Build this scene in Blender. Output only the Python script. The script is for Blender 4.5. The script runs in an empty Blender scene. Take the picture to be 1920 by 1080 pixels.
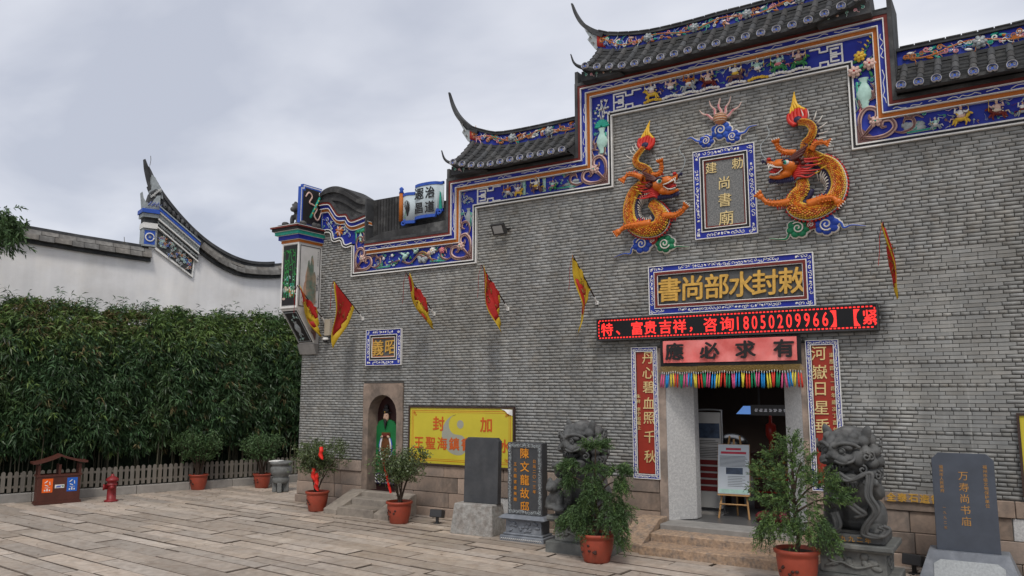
import bpy, bmesh, math, random
import numpy as np
from mathutils import Matrix, Vector, Euler
R = math.radians
SC = bpy.context.scene
COL = SC.collection
random.seed(7)
rng = np.random.default_rng(11)

# ------------------------------------------------------------------ camera
cam_data = bpy.data.cameras.new('camera')
cam = bpy.data.objects.new('camera', cam_data)
COL.objects.link(cam)
cam.location = (14.336, -13.068, 2.5)
cam.rotation_euler = (R(90 + 7.7), 0, R(32.6))
cam_data.sensor_width = 36
cam_data.lens = 36 * 1462 / 1920
cam_data.clip_end = 2000
cam_data.clip_start = 0.1
SC.camera = cam

# ------------------------------------------------------------------ sky, sun, exposure
SUN_EL, SUN_AZ = 55, 148          # azimuth measured clockwise from +y
w = bpy.data.worlds.new('World')
SC.world = w
w.use_nodes = True
nt = w.node_tree
nt.nodes.clear()
def wn(t, **k):
    n = nt.nodes.new(t)
    for a, b in k.items():
        setattr(n, a, b)
    return n
sky = wn('ShaderNodeTexSky', sky_type='NISHITA', sun_disc=False)
sky.sun_elevation = R(SUN_EL)
sky.sun_rotation = R(SUN_AZ)
sky.dust_density = 3.0
tc = wn('ShaderNodeTexCoord')
sep = wn('ShaderNodeSeparateXYZ')
nt.links.new(tc.outputs['Generated'], sep.inputs[0])
zz = wn('ShaderNodeMath', operation='MAXIMUM')
nt.links.new(sep.outputs[2], zz.inputs[0]); zz.inputs[1].default_value = 0.0
za = wn('ShaderNodeMath', operation='ADD')
nt.links.new(zz.outputs[0], za.inputs[0]); za.inputs[1].default_value = 0.22
dv = wn('ShaderNodeVectorMath', operation='DIVIDE')
cmb = wn('ShaderNodeCombineXYZ')
for i in range(3):
    nt.links.new(za.outputs[0], cmb.inputs[i])
nt.links.new(tc.outputs['Generated'], dv.inputs[0]); nt.links.new(cmb.outputs[0], dv.inputs[1])
def cloud_noise(scale, detail, rough, off, dist=0.3):
    mp = wn('ShaderNodeMapping'); mp.inputs['Location'].default_value = off
    mp.inputs['Rotation'].default_value = (0, 0, 0.5)
    mp.inputs['Scale'].default_value = (scale, scale * 1.35, scale * 0.6)
    nz = wn('ShaderNodeTexNoise'); nz.inputs['Scale'].default_value = 1.0
    nz.inputs['Detail'].default_value = detail; nz.inputs['Roughness'].default_value = rough
    nz.inputs['Distortion'].default_value = dist
    nt.links.new(dv.outputs[0], mp.inputs[0]); nt.links.new(mp.outputs[0], nz.inputs['Vector'])
    return nz.outputs['Fac']
n1 = cloud_noise(0.5, 6, 0.48, (3.1, 0.4, 0.0))
n2 = cloud_noise(1.5, 5, 0.5, (0.3, 5.2, 1.0))
mx = wn('ShaderNodeMix', data_type='FLOAT'); mx.inputs[0].default_value = 0.33
nt.links.new(n1, mx.inputs[2]); nt.links.new(n2, mx.inputs[3])
cr = wn('ShaderNodeValToRGB')
cr.color_ramp.elements[0].position = 0.41; cr.color_ramp.elements[0].color = (0.53, 0.56, 0.65, 1)
cr.color_ramp.elements[1].position = 0.59; cr.color_ramp.elements[1].color = (0.95, 0.955, 0.98, 1)
e = cr.color_ramp.elements.new(0.5); e.color = (0.74, 0.76, 0.83, 1)
nt.links.new(mx.outputs[0], cr.inputs[0])
skb = wn('ShaderNodeVectorMath', operation='SCALE'); skb.inputs['Scale'].default_value = 0.10
nt.links.new(sky.outputs[0], skb.inputs[0])
mc = wn('ShaderNodeMix', data_type='RGBA'); mc.inputs[0].default_value = 0.88
nt.links.new(skb.outputs[0], mc.inputs[6]); nt.links.new(cr.outputs[0], mc.inputs[7])
bg = wn('ShaderNodeBackground'); bg.inputs['Strength'].default_value = 1.0
nt.links.new(mc.outputs[2], bg.inputs['Color'])
out = wn('ShaderNodeOutputWorld'); nt.links.new(bg.outputs[0], out.inputs['Surface'])

sun_data = bpy.data.lights.new('sun', 'SUN')
sun_data.energy = 1.5
sun_data.angle = R(12)
sun_data.color = (1.0, 0.95, 0.88)
sun = bpy.data.objects.new('sun', sun_data)
COL.objects.link(sun)
sun_dir = Vector((math.sin(R(SUN_AZ)) * math.cos(R(SUN_EL)), math.cos(R(SUN_AZ)) * math.cos(R(SUN_EL)), math.sin(R(SUN_EL))))
sun.rotation_euler = sun_dir.to_track_quat('Z', 'Y').to_euler()
sun.location = (10, -20, 30)

SC.view_settings.view_transform = 'Standard'
SC.view_settings.look = 'None'
SC.view_settings.exposure = 0.12
SC.view_settings.gamma = 1.0
SC.render.engine = 'CYCLES'
SC.cycles.use_denoising = True
SC.cycles.max_bounces = 6
SC.cycles.diffuse_bounces = 3
SC.cycles.glossy_bounces = 2
SC.cycles.transmission_bounces = 2
SC.cycles.caustics_reflective = False
SC.cycles.caustics_refractive = False
# ------------------------------------------------------------------ helpers
MATS = {}
def M(name, col, rough=0.75, var=0.18, scale=5.0, bump=0.15, bscale=60.0, island=0.0, spec=0.3, metal=0.0,
      emit=0.0, col2=None, mix=(0.45, 0.65), world=False, stretch=(1, 1, 1), streak=0.0, coat=0.0, bdist=0.01, transl=0.0, patch=0.0, lime=0.0):
    """procedural principled material: noise colour, optional second colour, per-piece tint, bump"""
    if name in MATS:
        return MATS[name]
    m = bpy.data.materials.new(name); m.use_nodes = True
    t = m.node_tree; N = t.nodes; L = t.links
    b = N['Principled BSDF']
    if world:
        g = N.new('ShaderNodeNewGeometry'); vec = g.outputs['Position']
    else:
        g = N.new('ShaderNodeTexCoord'); vec = g.outputs['Object']
    mp = N.new('ShaderNodeMapping'); mp.inputs['Scale'].default_value = stretch
    L.new(vec, mp.inputs[0]); vec = mp.outputs[0]
    def noise(s, d=5, r=0.6):
        n = N.new('ShaderNodeTexNoise'); n.inputs['Scale'].default_value = s
        n.inputs['Detail'].default_value = d; n.inputs['Roughness'].default_value = r
        L.new(vec, n.inputs['Vector']); return n
    n1 = noise(scale)
    rgb = N.new('ShaderNodeRGB'); rgb.outputs[0].default_value = (*col, 1); c = rgb.outputs[0]
    if col2:
        n3 = noise(scale * 0.45, 6, 0.65)
        mr = N.new('ShaderNodeMapRange'); mr.inputs[1].default_value = mix[0]; mr.inputs[2].default_value = mix[1]
        L.new(n3.outputs['Fac'], mr.inputs[0])
        mm = N.new('ShaderNodeMix'); mm.data_type = 'RGBA'
        L.new(mr.outputs[0], mm.inputs[0]); L.new(c, mm.inputs[6]); mm.inputs[7].default_value = (*col2, 1); c = mm.outputs[2]
    mr = N.new('ShaderNodeMapRange'); mr.inputs[1].default_value = 0.25; mr.inputs[2].default_value = 0.75
    mr.inputs[3].default_value = 1 - var; mr.inputs[4].default_value = 1 + var
    L.new(n1.outputs['Fac'], mr.inputs[0]); val = mr.outputs[0]
    if island:
        oi = N.new('ShaderNodeObjectInfo'); ge = N.new('ShaderNodeNewGeometry')
        ad = N.new('ShaderNodeMath'); ad.operation = 'ADD'
        L.new(oi.outputs['Random'], ad.inputs[0]); L.new(ge.outputs['Random Per Island'], ad.inputs[1])
        fr = N.new('ShaderNodeMath'); fr.operation = 'FRACT'; L.new(ad.outputs[0], fr.inputs[0])
        m2 = N.new('ShaderNodeMapRange'); m2.inputs[3].default_value = 1 - island; m2.inputs[4].default_value = 1 + island
        L.new(fr.outputs[0], m2.inputs[0])
        mu = N.new('ShaderNodeMath'); mu.operation = 'MULTIPLY'; L.new(val, mu.inputs[0]); L.new(m2.outputs[0], mu.inputs[1]); val = mu.outputs[0]
        # small hue drift per piece
        w2 = N.new('ShaderNodeTexWhiteNoise'); w2.noise_dimensions = '1D'; L.new(fr.outputs[0], w2.inputs['W'])
        hm = N.new('ShaderNodeMix'); hm.data_type = 'RGBA'; hm.blend_type = 'MULTIPLY'; hm.inputs[0].default_value = min(1, island * 0.9)
        L.new(c, hm.inputs[6])
        rp = N.new('ShaderNodeValToRGB'); rp.color_ramp.elements[0].color = (1.12, 0.97, 0.82, 1); rp.color_ramp.elements[1].color = (0.9, 0.99, 1.1, 1)
        L.new(w2.outputs['Value'], rp.inputs[0]); L.new(rp.outputs[0], hm.inputs[7]); c = hm.outputs[2]
    if streak:
        mp2 = N.new('ShaderNodeMapping'); mp2.inputs['Scale'].default_value = (2.2, 2.2, 0.22)
        gg = N.new('ShaderNodeNewGeometry'); L.new(gg.outputs['Position'], mp2.inputs[0])
        ns = N.new('ShaderNodeTexNoise'); ns.inputs['Scale'].default_value = 1.6; ns.inputs['Detail'].default_value = 6
        L.new(mp2.outputs[0], ns.inputs['Vector'])
        m3 = N.new('ShaderNodeMapRange'); m3.inputs[1].default_value = 0.3; m3.inputs[2].default_value = 0.7
        m3.inputs[3].default_value = 1 - streak; m3.inputs[4].default_value = 1 + streak
        L.new(ns.outputs['Fac'], m3.inputs[0])
        mu = N.new('ShaderNodeMath'); mu.operation = 'MULTIPLY'; L.new(val, mu.inputs[0]); L.new(m3.outputs[0], mu.inputs[1]); val = mu.outputs[0]
    if patch:
        gp = N.new('ShaderNodeNewGeometry'); np_ = N.new('ShaderNodeTexNoise'); np_.inputs['Scale'].default_value = 0.55; np_.inputs['Detail'].default_value = 7; np_.inputs['Roughness'].default_value = 0.62
        L.new(gp.outputs['Position'], np_.inputs['Vector'])
        m4 = N.new('ShaderNodeMapRange'); m4.inputs[1].default_value = 0.32; m4.inputs[2].default_value = 0.68; m4.inputs[3].default_value = 1 - patch; m4.inputs[4].default_value = 1 + patch
        L.new(np_.outputs['Fac'], m4.inputs[0])
        mu = N.new('ShaderNodeMath'); mu.operation = 'MULTIPLY'; L.new(val, mu.inputs[0]); L.new(m4.outputs[0], mu.inputs[1]); val = mu.outputs[0]
        wm = N.new('ShaderNodeMix'); wm.data_type = 'RGBA'; wm.blend_type = 'MULTIPLY'
        m5 = N.new('ShaderNodeMapRange'); m5.inputs[1].default_value = 0.5; m5.inputs[2].default_value = 0.7; L.new(np_.outputs['Color'], m5.inputs[0])
        L.new(m5.outputs[0], wm.inputs[0]); L.new(c, wm.inputs[6]); wm.inputs[7].default_value = (1.02, 0.985, 0.92, 1); c = wm.outputs[2]
    if lime:      # pale lime runs and darker damp runs down a wall
        for sc3, lo_, hi_, tgt in (((5.5, 5.5, 0.16), 0.62, 0.74, (0.50, 0.50, 0.47)), ((1.1, 1.1, 0.30), 0.60, 0.76, (0.15, 0.147, 0.14)), ((1.6, 1.6, 1.1), 0.68, 0.80, (0.29, 0.265, 0.215))):
            gp = N.new('ShaderNodeNewGeometry'); mp3 = N.new('ShaderNodeMapping'); mp3.inputs['Scale'].default_value = sc3; mp3.inputs['Location'].default_value = (sc3[0] * 3, 0, sc3[2] * 7)
            nl = N.new('ShaderNodeTexNoise'); nl.inputs['Scale'].default_value = 1.0; nl.inputs['Detail'].default_value = 7; nl.inputs['Roughness'].default_value = 0.65
            L.new(gp.outputs['Position'], mp3.inputs[0]); L.new(mp3.outputs[0], nl.inputs['Vector'])
            m6 = N.new('ShaderNodeMapRange'); m6.inputs[1].default_value = lo_; m6.inputs[2].default_value = hi_; m6.inputs[4].default_value = lime; L.new(nl.outputs['Fac'], m6.inputs[0])
            lm_ = N.new('ShaderNodeMix'); lm_.data_type = 'RGBA'; L.new(m6.outputs[0], lm_.inputs[0]); L.new(c, lm_.inputs[6]); lm_.inputs[7].default_value = (*tgt, 1); c = lm_.outputs[2]
    vm = N.new('ShaderNodeVectorMath'); vm.operation = 'SCALE'
    L.new(c, vm.inputs[0]); L.new(val, vm.inputs['Scale'])
    L.new(vm.outputs[0], b.inputs['Base Color'])
    b.inputs['Roughness'].default_value = rough
    b.inputs['Metallic'].default_value = metal
    b.inputs['Specular IOR Level'].default_value = spec
    if coat:
        b.inputs['Coat Weight'].default_value = coat; b.inputs['Coat Roughness'].default_value = 0.15
    if bump:
        nb = noise(bscale, 6, 0.65)
        bp = N.new('ShaderNodeBump'); bp.inputs['Strength'].default_value = bump; bp.inputs['Distance'].default_value = bdist
        L.new(nb.outputs['Fac'], bp.inputs['Height']); L.new(bp.outputs[0], b.inputs['Normal'])
    if emit:
        L.new(vm.outputs[0], b.inputs['Emission Color']); b.inputs['Emission Strength'].default_value = emit
    if transl:
        tr = N.new('ShaderNodeBsdfTranslucent'); L.new(vm.outputs[0], tr.inputs[0])
        ms = N.new('ShaderNodeMixShader'); ms.inputs[0].default_value = transl
        L.new(b.outputs[0], ms.inputs[1]); L.new(tr.outputs[0], ms.inputs[2]); L.new(ms.outputs[0], N['Material Output'].inputs[0])
    MATS[name] = m
    return m

def frame_from(d, up=Vector((0, 0, 1))):
    d = d.normalized()
    if abs(d.dot(up)) > 0.97:
        up = Vector((1, 0, 0))
    a = d.cross(up).normalized(); b = a.cross(d).normalized()
    return a, b

def catmull(pts, n=8, closed=False):
    P = [Vector(p) for p in pts]; out = []
    m = len(P)
    for i in range(m if closed else m - 1):
        p1, p2 = P[i], P[(i + 1) % m]
        p0 = P[i - 1] if (i > 0 or closed) else p1 * 2 - p2
        p3 = P[(i + 2) % m] if (i + 2 < m or closed) else p2 * 2 - p1
        for k in range(n):
            t = k / n
            out.append(0.5 * ((2 * p1) + (p2 - p0) * t + (2 * p0 - 5 * p1 + 4 * p2 - p3) * t * t + (3 * p1 - p0 - 3 * p2 + p3) * t ** 3))
    if not closed:
        out.append(P[-1])
    return out

class MB:
    """mesh builder: collects faces, one material slot per face"""
    def __init__(self):
        self.v = []; self.f = []; self.mi = []; self.mats = []; self.cur = 0; self.T = None; self.sm = []; self.smooth = False
    def mat(self, m):
        if m not in self.mats:
            self.mats.append(m)
        self.cur = self.mats.index(m); return self
    def add(self, vs, fs):
        o = len(self.v)
        if self.T is not None:
            self.v += [tuple(self.T @ Vector(p)) for p in vs]
        else:
            self.v += [tuple(p) for p in vs]
        for f in fs:
            self.f.append([i + o for i in f]); self.mi.append(self.cur); self.sm.append(self.smooth)
        return self
    def box(self, x0, y0, z0, x1, y1, z1, ch=0.0):
        if ch <= 0:
            v = [(x0, y0, z0), (x1, y0, z0), (x1, y1, z0), (x0, y1, z0), (x0, y0, z1), (x1, y0, z1), (x1, y1, z1), (x0, y1, z1)]
            return self.add(v, [(0, 3, 2, 1), (4, 5, 6, 7), (0, 1, 5, 4), (1, 2, 6, 5), (2, 3, 7, 6), (3, 0, 4, 7)])
        bm = bmesh.new(); bmesh.ops.create_cube(bm, size=1)
        for q in bm.verts:
            q.co = Vector(((x0 + x1) / 2 + q.co.x * (x1 - x0), (y0 + y1) / 2 + q.co.y * (y1 - y0), (z0 + z1) / 2 + q.co.z * (z1 - z0)))
        bmesh.ops.bevel(bm, geom=bm.edges[:], offset=ch, segments=1, affect='EDGES')
        bm.verts.index_update()
        r = self.add([q.co[:] for q in bm.verts], [[q.index for q in f.verts] for f in bm.faces]); bm.free(); return r
    def prism(self, poly, w0, w1, inset=0.0):
        """polygon in local x,y extruded from z=w0 to z=w1 (convex or concave); inset narrows the front face"""
        n = len(poly)
        ar = sum(poly[i][0] * poly[(i + 1) % n][1] - poly[(i + 1) % n][0] * poly[i][1] for i in range(n))
        if ar < 0:
            poly = poly[::-1]
        v = [(p[0], p[1], w0) for p in poly]
        if inset:
            q = offset_path(list(poly), inset, closed=True)
        else:
            q = poly
        v += [(p[0], p[1], w1) for p in q]
        f = [list(range(n))[::-1], [n + i for i in range(n)]]
        f += [(i, (i + 1) % n, n + (i + 1) % n, n + i) for i in range(n)]
        return self.add(v, f)
    def strip(self, A, B, w0, w1):
        """band between two equal-length paths A,B in local x,y, extruded"""
        n = len(A)
        v = [(p[0], p[1], w1) for p in A] + [(p[0], p[1], w1) for p in B] + [(p[0], p[1], w0) for p in A] + [(p[0], p[1], w0) for p in B]
        f = []
        for i in range(n - 1):
            f += [(i, i + 1, n + i + 1, n + i), (2 * n + i, 2 * n + i + 1, i + 1, i), (n + i, n + i + 1, 3 * n + i + 1, 3 * n + i)]
        f += [(0, n, 3 * n, 2 * n), (n - 1, 3 * n - 1, 4 * n - 1, 2 * n - 1)]
        return self.add(v, f)
    def tube(self, path, r, n=8, caps=True, flat=1.0, up=(0, 0, 1), closed=False):
        P = [Vector(p) for p in path]; m = len(P)
        rad = r if hasattr(r, '__len__') else [r] * m
        vs = []; up = Vector(up)
        prev = None
        for i in range(m):
            d = (P[min(i + 1, m - 1)] - P[max(i - 1, 0)])
            if closed:
                d = P[(i + 1) % m] - P[i - 1]
            if d.length < 1e-9:
                d = Vector((0, 0, 1))
            d.normalize()
            if prev is None:
                a, b = frame_from(d, up)
            else:
                a = prev - d * prev.dot(d)
                a = a.normalized() if a.length > 1e-6 else frame_from(d, up)[0]
                b = a.cross(d).normalized()
            prev = a
            for k in range(n):
                t = 2 * math.pi * k / n
                vs.append(P[i] + a * (rad[i] * math.cos(t)) + b * (rad[i] * flat * math.sin(t)))
        fs = []
        for i in range(m if closed else m - 1):
            j = (i + 1) % m
            for k in range(n):
                fs.append((i * n + k, i * n + (k + 1) % n, j * n + (k + 1) % n, j * n + k))
        if caps and not closed:
            fs += [list(range(n))[::-1], [(m - 1) * n + k for k in range(n)]]
        return self.add(vs, fs)
    def lathe(self, prof, n=20, c=(0, 0, 0), sq=1.0):
        vs = []; fs = []
        for (r, z) in prof:
            for k in range(n):
                t = 2 * math.pi * k / n
                vs.append((c[0] + r * math.cos(t), c[1] + r * sq * math.sin(t), c[2] + z))
        m = len(prof)
        for i in range(m - 1):
            for k in range(n):
                fs.append((i * n + k, i * n + (k + 1) % n, (i + 1) * n + (k + 1) % n, (i + 1) * n + k))
        if prof[0][0] > 1e-4:
            fs.append(list(range(n))[::-1])
        if prof[-1][0] > 1e-4:
            fs.append([(m - 1) * n + k for k in range(n)])
        return self.add(vs, fs)
    def ell(self, c, r, n=10, m=6, rot=None):
        vs = []; fs = []
        rm = Euler(rot).to_matrix() if rot else None
        for i in range(1, m):
            p = math.pi * i / m
            for k in range(n):
                t = 2 * math.pi * k / n
                q = Vector((r[0] * math.sin(p) * math.cos(t), r[1] * math.sin(p) * math.sin(t), r[2] * math.cos(p)))
                if rm:
                    q = rm @ q
                vs.append((c[0] + q.x, c[1] + q.y, c[2] + q.z))
        for s in (1, -1):
            q = Vector((0, 0, r[2] * s))
            if rm:
                q = rm @ q
            vs.append((c[0] + q.x, c[1] + q.y, c[2] + q.z))
        top = len(vs) - 2
        for i in range(m - 2):
            for k in range(n):
                fs.append((i * n + k, (i + 1) * n + k, (i + 1) * n + (k + 1) % n, i * n + (k + 1) % n))
        for k in range(n):
            fs.append((top, k, (k + 1) % n))
            fs.append((top + 1, (m - 2) * n + (k + 1) % n, (m - 2) * n + k))
        return self.add(vs, fs)
    def build(self, name, parent=None, mat=None, smooth=None, loc=None, rot=None, bevel=0.0):
        me = bpy.data.meshes.new(name)
        me.from_pydata(self.v, [], self.f)
        ms = self.mats if self.mats else [mat]
        for m in ms:
            me.materials.append(m)
        if len(ms) > 1:
            me.polygons.foreach_set('material_index', self.mi)
        if smooth is not None:
            me.polygons.foreach_set('use_smooth', [smooth] * len(self.f))
        elif any(self.sm):
            me.polygons.foreach_set('use_smooth', self.sm)
        me.update()
        o = bpy.data.objects.new(name, me); COL.objects.link(o)
        if parent:
            o.parent = parent
        if loc:
            o.location = loc
        if rot:
            o.rotation_euler = rot
        if bevel:
            b = o.modifiers.new('bevel', 'BEVEL'); b.width = bevel; b.segments = 2; b.limit_method = 'ANGLE'; b.angle_limit = R(40)
        return o

def offset_path(P, d, closed=False):
    """mitred offset of a 2-D path to its left by d"""
    n = len(P); out = []
    for i in range(n):
        a = P[i - 1] if (i > 0 or closed) else None
        c = P[(i + 1) % n] if (i < n - 1 or closed) else None
        p = Vector(P[i][:2]); ns = []
        for q0, q1 in ((a, p), (p, c)):
            if q0 is None or q1 is None:
                continue
            e = Vector(q1[:2]) - Vector(q0[:2])
            if e.length < 1e-9:
                continue
            e.normalize(); ns.append(Vector((-e.y, e.x)))
        if len(ns) == 2:
            k = ns[0] + ns[1]; den = max(0.25, 1 + ns[0].dot(ns[1]))
            out.append(tuple(p + k * (d / den)))
        else:
            out.append(tuple(p + ns[0] * d))
    return out

def tag(o, label, cat, group=None):
    o['label'] = label; o['category'] = cat
    if group:
        o['group'] = group
    return o
def thing(name, label, cat, loc=(0, 0, 0), rot=(0, 0, 0), group=None):
    o = bpy.data.objects.new(name, None); COL.objects.link(o)
    o.location = loc; o.rotation_euler = rot; o.empty_display_size = 0.2
    return tag(o, label, cat, group)
def struct(o):
    o['kind'] = 'structure'; return o
def stuff(o):
    o['kind'] = 'stuff'; return o
def np_mesh(name, V, F, mat, parent=None, smooth=False):
    """V (n,3) array, F (m,4) or (m,3) array"""
    me = bpy.data.meshes.new(name); k = F.shape[1]
    me.vertices.add(len(V)); me.vertices.foreach_set('co', np.ascontiguousarray(V, dtype=np.float32).ravel())
    me.loops.add(F.size); me.loops.foreach_set('vertex_index', np.ascontiguousarray(F, dtype=np.int32).ravel())
    me.polygons.add(len(F)); me.polygons.foreach_set('loop_start', np.arange(0, F.size, k, dtype=np.int32))
    if smooth:
        me.polygons.foreach_set('use_smooth', np.ones(len(F), dtype=bool))
    me.update(calc_edges=True); me.materials.append(mat)
    o = bpy.data.objects.new(name, me); COL.objects.link(o)
    if parent:
        o.parent = parent
    return o
def sculpt(mb, voxel, it=6, fac=0.5):
    """fuse the builder's shapes into one skin by voxel remeshing; returns (verts, faces)"""
    me = bpy.data.meshes.new('tmp'); me.from_pydata(mb.v, [], mb.f); me.update()
    o = bpy.data.objects.new('tmp', me); COL.objects.link(o)
    r = o.modifiers.new('r', 'REMESH'); r.mode = 'VOXEL'; r.voxel_size = voxel
    if it:
        s = o.modifiers.new('s', 'SMOOTH'); s.iterations = it; s.factor = fac
    dg = bpy.context.evaluated_depsgraph_get(); ev = o.evaluated_get(dg)
    m2 = ev.to_mesh()
    vs = [v.co[:] for v in m2.vertices]; fs = [list(p.vertices) for p in m2.polygons]
    ev.to_mesh_clear(); bpy.data.objects.remove(o); bpy.data.meshes.remove(me)
    return vs, fs
_txt = {}
def glyphs(s, bold=0.0, depth=0.0):
    """mesh of a string, centred, about 1 unit high characters"""
    k = (s, bold, depth)
    if k not in _txt:
        c = bpy.data.curves.new('t', 'FONT'); c.body = s; c.offset = bold; c.extrude = depth; c.resolution_u = 3; c.size = 1.0
        o = bpy.data.objects.new('t', c); COL.objects.link(o)
        dg = bpy.context.evaluated_depsgraph_get()
        m = bpy.data.meshes.new_from_object(o.evaluated_get(dg))
        V = np.array([v.co[:] for v in m.vertices]); F = [list(p.vertices) for p in m.polygons]
        bpy.data.objects.remove(o); bpy.data.curves.remove(c); bpy.data.meshes.remove(m)
        V[:, :2] -= (V[:, :2].max(0) + V[:, :2].min(0)) / 2
        _txt[k] = (V, F)
    return _txt[k]
def put_text(mb, s, cx, cy, size, w, depth=0.0, bold=0.0, sx=1.0, slant=0.0, fit=None):
    V, F = glyphs(s, 0.0, depth / max(size, 1e-6) / 2)
    ext = V[:, :2].max(0) - V[:, :2].min(0)
    k = size
    kx = k * sx
    if fit:
        kx = fit / ext[0]
    offs = [(0, 0)] if bold <= 0 else [(0, 0), (bold, bold * .4), (-bold, -bold * .4), (bold * .4, -bold), (-bold * .4, bold)]
    for q, (dx, dy) in enumerate(offs):       # heavier strokes: slightly shifted copies, each a hair higher
        mb.add([(cx + (p[0] + dx) * kx + slant * p[1] * k, cy + (p[1] + dy) * k, w + p[2] * k + 0.0004 * q) for p in V], F)
def copy_tree(o, parent=None):
    c = o.copy(); COL.objects.link(c); c.parent = parent
    for ch in list(o.children):
        copy_tree(ch, c)
    return c
WALLROT = (R(90), 0, 0)     # local (x, y, z) -> along the facade, up, out of the facade
def lerp(a, b, t):
    return a + (b - a) * t
# ------------------------------------------------------------------ materials
m_brick = M('grey_brick', (0.27, 0.273, 0.265), 0.9, 0.16, 9, 0.35, 90, patch=.16, lime=.5, island=0.13, col2=(0.22, 0.205, 0.18), mix=(0.5, 0.75), streak=0.15, spec=0.15)
m_mortar = M('dark_mortar', (0.12, 0.117, 0.11), 0.95, 0.3, 6, 0.4, 60, spec=0.1)
m_stone = M('warm_granite', (0.34, 0.265, 0.215), 0.88, 0.25, 5, 0.5, 70, island=0.28, col2=(0.20, 0.165, 0.14), mix=(0.45, 0.62), spec=0.2)
m_stone2 = M('step_granite', (0.37, 0.265, 0.185), 0.88, 0.4, 22, 0.8, 60, island=0.15, col2=(0.22, 0.18, 0.15), mix=(0.46, 0.66), spec=0.2)
m_pave = M('paving_granite', (0.385, 0.332, 0.282), 0.6, 0.24, 9, 0.5, 45, patch=.16, island=0.22, col2=(0.315, 0.255, 0.205), mix=(0.46, 0.68), world=True, spec=0.35)
m_joint = M('joint_dirt', (0.035, 0.03, 0.026), 0.95, 0.3, 8, 0.3, 60)
m_whitegran = M('pale_granite', (0.54, 0.54, 0.53), 0.75, 0.2, 60, 0.1, 120, col2=(0.43, 0.43, 0.43), mix=(0.4, 0.6))
m_grout = M('grey_concrete', (0.27, 0.26, 0.245), 0.9, 0.2, 5, 0.3, 60)
m_blue = M('cobalt_paint', (0.012, 0.02, 0.26), 0.6, 0.25, 4, 0.1, 60, col2=(0.022, 0.05, 0.33), mix=(0.45, 0.7))
m_bluel = M('bright_blue_paint', (0.03, 0.09, 0.42), 0.6, 0.2, 6, 0.1, 60)
m_white = M('white_paint', (0.72, 0.71, 0.68), 0.65, 0.12, 8, 0.1, 60)
m_cream = M('cream_paint', (0.62, 0.52, 0.42), 0.65, 0.2, 10, 0.1, 60)
m_black = M('black_paint', (0.018, 0.017, 0.018), 0.6, 0.2, 8, 0.1, 60)
m_maroon = M('maroon_paint', (0.15, 0.022, 0.016), 0.6, 0.2, 6, 0.1, 60)
m_orange = M('ochre_orange_paint', (0.42, 0.12, 0.015), 0.6, 0.22, 6, 0.1, 60)
m_teal = M('teal_green_paint', (0.02, 0.30, 0.22), 0.55, 0.25, 8, 0.1, 60)
m_tealw = M('pale_teal_paint', (0.40, 0.60, 0.53), 0.55, 0.2, 10, 0.1, 60)
m_brown = M('brown_purple_paint', (0.16, 0.08, 0.075), 0.6, 0.25, 8, 0.1, 60)
m_pinkw = M('shell_pink_paint', (0.62, 0.43, 0.37), 0.6, 0.2, 10, 0.1, 60)
m_pink = M('rose_pink_paint', (0.62, 0.20, 0.24), 0.55, 0.2, 12, 0.1, 60)
m_yellow = M('yellow_paint', (0.66, 0.43, 0.05), 0.5, 0.2, 10, 0.1, 60)
m_gold = M('gold_leaf', (0.62, 0.36, 0.07), 0.38, 0.3, 14, 0.25, 80, metal=0.25, spec=0.5)
m_goldp = M('pale_gold', (0.72, 0.56, 0.26), 0.4, 0.2, 14, 0.1, 80, metal=0.2, spec=0.5)
m_red = M('red_paint', (0.42, 0.03, 0.02), 0.5, 0.2, 8, 0.1, 60)
m_green = M('green_paint', (0.04, 0.2, 0.07), 0.55, 0.25, 10, 0.1, 60)
m_grey = M('grey_relief_paint', (0.30, 0.33, 0.34), 0.7, 0.25, 12, 0.1, 60)
m_skin = M('pale_face_paint', (0.55, 0.36, 0.26), 0.6, 0.1, 8, 0.0)
m_tile = M('grey_roof_tile', (0.07, 0.071, 0.073), 0.85, 0.35, 7, 0.4, 50, island=0.3, col2=(0.095, 0.095, 0.09), mix=(0.52, 0.75), spec=0.25)
m_tiled = M('dark_roof_plaster', (0.05, 0.052, 0.055), 0.88, 0.4, 4, 0.4, 40, col2=(0.10, 0.10, 0.097), mix=(0.5, 0.75), streak=0.3)
m_mossy = M('stained_plaster', (0.045, 0.045, 0.046), 0.92, 0.4, 3, 0.5, 30, col2=(0.15, 0.15, 0.145), mix=(0.52, 0.72), streak=0.4)
m_dark = M('dark_void', (0.012, 0.012, 0.012), 0.9, 0.2, 5, 0.0)
m_plaster = M('white_lime_plaster', (0.74, 0.73, 0.725), 0.9, 0.07, 1.3, 0.15, 30, col2=(0.60, 0.58, 0.56), mix=(0.5, 0.8), patch=.08, streak=0.06, spec=0.1)
m_cope = M('weathered_coping', (0.12, 0.115, 0.108), 0.9, 0.35, 4, 0.5, 40, island=0.3, col2=(0.2, 0.195, 0.18), mix=(0.5, 0.7))
m_metal = M('dark_metal', (0.03, 0.03, 0.032), 0.45, 0.15, 8, 0.05, 60, spec=0.5)
m_steel = M('galvanised_steel', (0.35, 0.36, 0.37), 0.35, 0.15, 8, 0.05, 60, metal=0.7)
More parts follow.
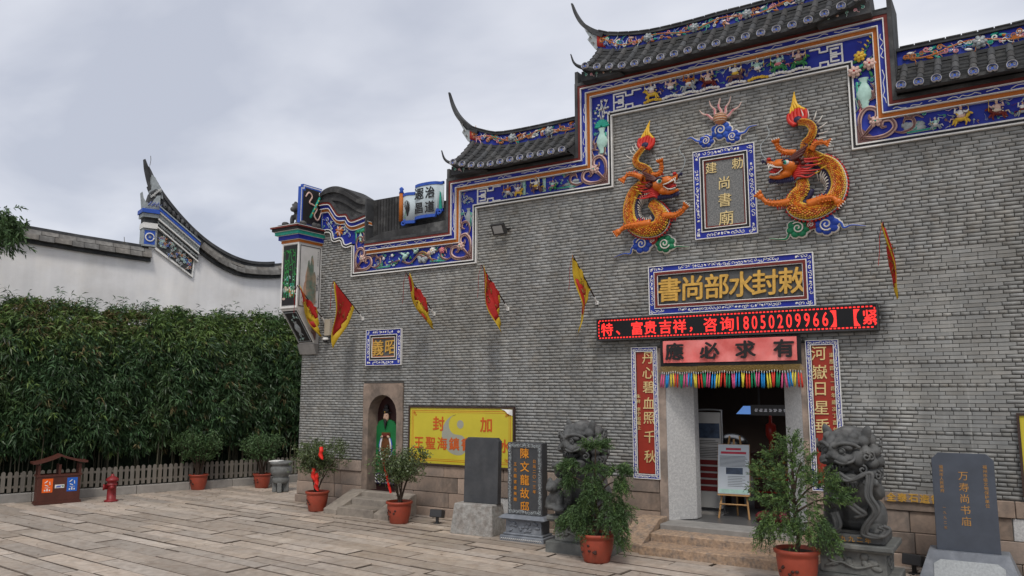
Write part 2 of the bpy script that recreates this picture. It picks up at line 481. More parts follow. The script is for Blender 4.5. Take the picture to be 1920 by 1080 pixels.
# ------------------------------------------------------------------ ground and paving
g = MB(); g.add([(-150, -150, -0.03), (150, -150, -0.03), (150, 200, -0.03), (-150, 200, -0.03)], [(0, 1, 2, 3)])
ground = struct(g.build('ground', mat=M('far_ground', (0.2, 0.19, 0.175), 0.9, 0.2, 0.5, 0.2, 8, world=True)))
g = MB(); g.add([(-9, -17, -0.025), (21, -17, -0.025), (21, 6.5, -0.025), (-9, 6.5, -0.025)], [(0, 1, 2, 3)])
pavement = struct(g.build('plaza_pavement', mat=m_joint))
CAMP = Vector((14.336, -13.068, 2.5))
FW = Vector((-math.cos(R(57.4)), math.sin(R(57.4)), 0)); RT = Vector((FW.y, -FW.x, 0))
def in_view(x, y, z=0.0, pad=0.02):
    v = Vector((x, y, z)) - CAMP
    F = FW * math.cos(R(7.7)) + Vector((0, 0, math.sin(R(7.7)))); U = -FW * math.sin(R(7.7)) + Vector((0, 0, math.cos(R(7.7))))
    d = v.dot(F)
    if d < 0.5:
        return False
    return abs(1462 * v.dot(RT) / d) < 960 * (1 + pad) and abs(1462 * v.dot(U) / d) < 540 * (1 + pad * 2)
def slab_geo(x0, x1, y0, y1, z, rs):
    e4 = [rs.choice([0.002, 0.003, 0.005, 0.007, 0.011, 0.018]) for _ in range(4)]      # worn, dirty arris per side: front, right, back, left
    c = 0.009
    j = lambda: rs.uniform(-0.005, 0.005)
    cor = [(x0 + j(), y0 + j()), (x1 + j(), y0 + j()), (x1 + j(), y1 + j()), (x0 + j(), y1 + j())]
    cx, cy = (x0 + x1) / 2, (y0 + y1) / 2
    tz = [z + rs.uniform(-0.003, 0.003) for _ in range(4)]
    v = [(p[0] - cx, p[1] - cy, -0.03) for p in cor]
    v += [(p[0] - cx, p[1] - cy, t - c) for p, t in zip(cor, tz)]
    v += [(p[0] - cx + (e4[3] if p[0] < cx else -e4[1]), p[1] - cy + (e4[0] if p[1] < cy else -e4[2]), t) for p, t in zip(cor, tz)]
    f = [(8, 9, 10, 11)] + [(i, (i + 1) % 4, 4 + (i + 1) % 4, 4 + i) for i in range(4)] + [(4 + i, 4 + (i + 1) % 4, 8 + (i + 1) % 4, 8 + i) for i in range(4)]
    return (cx, cy), v, f
rs = random.Random(3)
slabs = []
y = -16.5
while y < 6.0:
    wd = rs.choice([0.25, 0.28, 0.31, 0.34, 0.38, 0.42])
    x = -8.5 - rs.uniform(0, 2)
    while x < 20:
        ln = rs.uniform(0.8, 2.8)
        if rs.random() < 0.12:
            ln = rs.uniform(0.4, 0.7)
        g1, g2 = rs.uniform(0.004, 0.015), rs.choice([0.002, 0.003, 0.004, 0.006, 0.009, 0.014])
        if rs.random() < 0.07:
            g1 += 0.02
        slabs.append((x + g1, x + ln - g1, y + g2, y + wd - g2, rs.uniform(-0.008, 0.008)))
        x += ln
    y += wd
rotz = R(-3.9)
def rp(x, y):
    c, s = math.cos(rotz), math.sin(rotz); return (x * c - y * s, x * s + y * c)
seen = [s for s in slabs if any(in_view(*rp(px, py)) for px in (s[0], (s[0] + s[1]) / 2, s[1]) for py in (s[2], s[3]))]
seen.sort(key=lambda s: (Vector((*rp((s[0] + s[1]) / 2, (s[2] + s[3]) / 2), 0)) - CAMP).length)
single = set(id(s) for s in seen[:300])
rest = MB()
m_edge = M('dirty_slab_edge', (0.115, 0.092, 0.074), 0.95, 0.35, 14, 0.5, 50, world=True)
for s in slabs:
    c, v, f = slab_geo(*s, rs)
    if id(s) in single:
        b = MB(); b.mat(m_pave).add(v, f[:1]); b.mat(m_edge); b.f += f[1:]; b.mi += [1] * (len(f) - 1); b.sm += [False] * (len(f) - 1); o = b.build('slab', pavement, loc=(*rp(*c), 0), rot=(0, 0, rotz))
    else:
        rest.add([(*rp(p[0] + c[0], p[1] + c[1]), p[2]) for p in v], f)
stuff(rest.build('slabs', pavement, m_pave))

# ------------------------------------------------------------------ temple: wall, bricks, plinth
temple = thing('temple', 'grey brick temple with stepped painted gable and dark tiled roofs', 'temple')
def top_at(x):
    if x < 0.86: return 6.29
    if x < 1.25: return 6.05
    if x < 1.585: return 5.875
    if x < 5.12: return 5.175
    if x < 8.255: return 6.34
    if x < 12.43: return 7.725
    if x < 15.57: return 6.34
    return 5.175
OPEN = [(2.04, 3.20, 0, 2.725), (9.03, 11.61, 0, 3.30)]
XR = 18.0
wall = MB()
Y0, Y1 = 0.016, 0.60
for a, b, lo, hi in [(0, 0.57, 0.0, 6.2), (0.57, 2.04, 0.0, 6.2), (2.04, 3.20, 2.73, 5.86), (3.20, 4.5, 0, 5.86), (4.5, 7.56, 0, 6.96), (7.56, 9.03, 0, 8.38),
                     (9.03, 11.61, 3.31, 8.38), (11.61, 13.11, 0, 8.38), (13.11, 16.2, 0, 6.96), (16.2, XR, 0, 5.86)]:
    wall.box(a, Y0, lo, b, Y1, hi)
wall_o = wall.build('wall', temple, m_mortar)
CH, BL = 0.0575, 0.2345
bricks = []
z = 1.035; k = 0
rb = random.Random(5)
while z < 7.72:
    head = (k % 6 == 3)
    L = BL / 2 if head else BL
    x = -(BL / 2 if k % 2 else 0) - (BL / 4 if head else 0) + rb.uniform(-0.015, 0.015)
    while x < XR:
        l = L * rb.uniform(0.97, 1.03)
        a, b = max(x, 0.0), min(x + l, XR)
        x += l
        cuts = [a] + [c for c in (0.86, 1.25, 1.585, 5.12, 8.255, 12.43, 15.57) if a < c < b and z > min(top_at(c - .01), top_at(c + .01)) - .01] + [b]
        segs = [(p, q) for p, q in zip(cuts, cuts[1:]) if z < top_at((p + q) / 2) - 0.01]
        if not segs:
            continue
        t = min(top_at((p + q) / 2) for p, q in segs)
        for (oa, ob, oz0, oz1) in OPEN:
            if z < oz1 - 0.01:
                ns = []
                for p, q in segs:
                    if q <= oa or p >= ob:
                        ns.append((p, q))
                    else:
                        if p < oa: ns.append((p, oa))
                        if q > ob: ns.append((ob, q))
                segs = ns
        for p, q in segs:
            if q - p > 0.03:
                bricks.append((p + 0.0035, q - 0.0035, z + 0.0035, min(z + CH, t) - 0.0028 + rb.uniform(-0.0015, 0.0015), rb.uniform(-0.004, 0.004)))
    z += CH; k += 1
vis = [i for i, b in enumerate(bricks) if b[1] - b[0] > 0.19 and in_view(b[0], 0, b[2], -0.01) and in_view(b[1], 0, b[3], -0.01)
       and not (11.5 < b[0] < 12.9 and b[2] < 2.2) and not (13.2 < b[0] < 14.1 and b[2] < 1.7) and not (7.9 < b[0] < 12.7 and 3.4 < b[3] < 4.8)]
vis.sort(key=lambda i: (Vector((bricks[i][0], 0, bricks[i][2])) - CAMP).length)
vis = set(vis[:300])
proto = []
for s in range(6):        # six hand-made looking bricks, shared by the 300 nearest
    r6 = random.Random(40 + s); j = lambda a=0.0012: r6.uniform(-a, a)
    hx, hz = (BL - 0.007) / 2, (CH - 0.008) / 2
    fr = [(-hx + 0.002 + j(), j(), -hz + 0.002 + j()), (hx - 0.002 + j(), j(), -hz + 0.002 + j()), (hx - 0.002 + j(), j(), hz - 0.002 + j()), (-hx + 0.002 + j(), j(), hz - 0.002 + j())]
    bk = [(p[0] + (-0.002 if p[0] < 0 else 0.002), 0.006, p[2] + (-0.002 if p[2] < 0 else 0.002)) for p in fr]
    b2 = [(p[0], 0.05, p[2]) for p in bk]
    me = bpy.data.meshes.new('brick')
    me.from_pydata(fr + bk + b2, [], [(0, 1, 2, 3)] + [(4 + i, 4 + (i + 1) % 4, (i + 1) % 4, i) for i in range(4)] + [(8 + i, 8 + (i + 1) % 4, 4 + (i + 1) % 4, 4 + i) for i in range(4)])
    me.materials.append(m_brick); proto.append(me)
for i in vis:
    b = bricks[i]
    o = bpy.data.objects.new('brick', rb.choice(proto)); COL.objects.link(o); o.parent = wall_o
    o.location = ((b[0] + b[1]) / 2, b[4], (b[2] + b[3]) / 2)
    o.scale = ((b[1] - b[0]) / (BL - 0.007), 1, (b[3] - b[2]) / (CH - 0.008))
B = np.array([bricks[i] for i in range(len(bricks)) if i not in vis]); n = len(B)
V = np.zeros((n, 8, 3)); ch = 0.0025
jit = rng.uniform(-0.0015, 0.0015, (n, 4, 2))
for q, (sx, sz) in enumerate([(0, 2), (1, 2), (1, 3), (0, 3)]):
    V[:, q, 0] = B[:, sx] + (ch if sx == 0 else -ch) + jit[:, q, 0]; V[:, q, 2] = B[:, sz] + (ch if sz == 2 else -ch) + jit[:, q, 1]; V[:, q, 1] = B[:, 4]
    V[:, 4 + q, 0] = B[:, sx]; V[:, 4 + q, 2] = B[:, sz]; V[:, 4 + q, 1] = 0.05
F = np.array([(0, 1, 2, 3), (4, 5, 1, 0), (5, 6, 2, 1), (6, 7, 3, 2), (7, 4, 0, 3)])
F = (F[None] + (np.arange(n) * 8)[:, None, None]).reshape(-1, 4)
stuff(np_mesh('bricks', V.reshape(-1, 3), F, m_brick, wall_o))

# west end of the wall: brick return
w_end = MB()
zz = 1.035
while zz < 6.2:
    yy = 0.0 if int(zz / CH) % 2 else -0.11
    while yy < 0.6:
        a, b = max(yy, 0.002) + 0.004, min(yy + BL, 0.6) - 0.004
        if b > a + 0.02:
            w_end.box(-0.004, a, zz + 0.004, 0.02, b, zz + CH - 0.004)
        yy += BL
    zz += CH
stuff(w_end.build('end_bricks', wall_o, m_brick))

# granite plinth of big blocks
pl = MB(); pl.box(0.02, 0.03, 0, 2.03, 0.58, 1.02); pl.box(3.21, 0.03, 0, 9.02, 0.58, 1.02); pl.box(11.62, 0.03, 0, XR, 0.58, 1.02)
plinth = pl.build('plinth', temple, m_joint)
rp_ = random.Random(8)
for a0, b0 in [(0.0, 2.035), (3.205, 9.025), (11.615, XR)]:
    z = -0.02
    for hgt in (0.20, 0.30, 0.31, 0.235):
        x = a0
        while x < b0 - 0.01:
            ln = rp_.uniform(0.5, 1.5)
            if rp_.random() < 0.15:
                ln = rp_.uniform(0.2, 0.35)
            e = x + ln
            if b0 - e < 0.3:
                e = b0
            dy = rp_.uniform(-0.012, 0.012) + (-0.02 if hgt == 0.235 else 0) + (-0.05 if z < 0 else 0)
            s = MB(); cx, cz = (x + e) / 2, z + hgt / 2
            s.box(-(e - x) / 2 + 0.004, -0.04, -hgt / 2 + 0.004, (e - x) / 2 - 0.004, 0.10, hgt / 2 - 0.004, 0.008)
            o = s.build('stone_block', plinth, m_stone, loc=(cx, dy + 0.03, cz))
            if rp_.random() < 0.09 and x > 2.1:
                o.data.materials[0] = m_whitegran
            x = e
        z += hgt
# ------------------------------------------------------------------ relief ornament helpers (local x,y on the face, z outwards)
def sp_pts(cx, cy, r0, r1, a0, turns, d=1, n=None, w=0.0):
    n = n or max(8, int(abs(turns) * 14)); out = []
    for i in range(n + 1):
        t = i / n; a = a0 + d * turns * 2 * math.pi * t; r = lerp(r0, r1, t)
        out.append((cx + r * math.cos(a), cy + r * math.sin(a), w))
    return out
def two_tone(mb, path, r, m_edge, m_in, n=6, flat=0.6, lift=0.012, taper=True):
    P = [Vector(p) for p in path]; k = len(P)
    rr = [r * (min(1, 0.35 + 2.2 * min(i, k - 1 - i) / max(1, k - 1)) if taper else 1) for i in range(k)]
    mb.mat(m_edge); mb.tube(P, rr, n, flat=flat, up=(0, 0, 1))
    mb.mat(m_in); mb.tube([p + Vector((0, 0, lift)) for p in P], [q * 0.62 for q in rr], n, flat=flat, up=(0, 0, 1))
def curl(mb, x, y, s, a, flip, m_edge, m_in, w=0.02, r=None, tail=1.4):
    """a scroll: spiral head with a sweeping tail"""
    d = -1 if flip else 1
    head = sp_pts(0, 0, 0.12, 0.5, 0.0, 1.15, d, 16, w)
    p = list(head); e = head[-1]; q = head[-2]
    dx, dy = e[0] - q[0], e[1] - q[1]; l = math.hypot(dx, dy); dx /= l; dy /= l
    for i in range(1, 6):
        t = i / 5
        p.append((e[0] + dx * tail * t - d * dy * 0.35 * math.sin(t * 3.0), e[1] + dy * tail * t + d * dx * 0.35 * math.sin(t * 3.0), w))
    c, sn = math.cos(a), math.sin(a)
    P = [(x + s * (u * c - v * sn), y + s * (u * sn + v * c), ww) for u, v, ww in p]
    two_tone(mb, P, r or s * 0.17, m_edge, m_in)
def flower(mb, x, y, r, m_p, m_c, n=7, w=0.03, squash=0.5):
    mb.mat(m_p)
    for ring, (rr, k, ww) in enumerate([(0.62, n, 0), (0.34, max(4, n - 2), 0.25)]):
        for i in range(k):
            a = 2 * math.pi * (i + ring * 0.5) / k
            mb.ell((x + r * rr * math.cos(a), y + r * rr * math.sin(a), w + r * ww), (r * 0.38, r * 0.30, r * 0.26), 7, 5, (0, 0.35, a))
    mb.mat(m_c); mb.ell((x, y, w + r * 0.4), (r * 0.2, r * 0.2, r * 0.2), 6, 4)
def leaf_blob(mb, x, y, l, a, m, w=0.02):
    mb.mat(m); mb.ell((x + math.cos(a) * l / 2, y + math.sin(a) * l / 2, w), (l / 2, l * 0.2, l * 0.12), 7, 4, (0, 0.15, a))
def vase(mb, x, y, h, m_b, w=0.02, foot=None):
    prof = [(0.10, 0), (0.12, 0.05), (0.10, 0.12), (0.2, 0.32), (0.24, 0.5), (0.15, 0.72), (0.09, 0.84), (0.16, 1.0)]
    vs = []; fs = []
    n = 10
    for (r, t) in prof:
        for k in range(n):
            a = math.pi * k / (n - 1)
            vs.append((x + r * h * math.cos(a), y + t * h, w + 0.55 * r * h * math.sin(a)))
    for i in range(len(prof) - 1):
        for k in range(n - 1):
            fs.append((i * n + k, i * n + k + 1, (i + 1) * n + k + 1, (i + 1) * n + k))
    mb.mat(m_b).add(vs, fs)
    if foot:
        mb.mat(foot)
        for s in (-0.12, 0, 0.12):
            mb.tube([(x + s * h, y + 0.02 * h, w), (x + s * 1.5 * h, y - 0.1 * h, w)], [0.04 * h, 0.025 * h], 5)
def fret(mb, x0, y0, x1, y1, m, flip=False, w=0.06, t=0.013):
    """key-pattern block of white bars"""
    W_, H_ = x1 - x0, y1 - y0
    segs = [(0, 0, .45, 0), (.45, 0, .45, .22), (.45, .22, .7, .22), (.7, .22, .7, 0), (.7, 0, 1, 0), (0, 0, 0, 1), (0, 1, .45, 1), (.45, 1, .45, .78), (.45, .78, .7, .78), (.7, .78, .7, 1), (.7, 1, 1, 1),
            (.12, .17, .35, .17), (.35, .17, .35, .4), (.35, .4, .18, .4), (.12, .83, .35, .83), (.35, .83, .35, .6), (.35, .6, .18, .6), (0, .5, .35, .5)]
    mb.mat(m)
    for a, b, c, d in segs:
        if flip:
            a, c = 1 - a, 1 - c
        xa, xb = sorted((x0 + a * W_, x0 + c * W_)); ya, yb = sorted((y0 + b * H_, y0 + d * H_))
        mb.box(xa - t, ya - t, 0.0, xb + t, yb + t, w + random.uniform(-0.002, 0.002))
def rider(mb, x, y, s, pal, w=0.06, flip=1, horse=True, rnd=random):
    """relief of a robed warrior on a mount over clouds; pal = (robe, mount, trim)"""
    f = flip
    def E(m, u, v, ww, a, b, c, rz=0.0):
        mb.mat(m).ell((x + f * u * s, y + v * s, w + ww * s), (a * s, b * s, c * s), 8, 5, (0, 0, f * rz))
    def Tb(m, pts, r0, r1):
        k = len(pts)
        mb.mat(m).tube([(x + f * p[0] * s, y + p[1] * s, w + p[2] * s) for p in pts], [lerp(r0, r1, i / (k - 1)) * s for i in range(k)], 6)
    robe, mount, trim = pal
    mb.smooth = True
    if horse:
        E(mount, 0, 0.38, 0.05, 0.30, 0.13, 0.13, rnd.uniform(-.1, .15))
        E(mount, 0.30, 0.52, 0.08, 0.09, 0.17, 0.09, -0.6); E(mount, 0.42, 0.60, 0.1, 0.13, 0.06, 0.06, -0.5)
        for u, v in ((-0.22, 0.05), (-0.32, 0.12), (0.18, 0.04), (0.30, 0.16)):
            Tb(mount, [(u * 0.85, 0.34, 0.06), (u * 1.1 + 0.04, 0.2, 0.09), (u * 1.15 - 0.02, v, 0.08)], 0.065, 0.03)
        Tb(trim, [(-0.28, 0.42, 0), (-0.42, 0.44, 0.02), (-0.48, 0.28, 0.02)], 0.05, 0.02)
    E(robe, 0.0, 0.62, 0.12, 0.15, 0.20, 0.13, rnd.uniform(-.2, .2)); E(trim, 0.02, 0.48, 0.16, 0.19, 0.09, 0.10)
    E(m_skin, 0.03, 0.86, 0.15, 0.065, 0.08, 0.07); E(trim, 0.03, 0.945, 0.14, 0.085, 0.04, 0.08); Tb(robe, [(0.03, 0.96, .14), (0.0, 1.06, .14)], 0.04, 0.012)
    Tb(robe, [(-0.1, 0.72, 0.14), (-0.24, 0.66, 0.2), (-0.2, 0.8 + rnd.uniform(0, .15), 0.24)], 0.065, 0.04)
    Tb(robe, [(0.12, 0.72, 0.14), (0.26, 0.64, 0.22), (0.36, 0.74, 0.24)], 0.065, 0.035)
    Tb(m_yellow, [(0.36, 0.45, 0.25), (0.34, 1.0, 0.25)], 0.014, 0.012)
    for _ in range(16):
        a_ = rnd.uniform(0, 6.28); q_ = rnd.uniform(.08, .26)
        E(rnd.choice([robe, trim, mount, m_yellow, m_white, m_brown]), q_ * math.cos(a_), .55 + q_ * 1.1 * math.sin(a_), .2 - q_ * .2, rnd.uniform(.02, .05), rnd.uniform(.02, .045), .04, rnd.uniform(-1, 1))
    Tb(trim, [(-0.1, 0.9, 0.05), (-0.3, 0.98, 0.03), (-0.5, 0.88, 0.02), (-0.62, 0.95, 0.02)], 0.02, 0.01)
    mb.smooth = False
def cloud_foot(mb, x, y, s, m, w=0.05, rnd=random):
    mb.smooth = True; mb.mat(m)
    for i in range(7):
        u = (i - 3) / 3
        mb.ell((x + u * 0.42 * s, y + (0.05 + 0.05 * math.cos(u * 2)) * s, w + 0.02), (0.1 * s, 0.075 * s, 0.09 * s), 7, 5)
    for u in (-0.25, 0.2):
        mb.tube(sp_pts(x + u * s, y + 0.06 * s, 0.01, 0.08 * s, 0, 1.3, 1, 14, w + 0.1 * s), 0.016 * s + 0.002, 5)
    mb.smooth = False
def wave_line(mb, x0, x1, y, amp, m, w, r=0.006, k=0.35, vertical=False, seed=0):
    rr = random.Random(seed); pts = []; t = x0
    while t < x1:
        pts.append(((y + rr.uniform(-amp, amp), t, w) if vertical else (t, y + rr.uniform(-amp, amp), w))); t += rr.uniform(0.03, 0.09)
    if len(pts) > 3:
        mb.mat(m); i = 0
        while i < len(pts) - 3:
            n = rr.randint(4, 9); seg = pts[i:i + n]
            if len(seg) > 2:
                mb.tube(catmull(seg, 3), r, 4, flat=0.6)
            i += n + rr.randint(0, 2)

# ------------------------------------------------------------------ stepped frieze
fr_root = MB()
O_ = [(2.10, 5.875), (4.49, 5.875), (4.49, 6.98), (7.60, 6.98), (7.60, 8.41), (13.07, 8.41), (13.07, 6.98), (16.2, 6.98), (16.2, 5.875), (XR, 5.875)]
I_ = [(1.585, 5.90), (1.585, 5.175), (5.12, 5.175), (5.12, 6.34), (8.255, 6.34), (8.255, 7.725), (12.43, 7.725), (12.43, 6.34), (15.57, 6.34), (15.57, 5.175), (XR, 5.175)]
CURV_T = catmull([(a, b, 0) for a, b in [(0.575, 7.03), (0.78, 7.03), (0.95, 6.99), (1.10, 6.82), (1.22, 6.69), (1.36, 6.67), (1.50, 6.65), (1.60, 6.52), (1.70, 6.49), (1.9, 6.52), (2.10, 6.56)]], 4)
CURV_T = [(p.x, p.y) for p in CURV_T]
CURV_B = catmull([(a, b, 0) for a, b in [(0.575, 6.27), (0.72, 6.31), (0.86, 6.27), (0.92, 6.10), (1.02, 6.05), (1.20, 6.06), (1.27, 5.93), (1.40, 5.87), (1.585, 5.90)]], 4)
CURV_B = [(p.x, p.y) for p in CURV_B]
frieze = MB()
Q = lambda d: offset_path(O_, -d)
QC = lambda d: offset_path(CURV_T, -d)
# dark core the bands sit on, then the painted bands stepping back
bands = [(-0.06, 0.0, 0.185, m_tiled), (0.0, 0.055, 0.175, m_maroon), (0.055, 0.07, 0.185, m_white), (0.07, 0.145, 0.14, m_blue), (0.145, 0.160, 0.15, m_white),
         (0.160, 0.225, 0.10, m_orange), (0.225, 0.238, 0.108, m_white)]
for d0, d1, ww, mm in bands:
    frieze.mat(mm).strip(Q(d0), Q(d1), -0.02, ww)
    frieze.mat(mm).strip(QC(d0), QC(d1), -0.02, ww - 0.02)
# blue field
inner = Q(0.238)
Iin = offset_path(I_, 0.085)
frieze.mat(m_blue)
a = [inner[0]] + inner[1:]
frieze.strip(a, [(2.10, Iin[1][1])] + [p for p in Iin[2:]], -0.02, 0.035)
frieze.add([(Iin[1][0], Iin[1][1], 0.0345), (2.10, Iin[1][1], 0.0345), (2.10, 6.33, 0.0345), (Iin[1][0], 6.30, 0.0345)], [(0, 1, 2, 3)])
cb = [p for p in CURV_B]; ct = QC(0.238)
cbr = [(lerp(0.575, 1.70, i / 39), 0) for i in range(40)]
def interp(path, x):
    for i in range(len(path) - 1):
        if path[i][0] <= x <= path[i + 1][0] + 1e-9:
            t = (x - path[i][0]) / max(1e-9, path[i + 1][0] - path[i][0]); return lerp(path[i][1], path[i + 1][1], t)
    return path[-1][1]
lowp = [(x, interp(cb, x) + 0.05) for x, _ in cbr]; upp = [(x, interp(ct, x)) for x, _ in cbr]
frieze.strip(upp, lowp, -0.02, 0.033)
# edge bars: white, black, white
for d0, d1, ww, mm in [(0.0, 0.022, 0.055, m_white), (0.022, 0.062, 0.045, m_black), (0.062, 0.085, 0.058, m_white)]:
    frieze.mat(mm).strip(offset_path(I_, d0), offset_path(I_, d1), -0.02, ww)
    frieze.mat(mm).strip(offset_path(CURV_B, d0), offset_path(CURV_B, d1), -0.02, ww - 0.003)
frieze.mat(m_tiled).box(2.085, 5.87, -0.5, 2.13, 6.93, 0.165)
frieze_o = frieze.build('frieze', temple, rot=WALLROT)
def orn(name, fn):
    mb = MB(); fn(mb); return mb.build(name, frieze_o)
# scribbled white ornament on the dark blue band
def band_lines(mb):
    P = Q(0.108); k = 0
    for i in range(len(P) - 1):
        (xa, ya), (xb, yb) = P[i], P[i + 1]
        k += 1
        if abs(xb - xa) > abs(yb - ya):
            wave_line(mb, min(xa, xb) + 0.1, max(xa, xb) - 0.1, ya, 0.026, m_white, 0.142, 0.0062, seed=k)
        else:
            wave_line(mb, min(ya, yb) + 0.1, max(ya, yb) - 0.1, xa, 0.026, m_white, 0.142, 0.0062, vertical=True, seed=k)
stuff(orn('band_ornament', band_lines))
def corner(sx, X, Yb, Xo, Yo):
    """brown and teal dragon scrolls filling a lower corner; sx mirrors; (X,Yb) inner corner, (Xo,Yo) outer"""
    def f(mb):
        mb.smooth = True
        q = lambda u, v: (X - sx * u, Yb + v)
        c0 = q(0.28, 0.30)
        # brown wedge and diagonal bar
        mb.smooth = False; mb.mat(m_brown).prism([q(0, 0), q(0.30, 0.0), q(0.0, 0.30)], 0.03, 0.045); mb.smooth = True
        two_tone(mb, [(*q(0.04, 0.05), .06), (*q(0.25, 0.27), .065), (*q(0.5, 0.5), .06)], 0.035, m_pinkw, m_brown)
        flower(mb, *c0, 0.10, m_pinkw, m_teal, 6, 0.075)
        for sw in (0, 1):
            W_ = lambda u, v: (*(q(u, v) if not sw else q(v, u)), .06)
            two_tone(mb, catmull([W_(.04, .10), W_(.22, .05), W_(.42, .06), W_(.54, .16), W_(.50, .29), W_(.38, .30), W_(.36, .20), W_(.43, .19)], 5), .038, m_pinkw, m_brown)
            two_tone(mb, catmull([W_(.52, .10), W_(.66, .06), W_(.80, .12), W_(.80, .24), W_(.70, .27), W_(.66, .19)], 5), .028, m_pinkw, m_brown)
            two_tone(mb, catmull([W_(.56, .30), W_(.68, .34), W_(.72, .26), W_(.84, .30), W_(.94, .24)], 4), .022, m_pinkw, m_brown)
        for (u, v, s, a, fl) in [ (0.56, 0.36, 0.09, 1.5, 0), (0.34, 0.56, 0.09, 0.2, 1)]:
            curl(mb, *q(u, v), s, (a if sx > 0 else math.pi - a), bool(fl) == (sx > 0), m_pinkw, m_brown, 0.06)
        for (u, v, s, a, fl) in [(0.82, 0.10, 0.07, 0.2, 0), (0.95, 0.30, 0.06, 2.8, 1), (0.10, 0.95, 0.07, 1.8, 1), (0.26, 1.0, 0.06, 4.4, 0)]:
            curl(mb, *q(u, v), s, (a if sx > 0 else math.pi - a), bool(fl) == (sx > 0), m_tealw, m_teal, 0.055)
        two_tone(mb, [(*q(0.7, 0.04), .05), (*q(1.1, 0.05), .05)], 0.02, m_tealw, m_teal, taper=False)
        two_tone(mb, [(*q(0.04, 0.7), .05), (*q(0.04, 1.0), .05)], 0.02, m_tealw, m_teal, taper=False)
        mb.smooth = False
    return f
for sx, X, Yb in [(1, 5.03, 5.265), (1, 8.17, 6.43), (-1, 12.52, 6.43), (-1, 1.68, 5.265), (-1, 15.66, 5.265)]:
    orn('scroll_relief', corner(sx, X, Yb, 0, 0))
# vases with flowers on the risers
def vase_panel(x, y0, h, kind):
    def f(mb):
        mb.smooth = True
        rr = random.Random(int(x * 100))
        if kind == 0:      # narcissus bowl / gourd with scrolls
            vase(mb, x, y0, 0.34, m_grey, 0.05, m_grey)
            for i in range(6):
                a = math.pi * (0.15 + 0.7 * i / 5); curl(mb, x + 0.11 * math.cos(a), y0 + 0.42 + 0.13 * math.sin(a), 0.055, a, i % 2, m_white, m_grey, 0.06)
            for s in (-1, 1):
                two_tone(mb, [(x + s * 0.05, y0 + 0.05, .04), (x + s * 0.16, y0 + 0.34, .04)], 0.018, m_white, m_tealw)
        elif kind == 1:    # plum branch above a white vase
            vase(mb, x, y0, 0.5, m_tealw, 0.05, m_grey)
            for i in range(9):
                leaf_blob(mb, x, y0 + 0.52, 0.17, math.pi * (0.05 + 0.9 * i / 8), m_teal, 0.07)
            for i in range(16):
                px, py = x + rr.uniform(-0.15, 0.17), y0 + 0.72 + rr.uniform(0, 0.36)
                mb.mat(m_white).ell((px, py, 0.06), (0.026, 0.026, 0.02), 6, 4)
            for i in range(4):
                p0 = (x, y0 + 0.6, .05); mb.mat(m_white).tube([p0, (x + rr.uniform(-.1, .1), y0 + 0.8, .05), (x + rr.uniform(-.16, .16), y0 + 1.05, .05)], 0.009, 4)
        else:              # peonies over a pale blue vase
            vase(mb, x, y0, 0.5, m_tealw, 0.05, m_pink)
            for i in range(16):
                leaf_blob(mb, x + rr.uniform(-.12, .12), y0 + 0.6 + rr.uniform(-.05, .3), rr.uniform(.09, .16), rr.uniform(0, 6.28), m_green if i % 3 else m_teal, 0.06)
            flower(mb, x - 0.12, y0 + 0.62, 0.11, m_pinkw, m_red, 7, 0.09); flower(mb, x + 0.11, y0 + 0.70, 0.11, m_pinkw, m_red, 7, 0.09); flower(mb, x - 0.03, y0 + 0.86, 0.10, m_yellow, m_orange, 7, 0.09)
            for i in range(9):
                leaf_blob(mb, x + 0.02 + 0.02 * i, y0 + 0.92 + 0.03 * i, 0.07, 0.6 + (1.6 if i % 2 else 0), m_yellow if i % 2 else m_green, 0.06)
            for s in (-1, 1):
                two_tone(mb, [(x - 0.14, y0 + 0.2, .045), (x - 0.10, y0 + 0.02, .045), (x - 0.16, y0 - 0.06, .045)], 0.016, m_white, m_tealw)
        mb.smooth = False
    return f
orn('vase_relief', vase_panel(4.93, 6.02, 1, 0)); orn('vase_relief', vase_panel(8.05, 7.02, 1, 1)); orn('vase_relief', vase_panel(12.66, 6.98, 1, 2)); orn('vase_relief', vase_panel(15.75, 6.02, 1, 0))
# narcissus pot and orchid at the curved end
def pot_flower(mb):
    mb.smooth = True
    vase(mb, 1.86, 5.98, 0.22, m_tealw, 0.05, m_yellow)
    for i in range(9):
        leaf_blob(mb, 1.86, 6.19, 0.17, math.pi * (0.05 + 0.9 * i / 8), m_teal if i % 2 else m_green, 0.06)
    for i in range(8):
        a = i * 0.8; curl(mb, 1.12 + 0.30 * math.cos(a), 6.38 + 0.10 * math.sin(a) - 0.12 * math.cos(a), 0.055, a, i % 2, m_white, m_tealw, 0.05)
    for i in range(9):
        leaf_blob(mb, 1.18, 6.30, 0.15, 2 * math.pi * i / 9, m_pinkw if i % 2 else m_orange, 0.06)
    curl(mb, 0.75, 6.62, 0.10, 1.0, 0, m_white, m_bluel, 0.05); curl(mb, 0.85, 6.45, 0.08, 4.0, 1, m_white, m_bluel, 0.05); curl(mb, 1.5, 6.15, 0.07, 0, 0, m_white, m_bluel, 0.05)
    mb.smooth = False
stuff(orn('flower_relief', pot_flower))
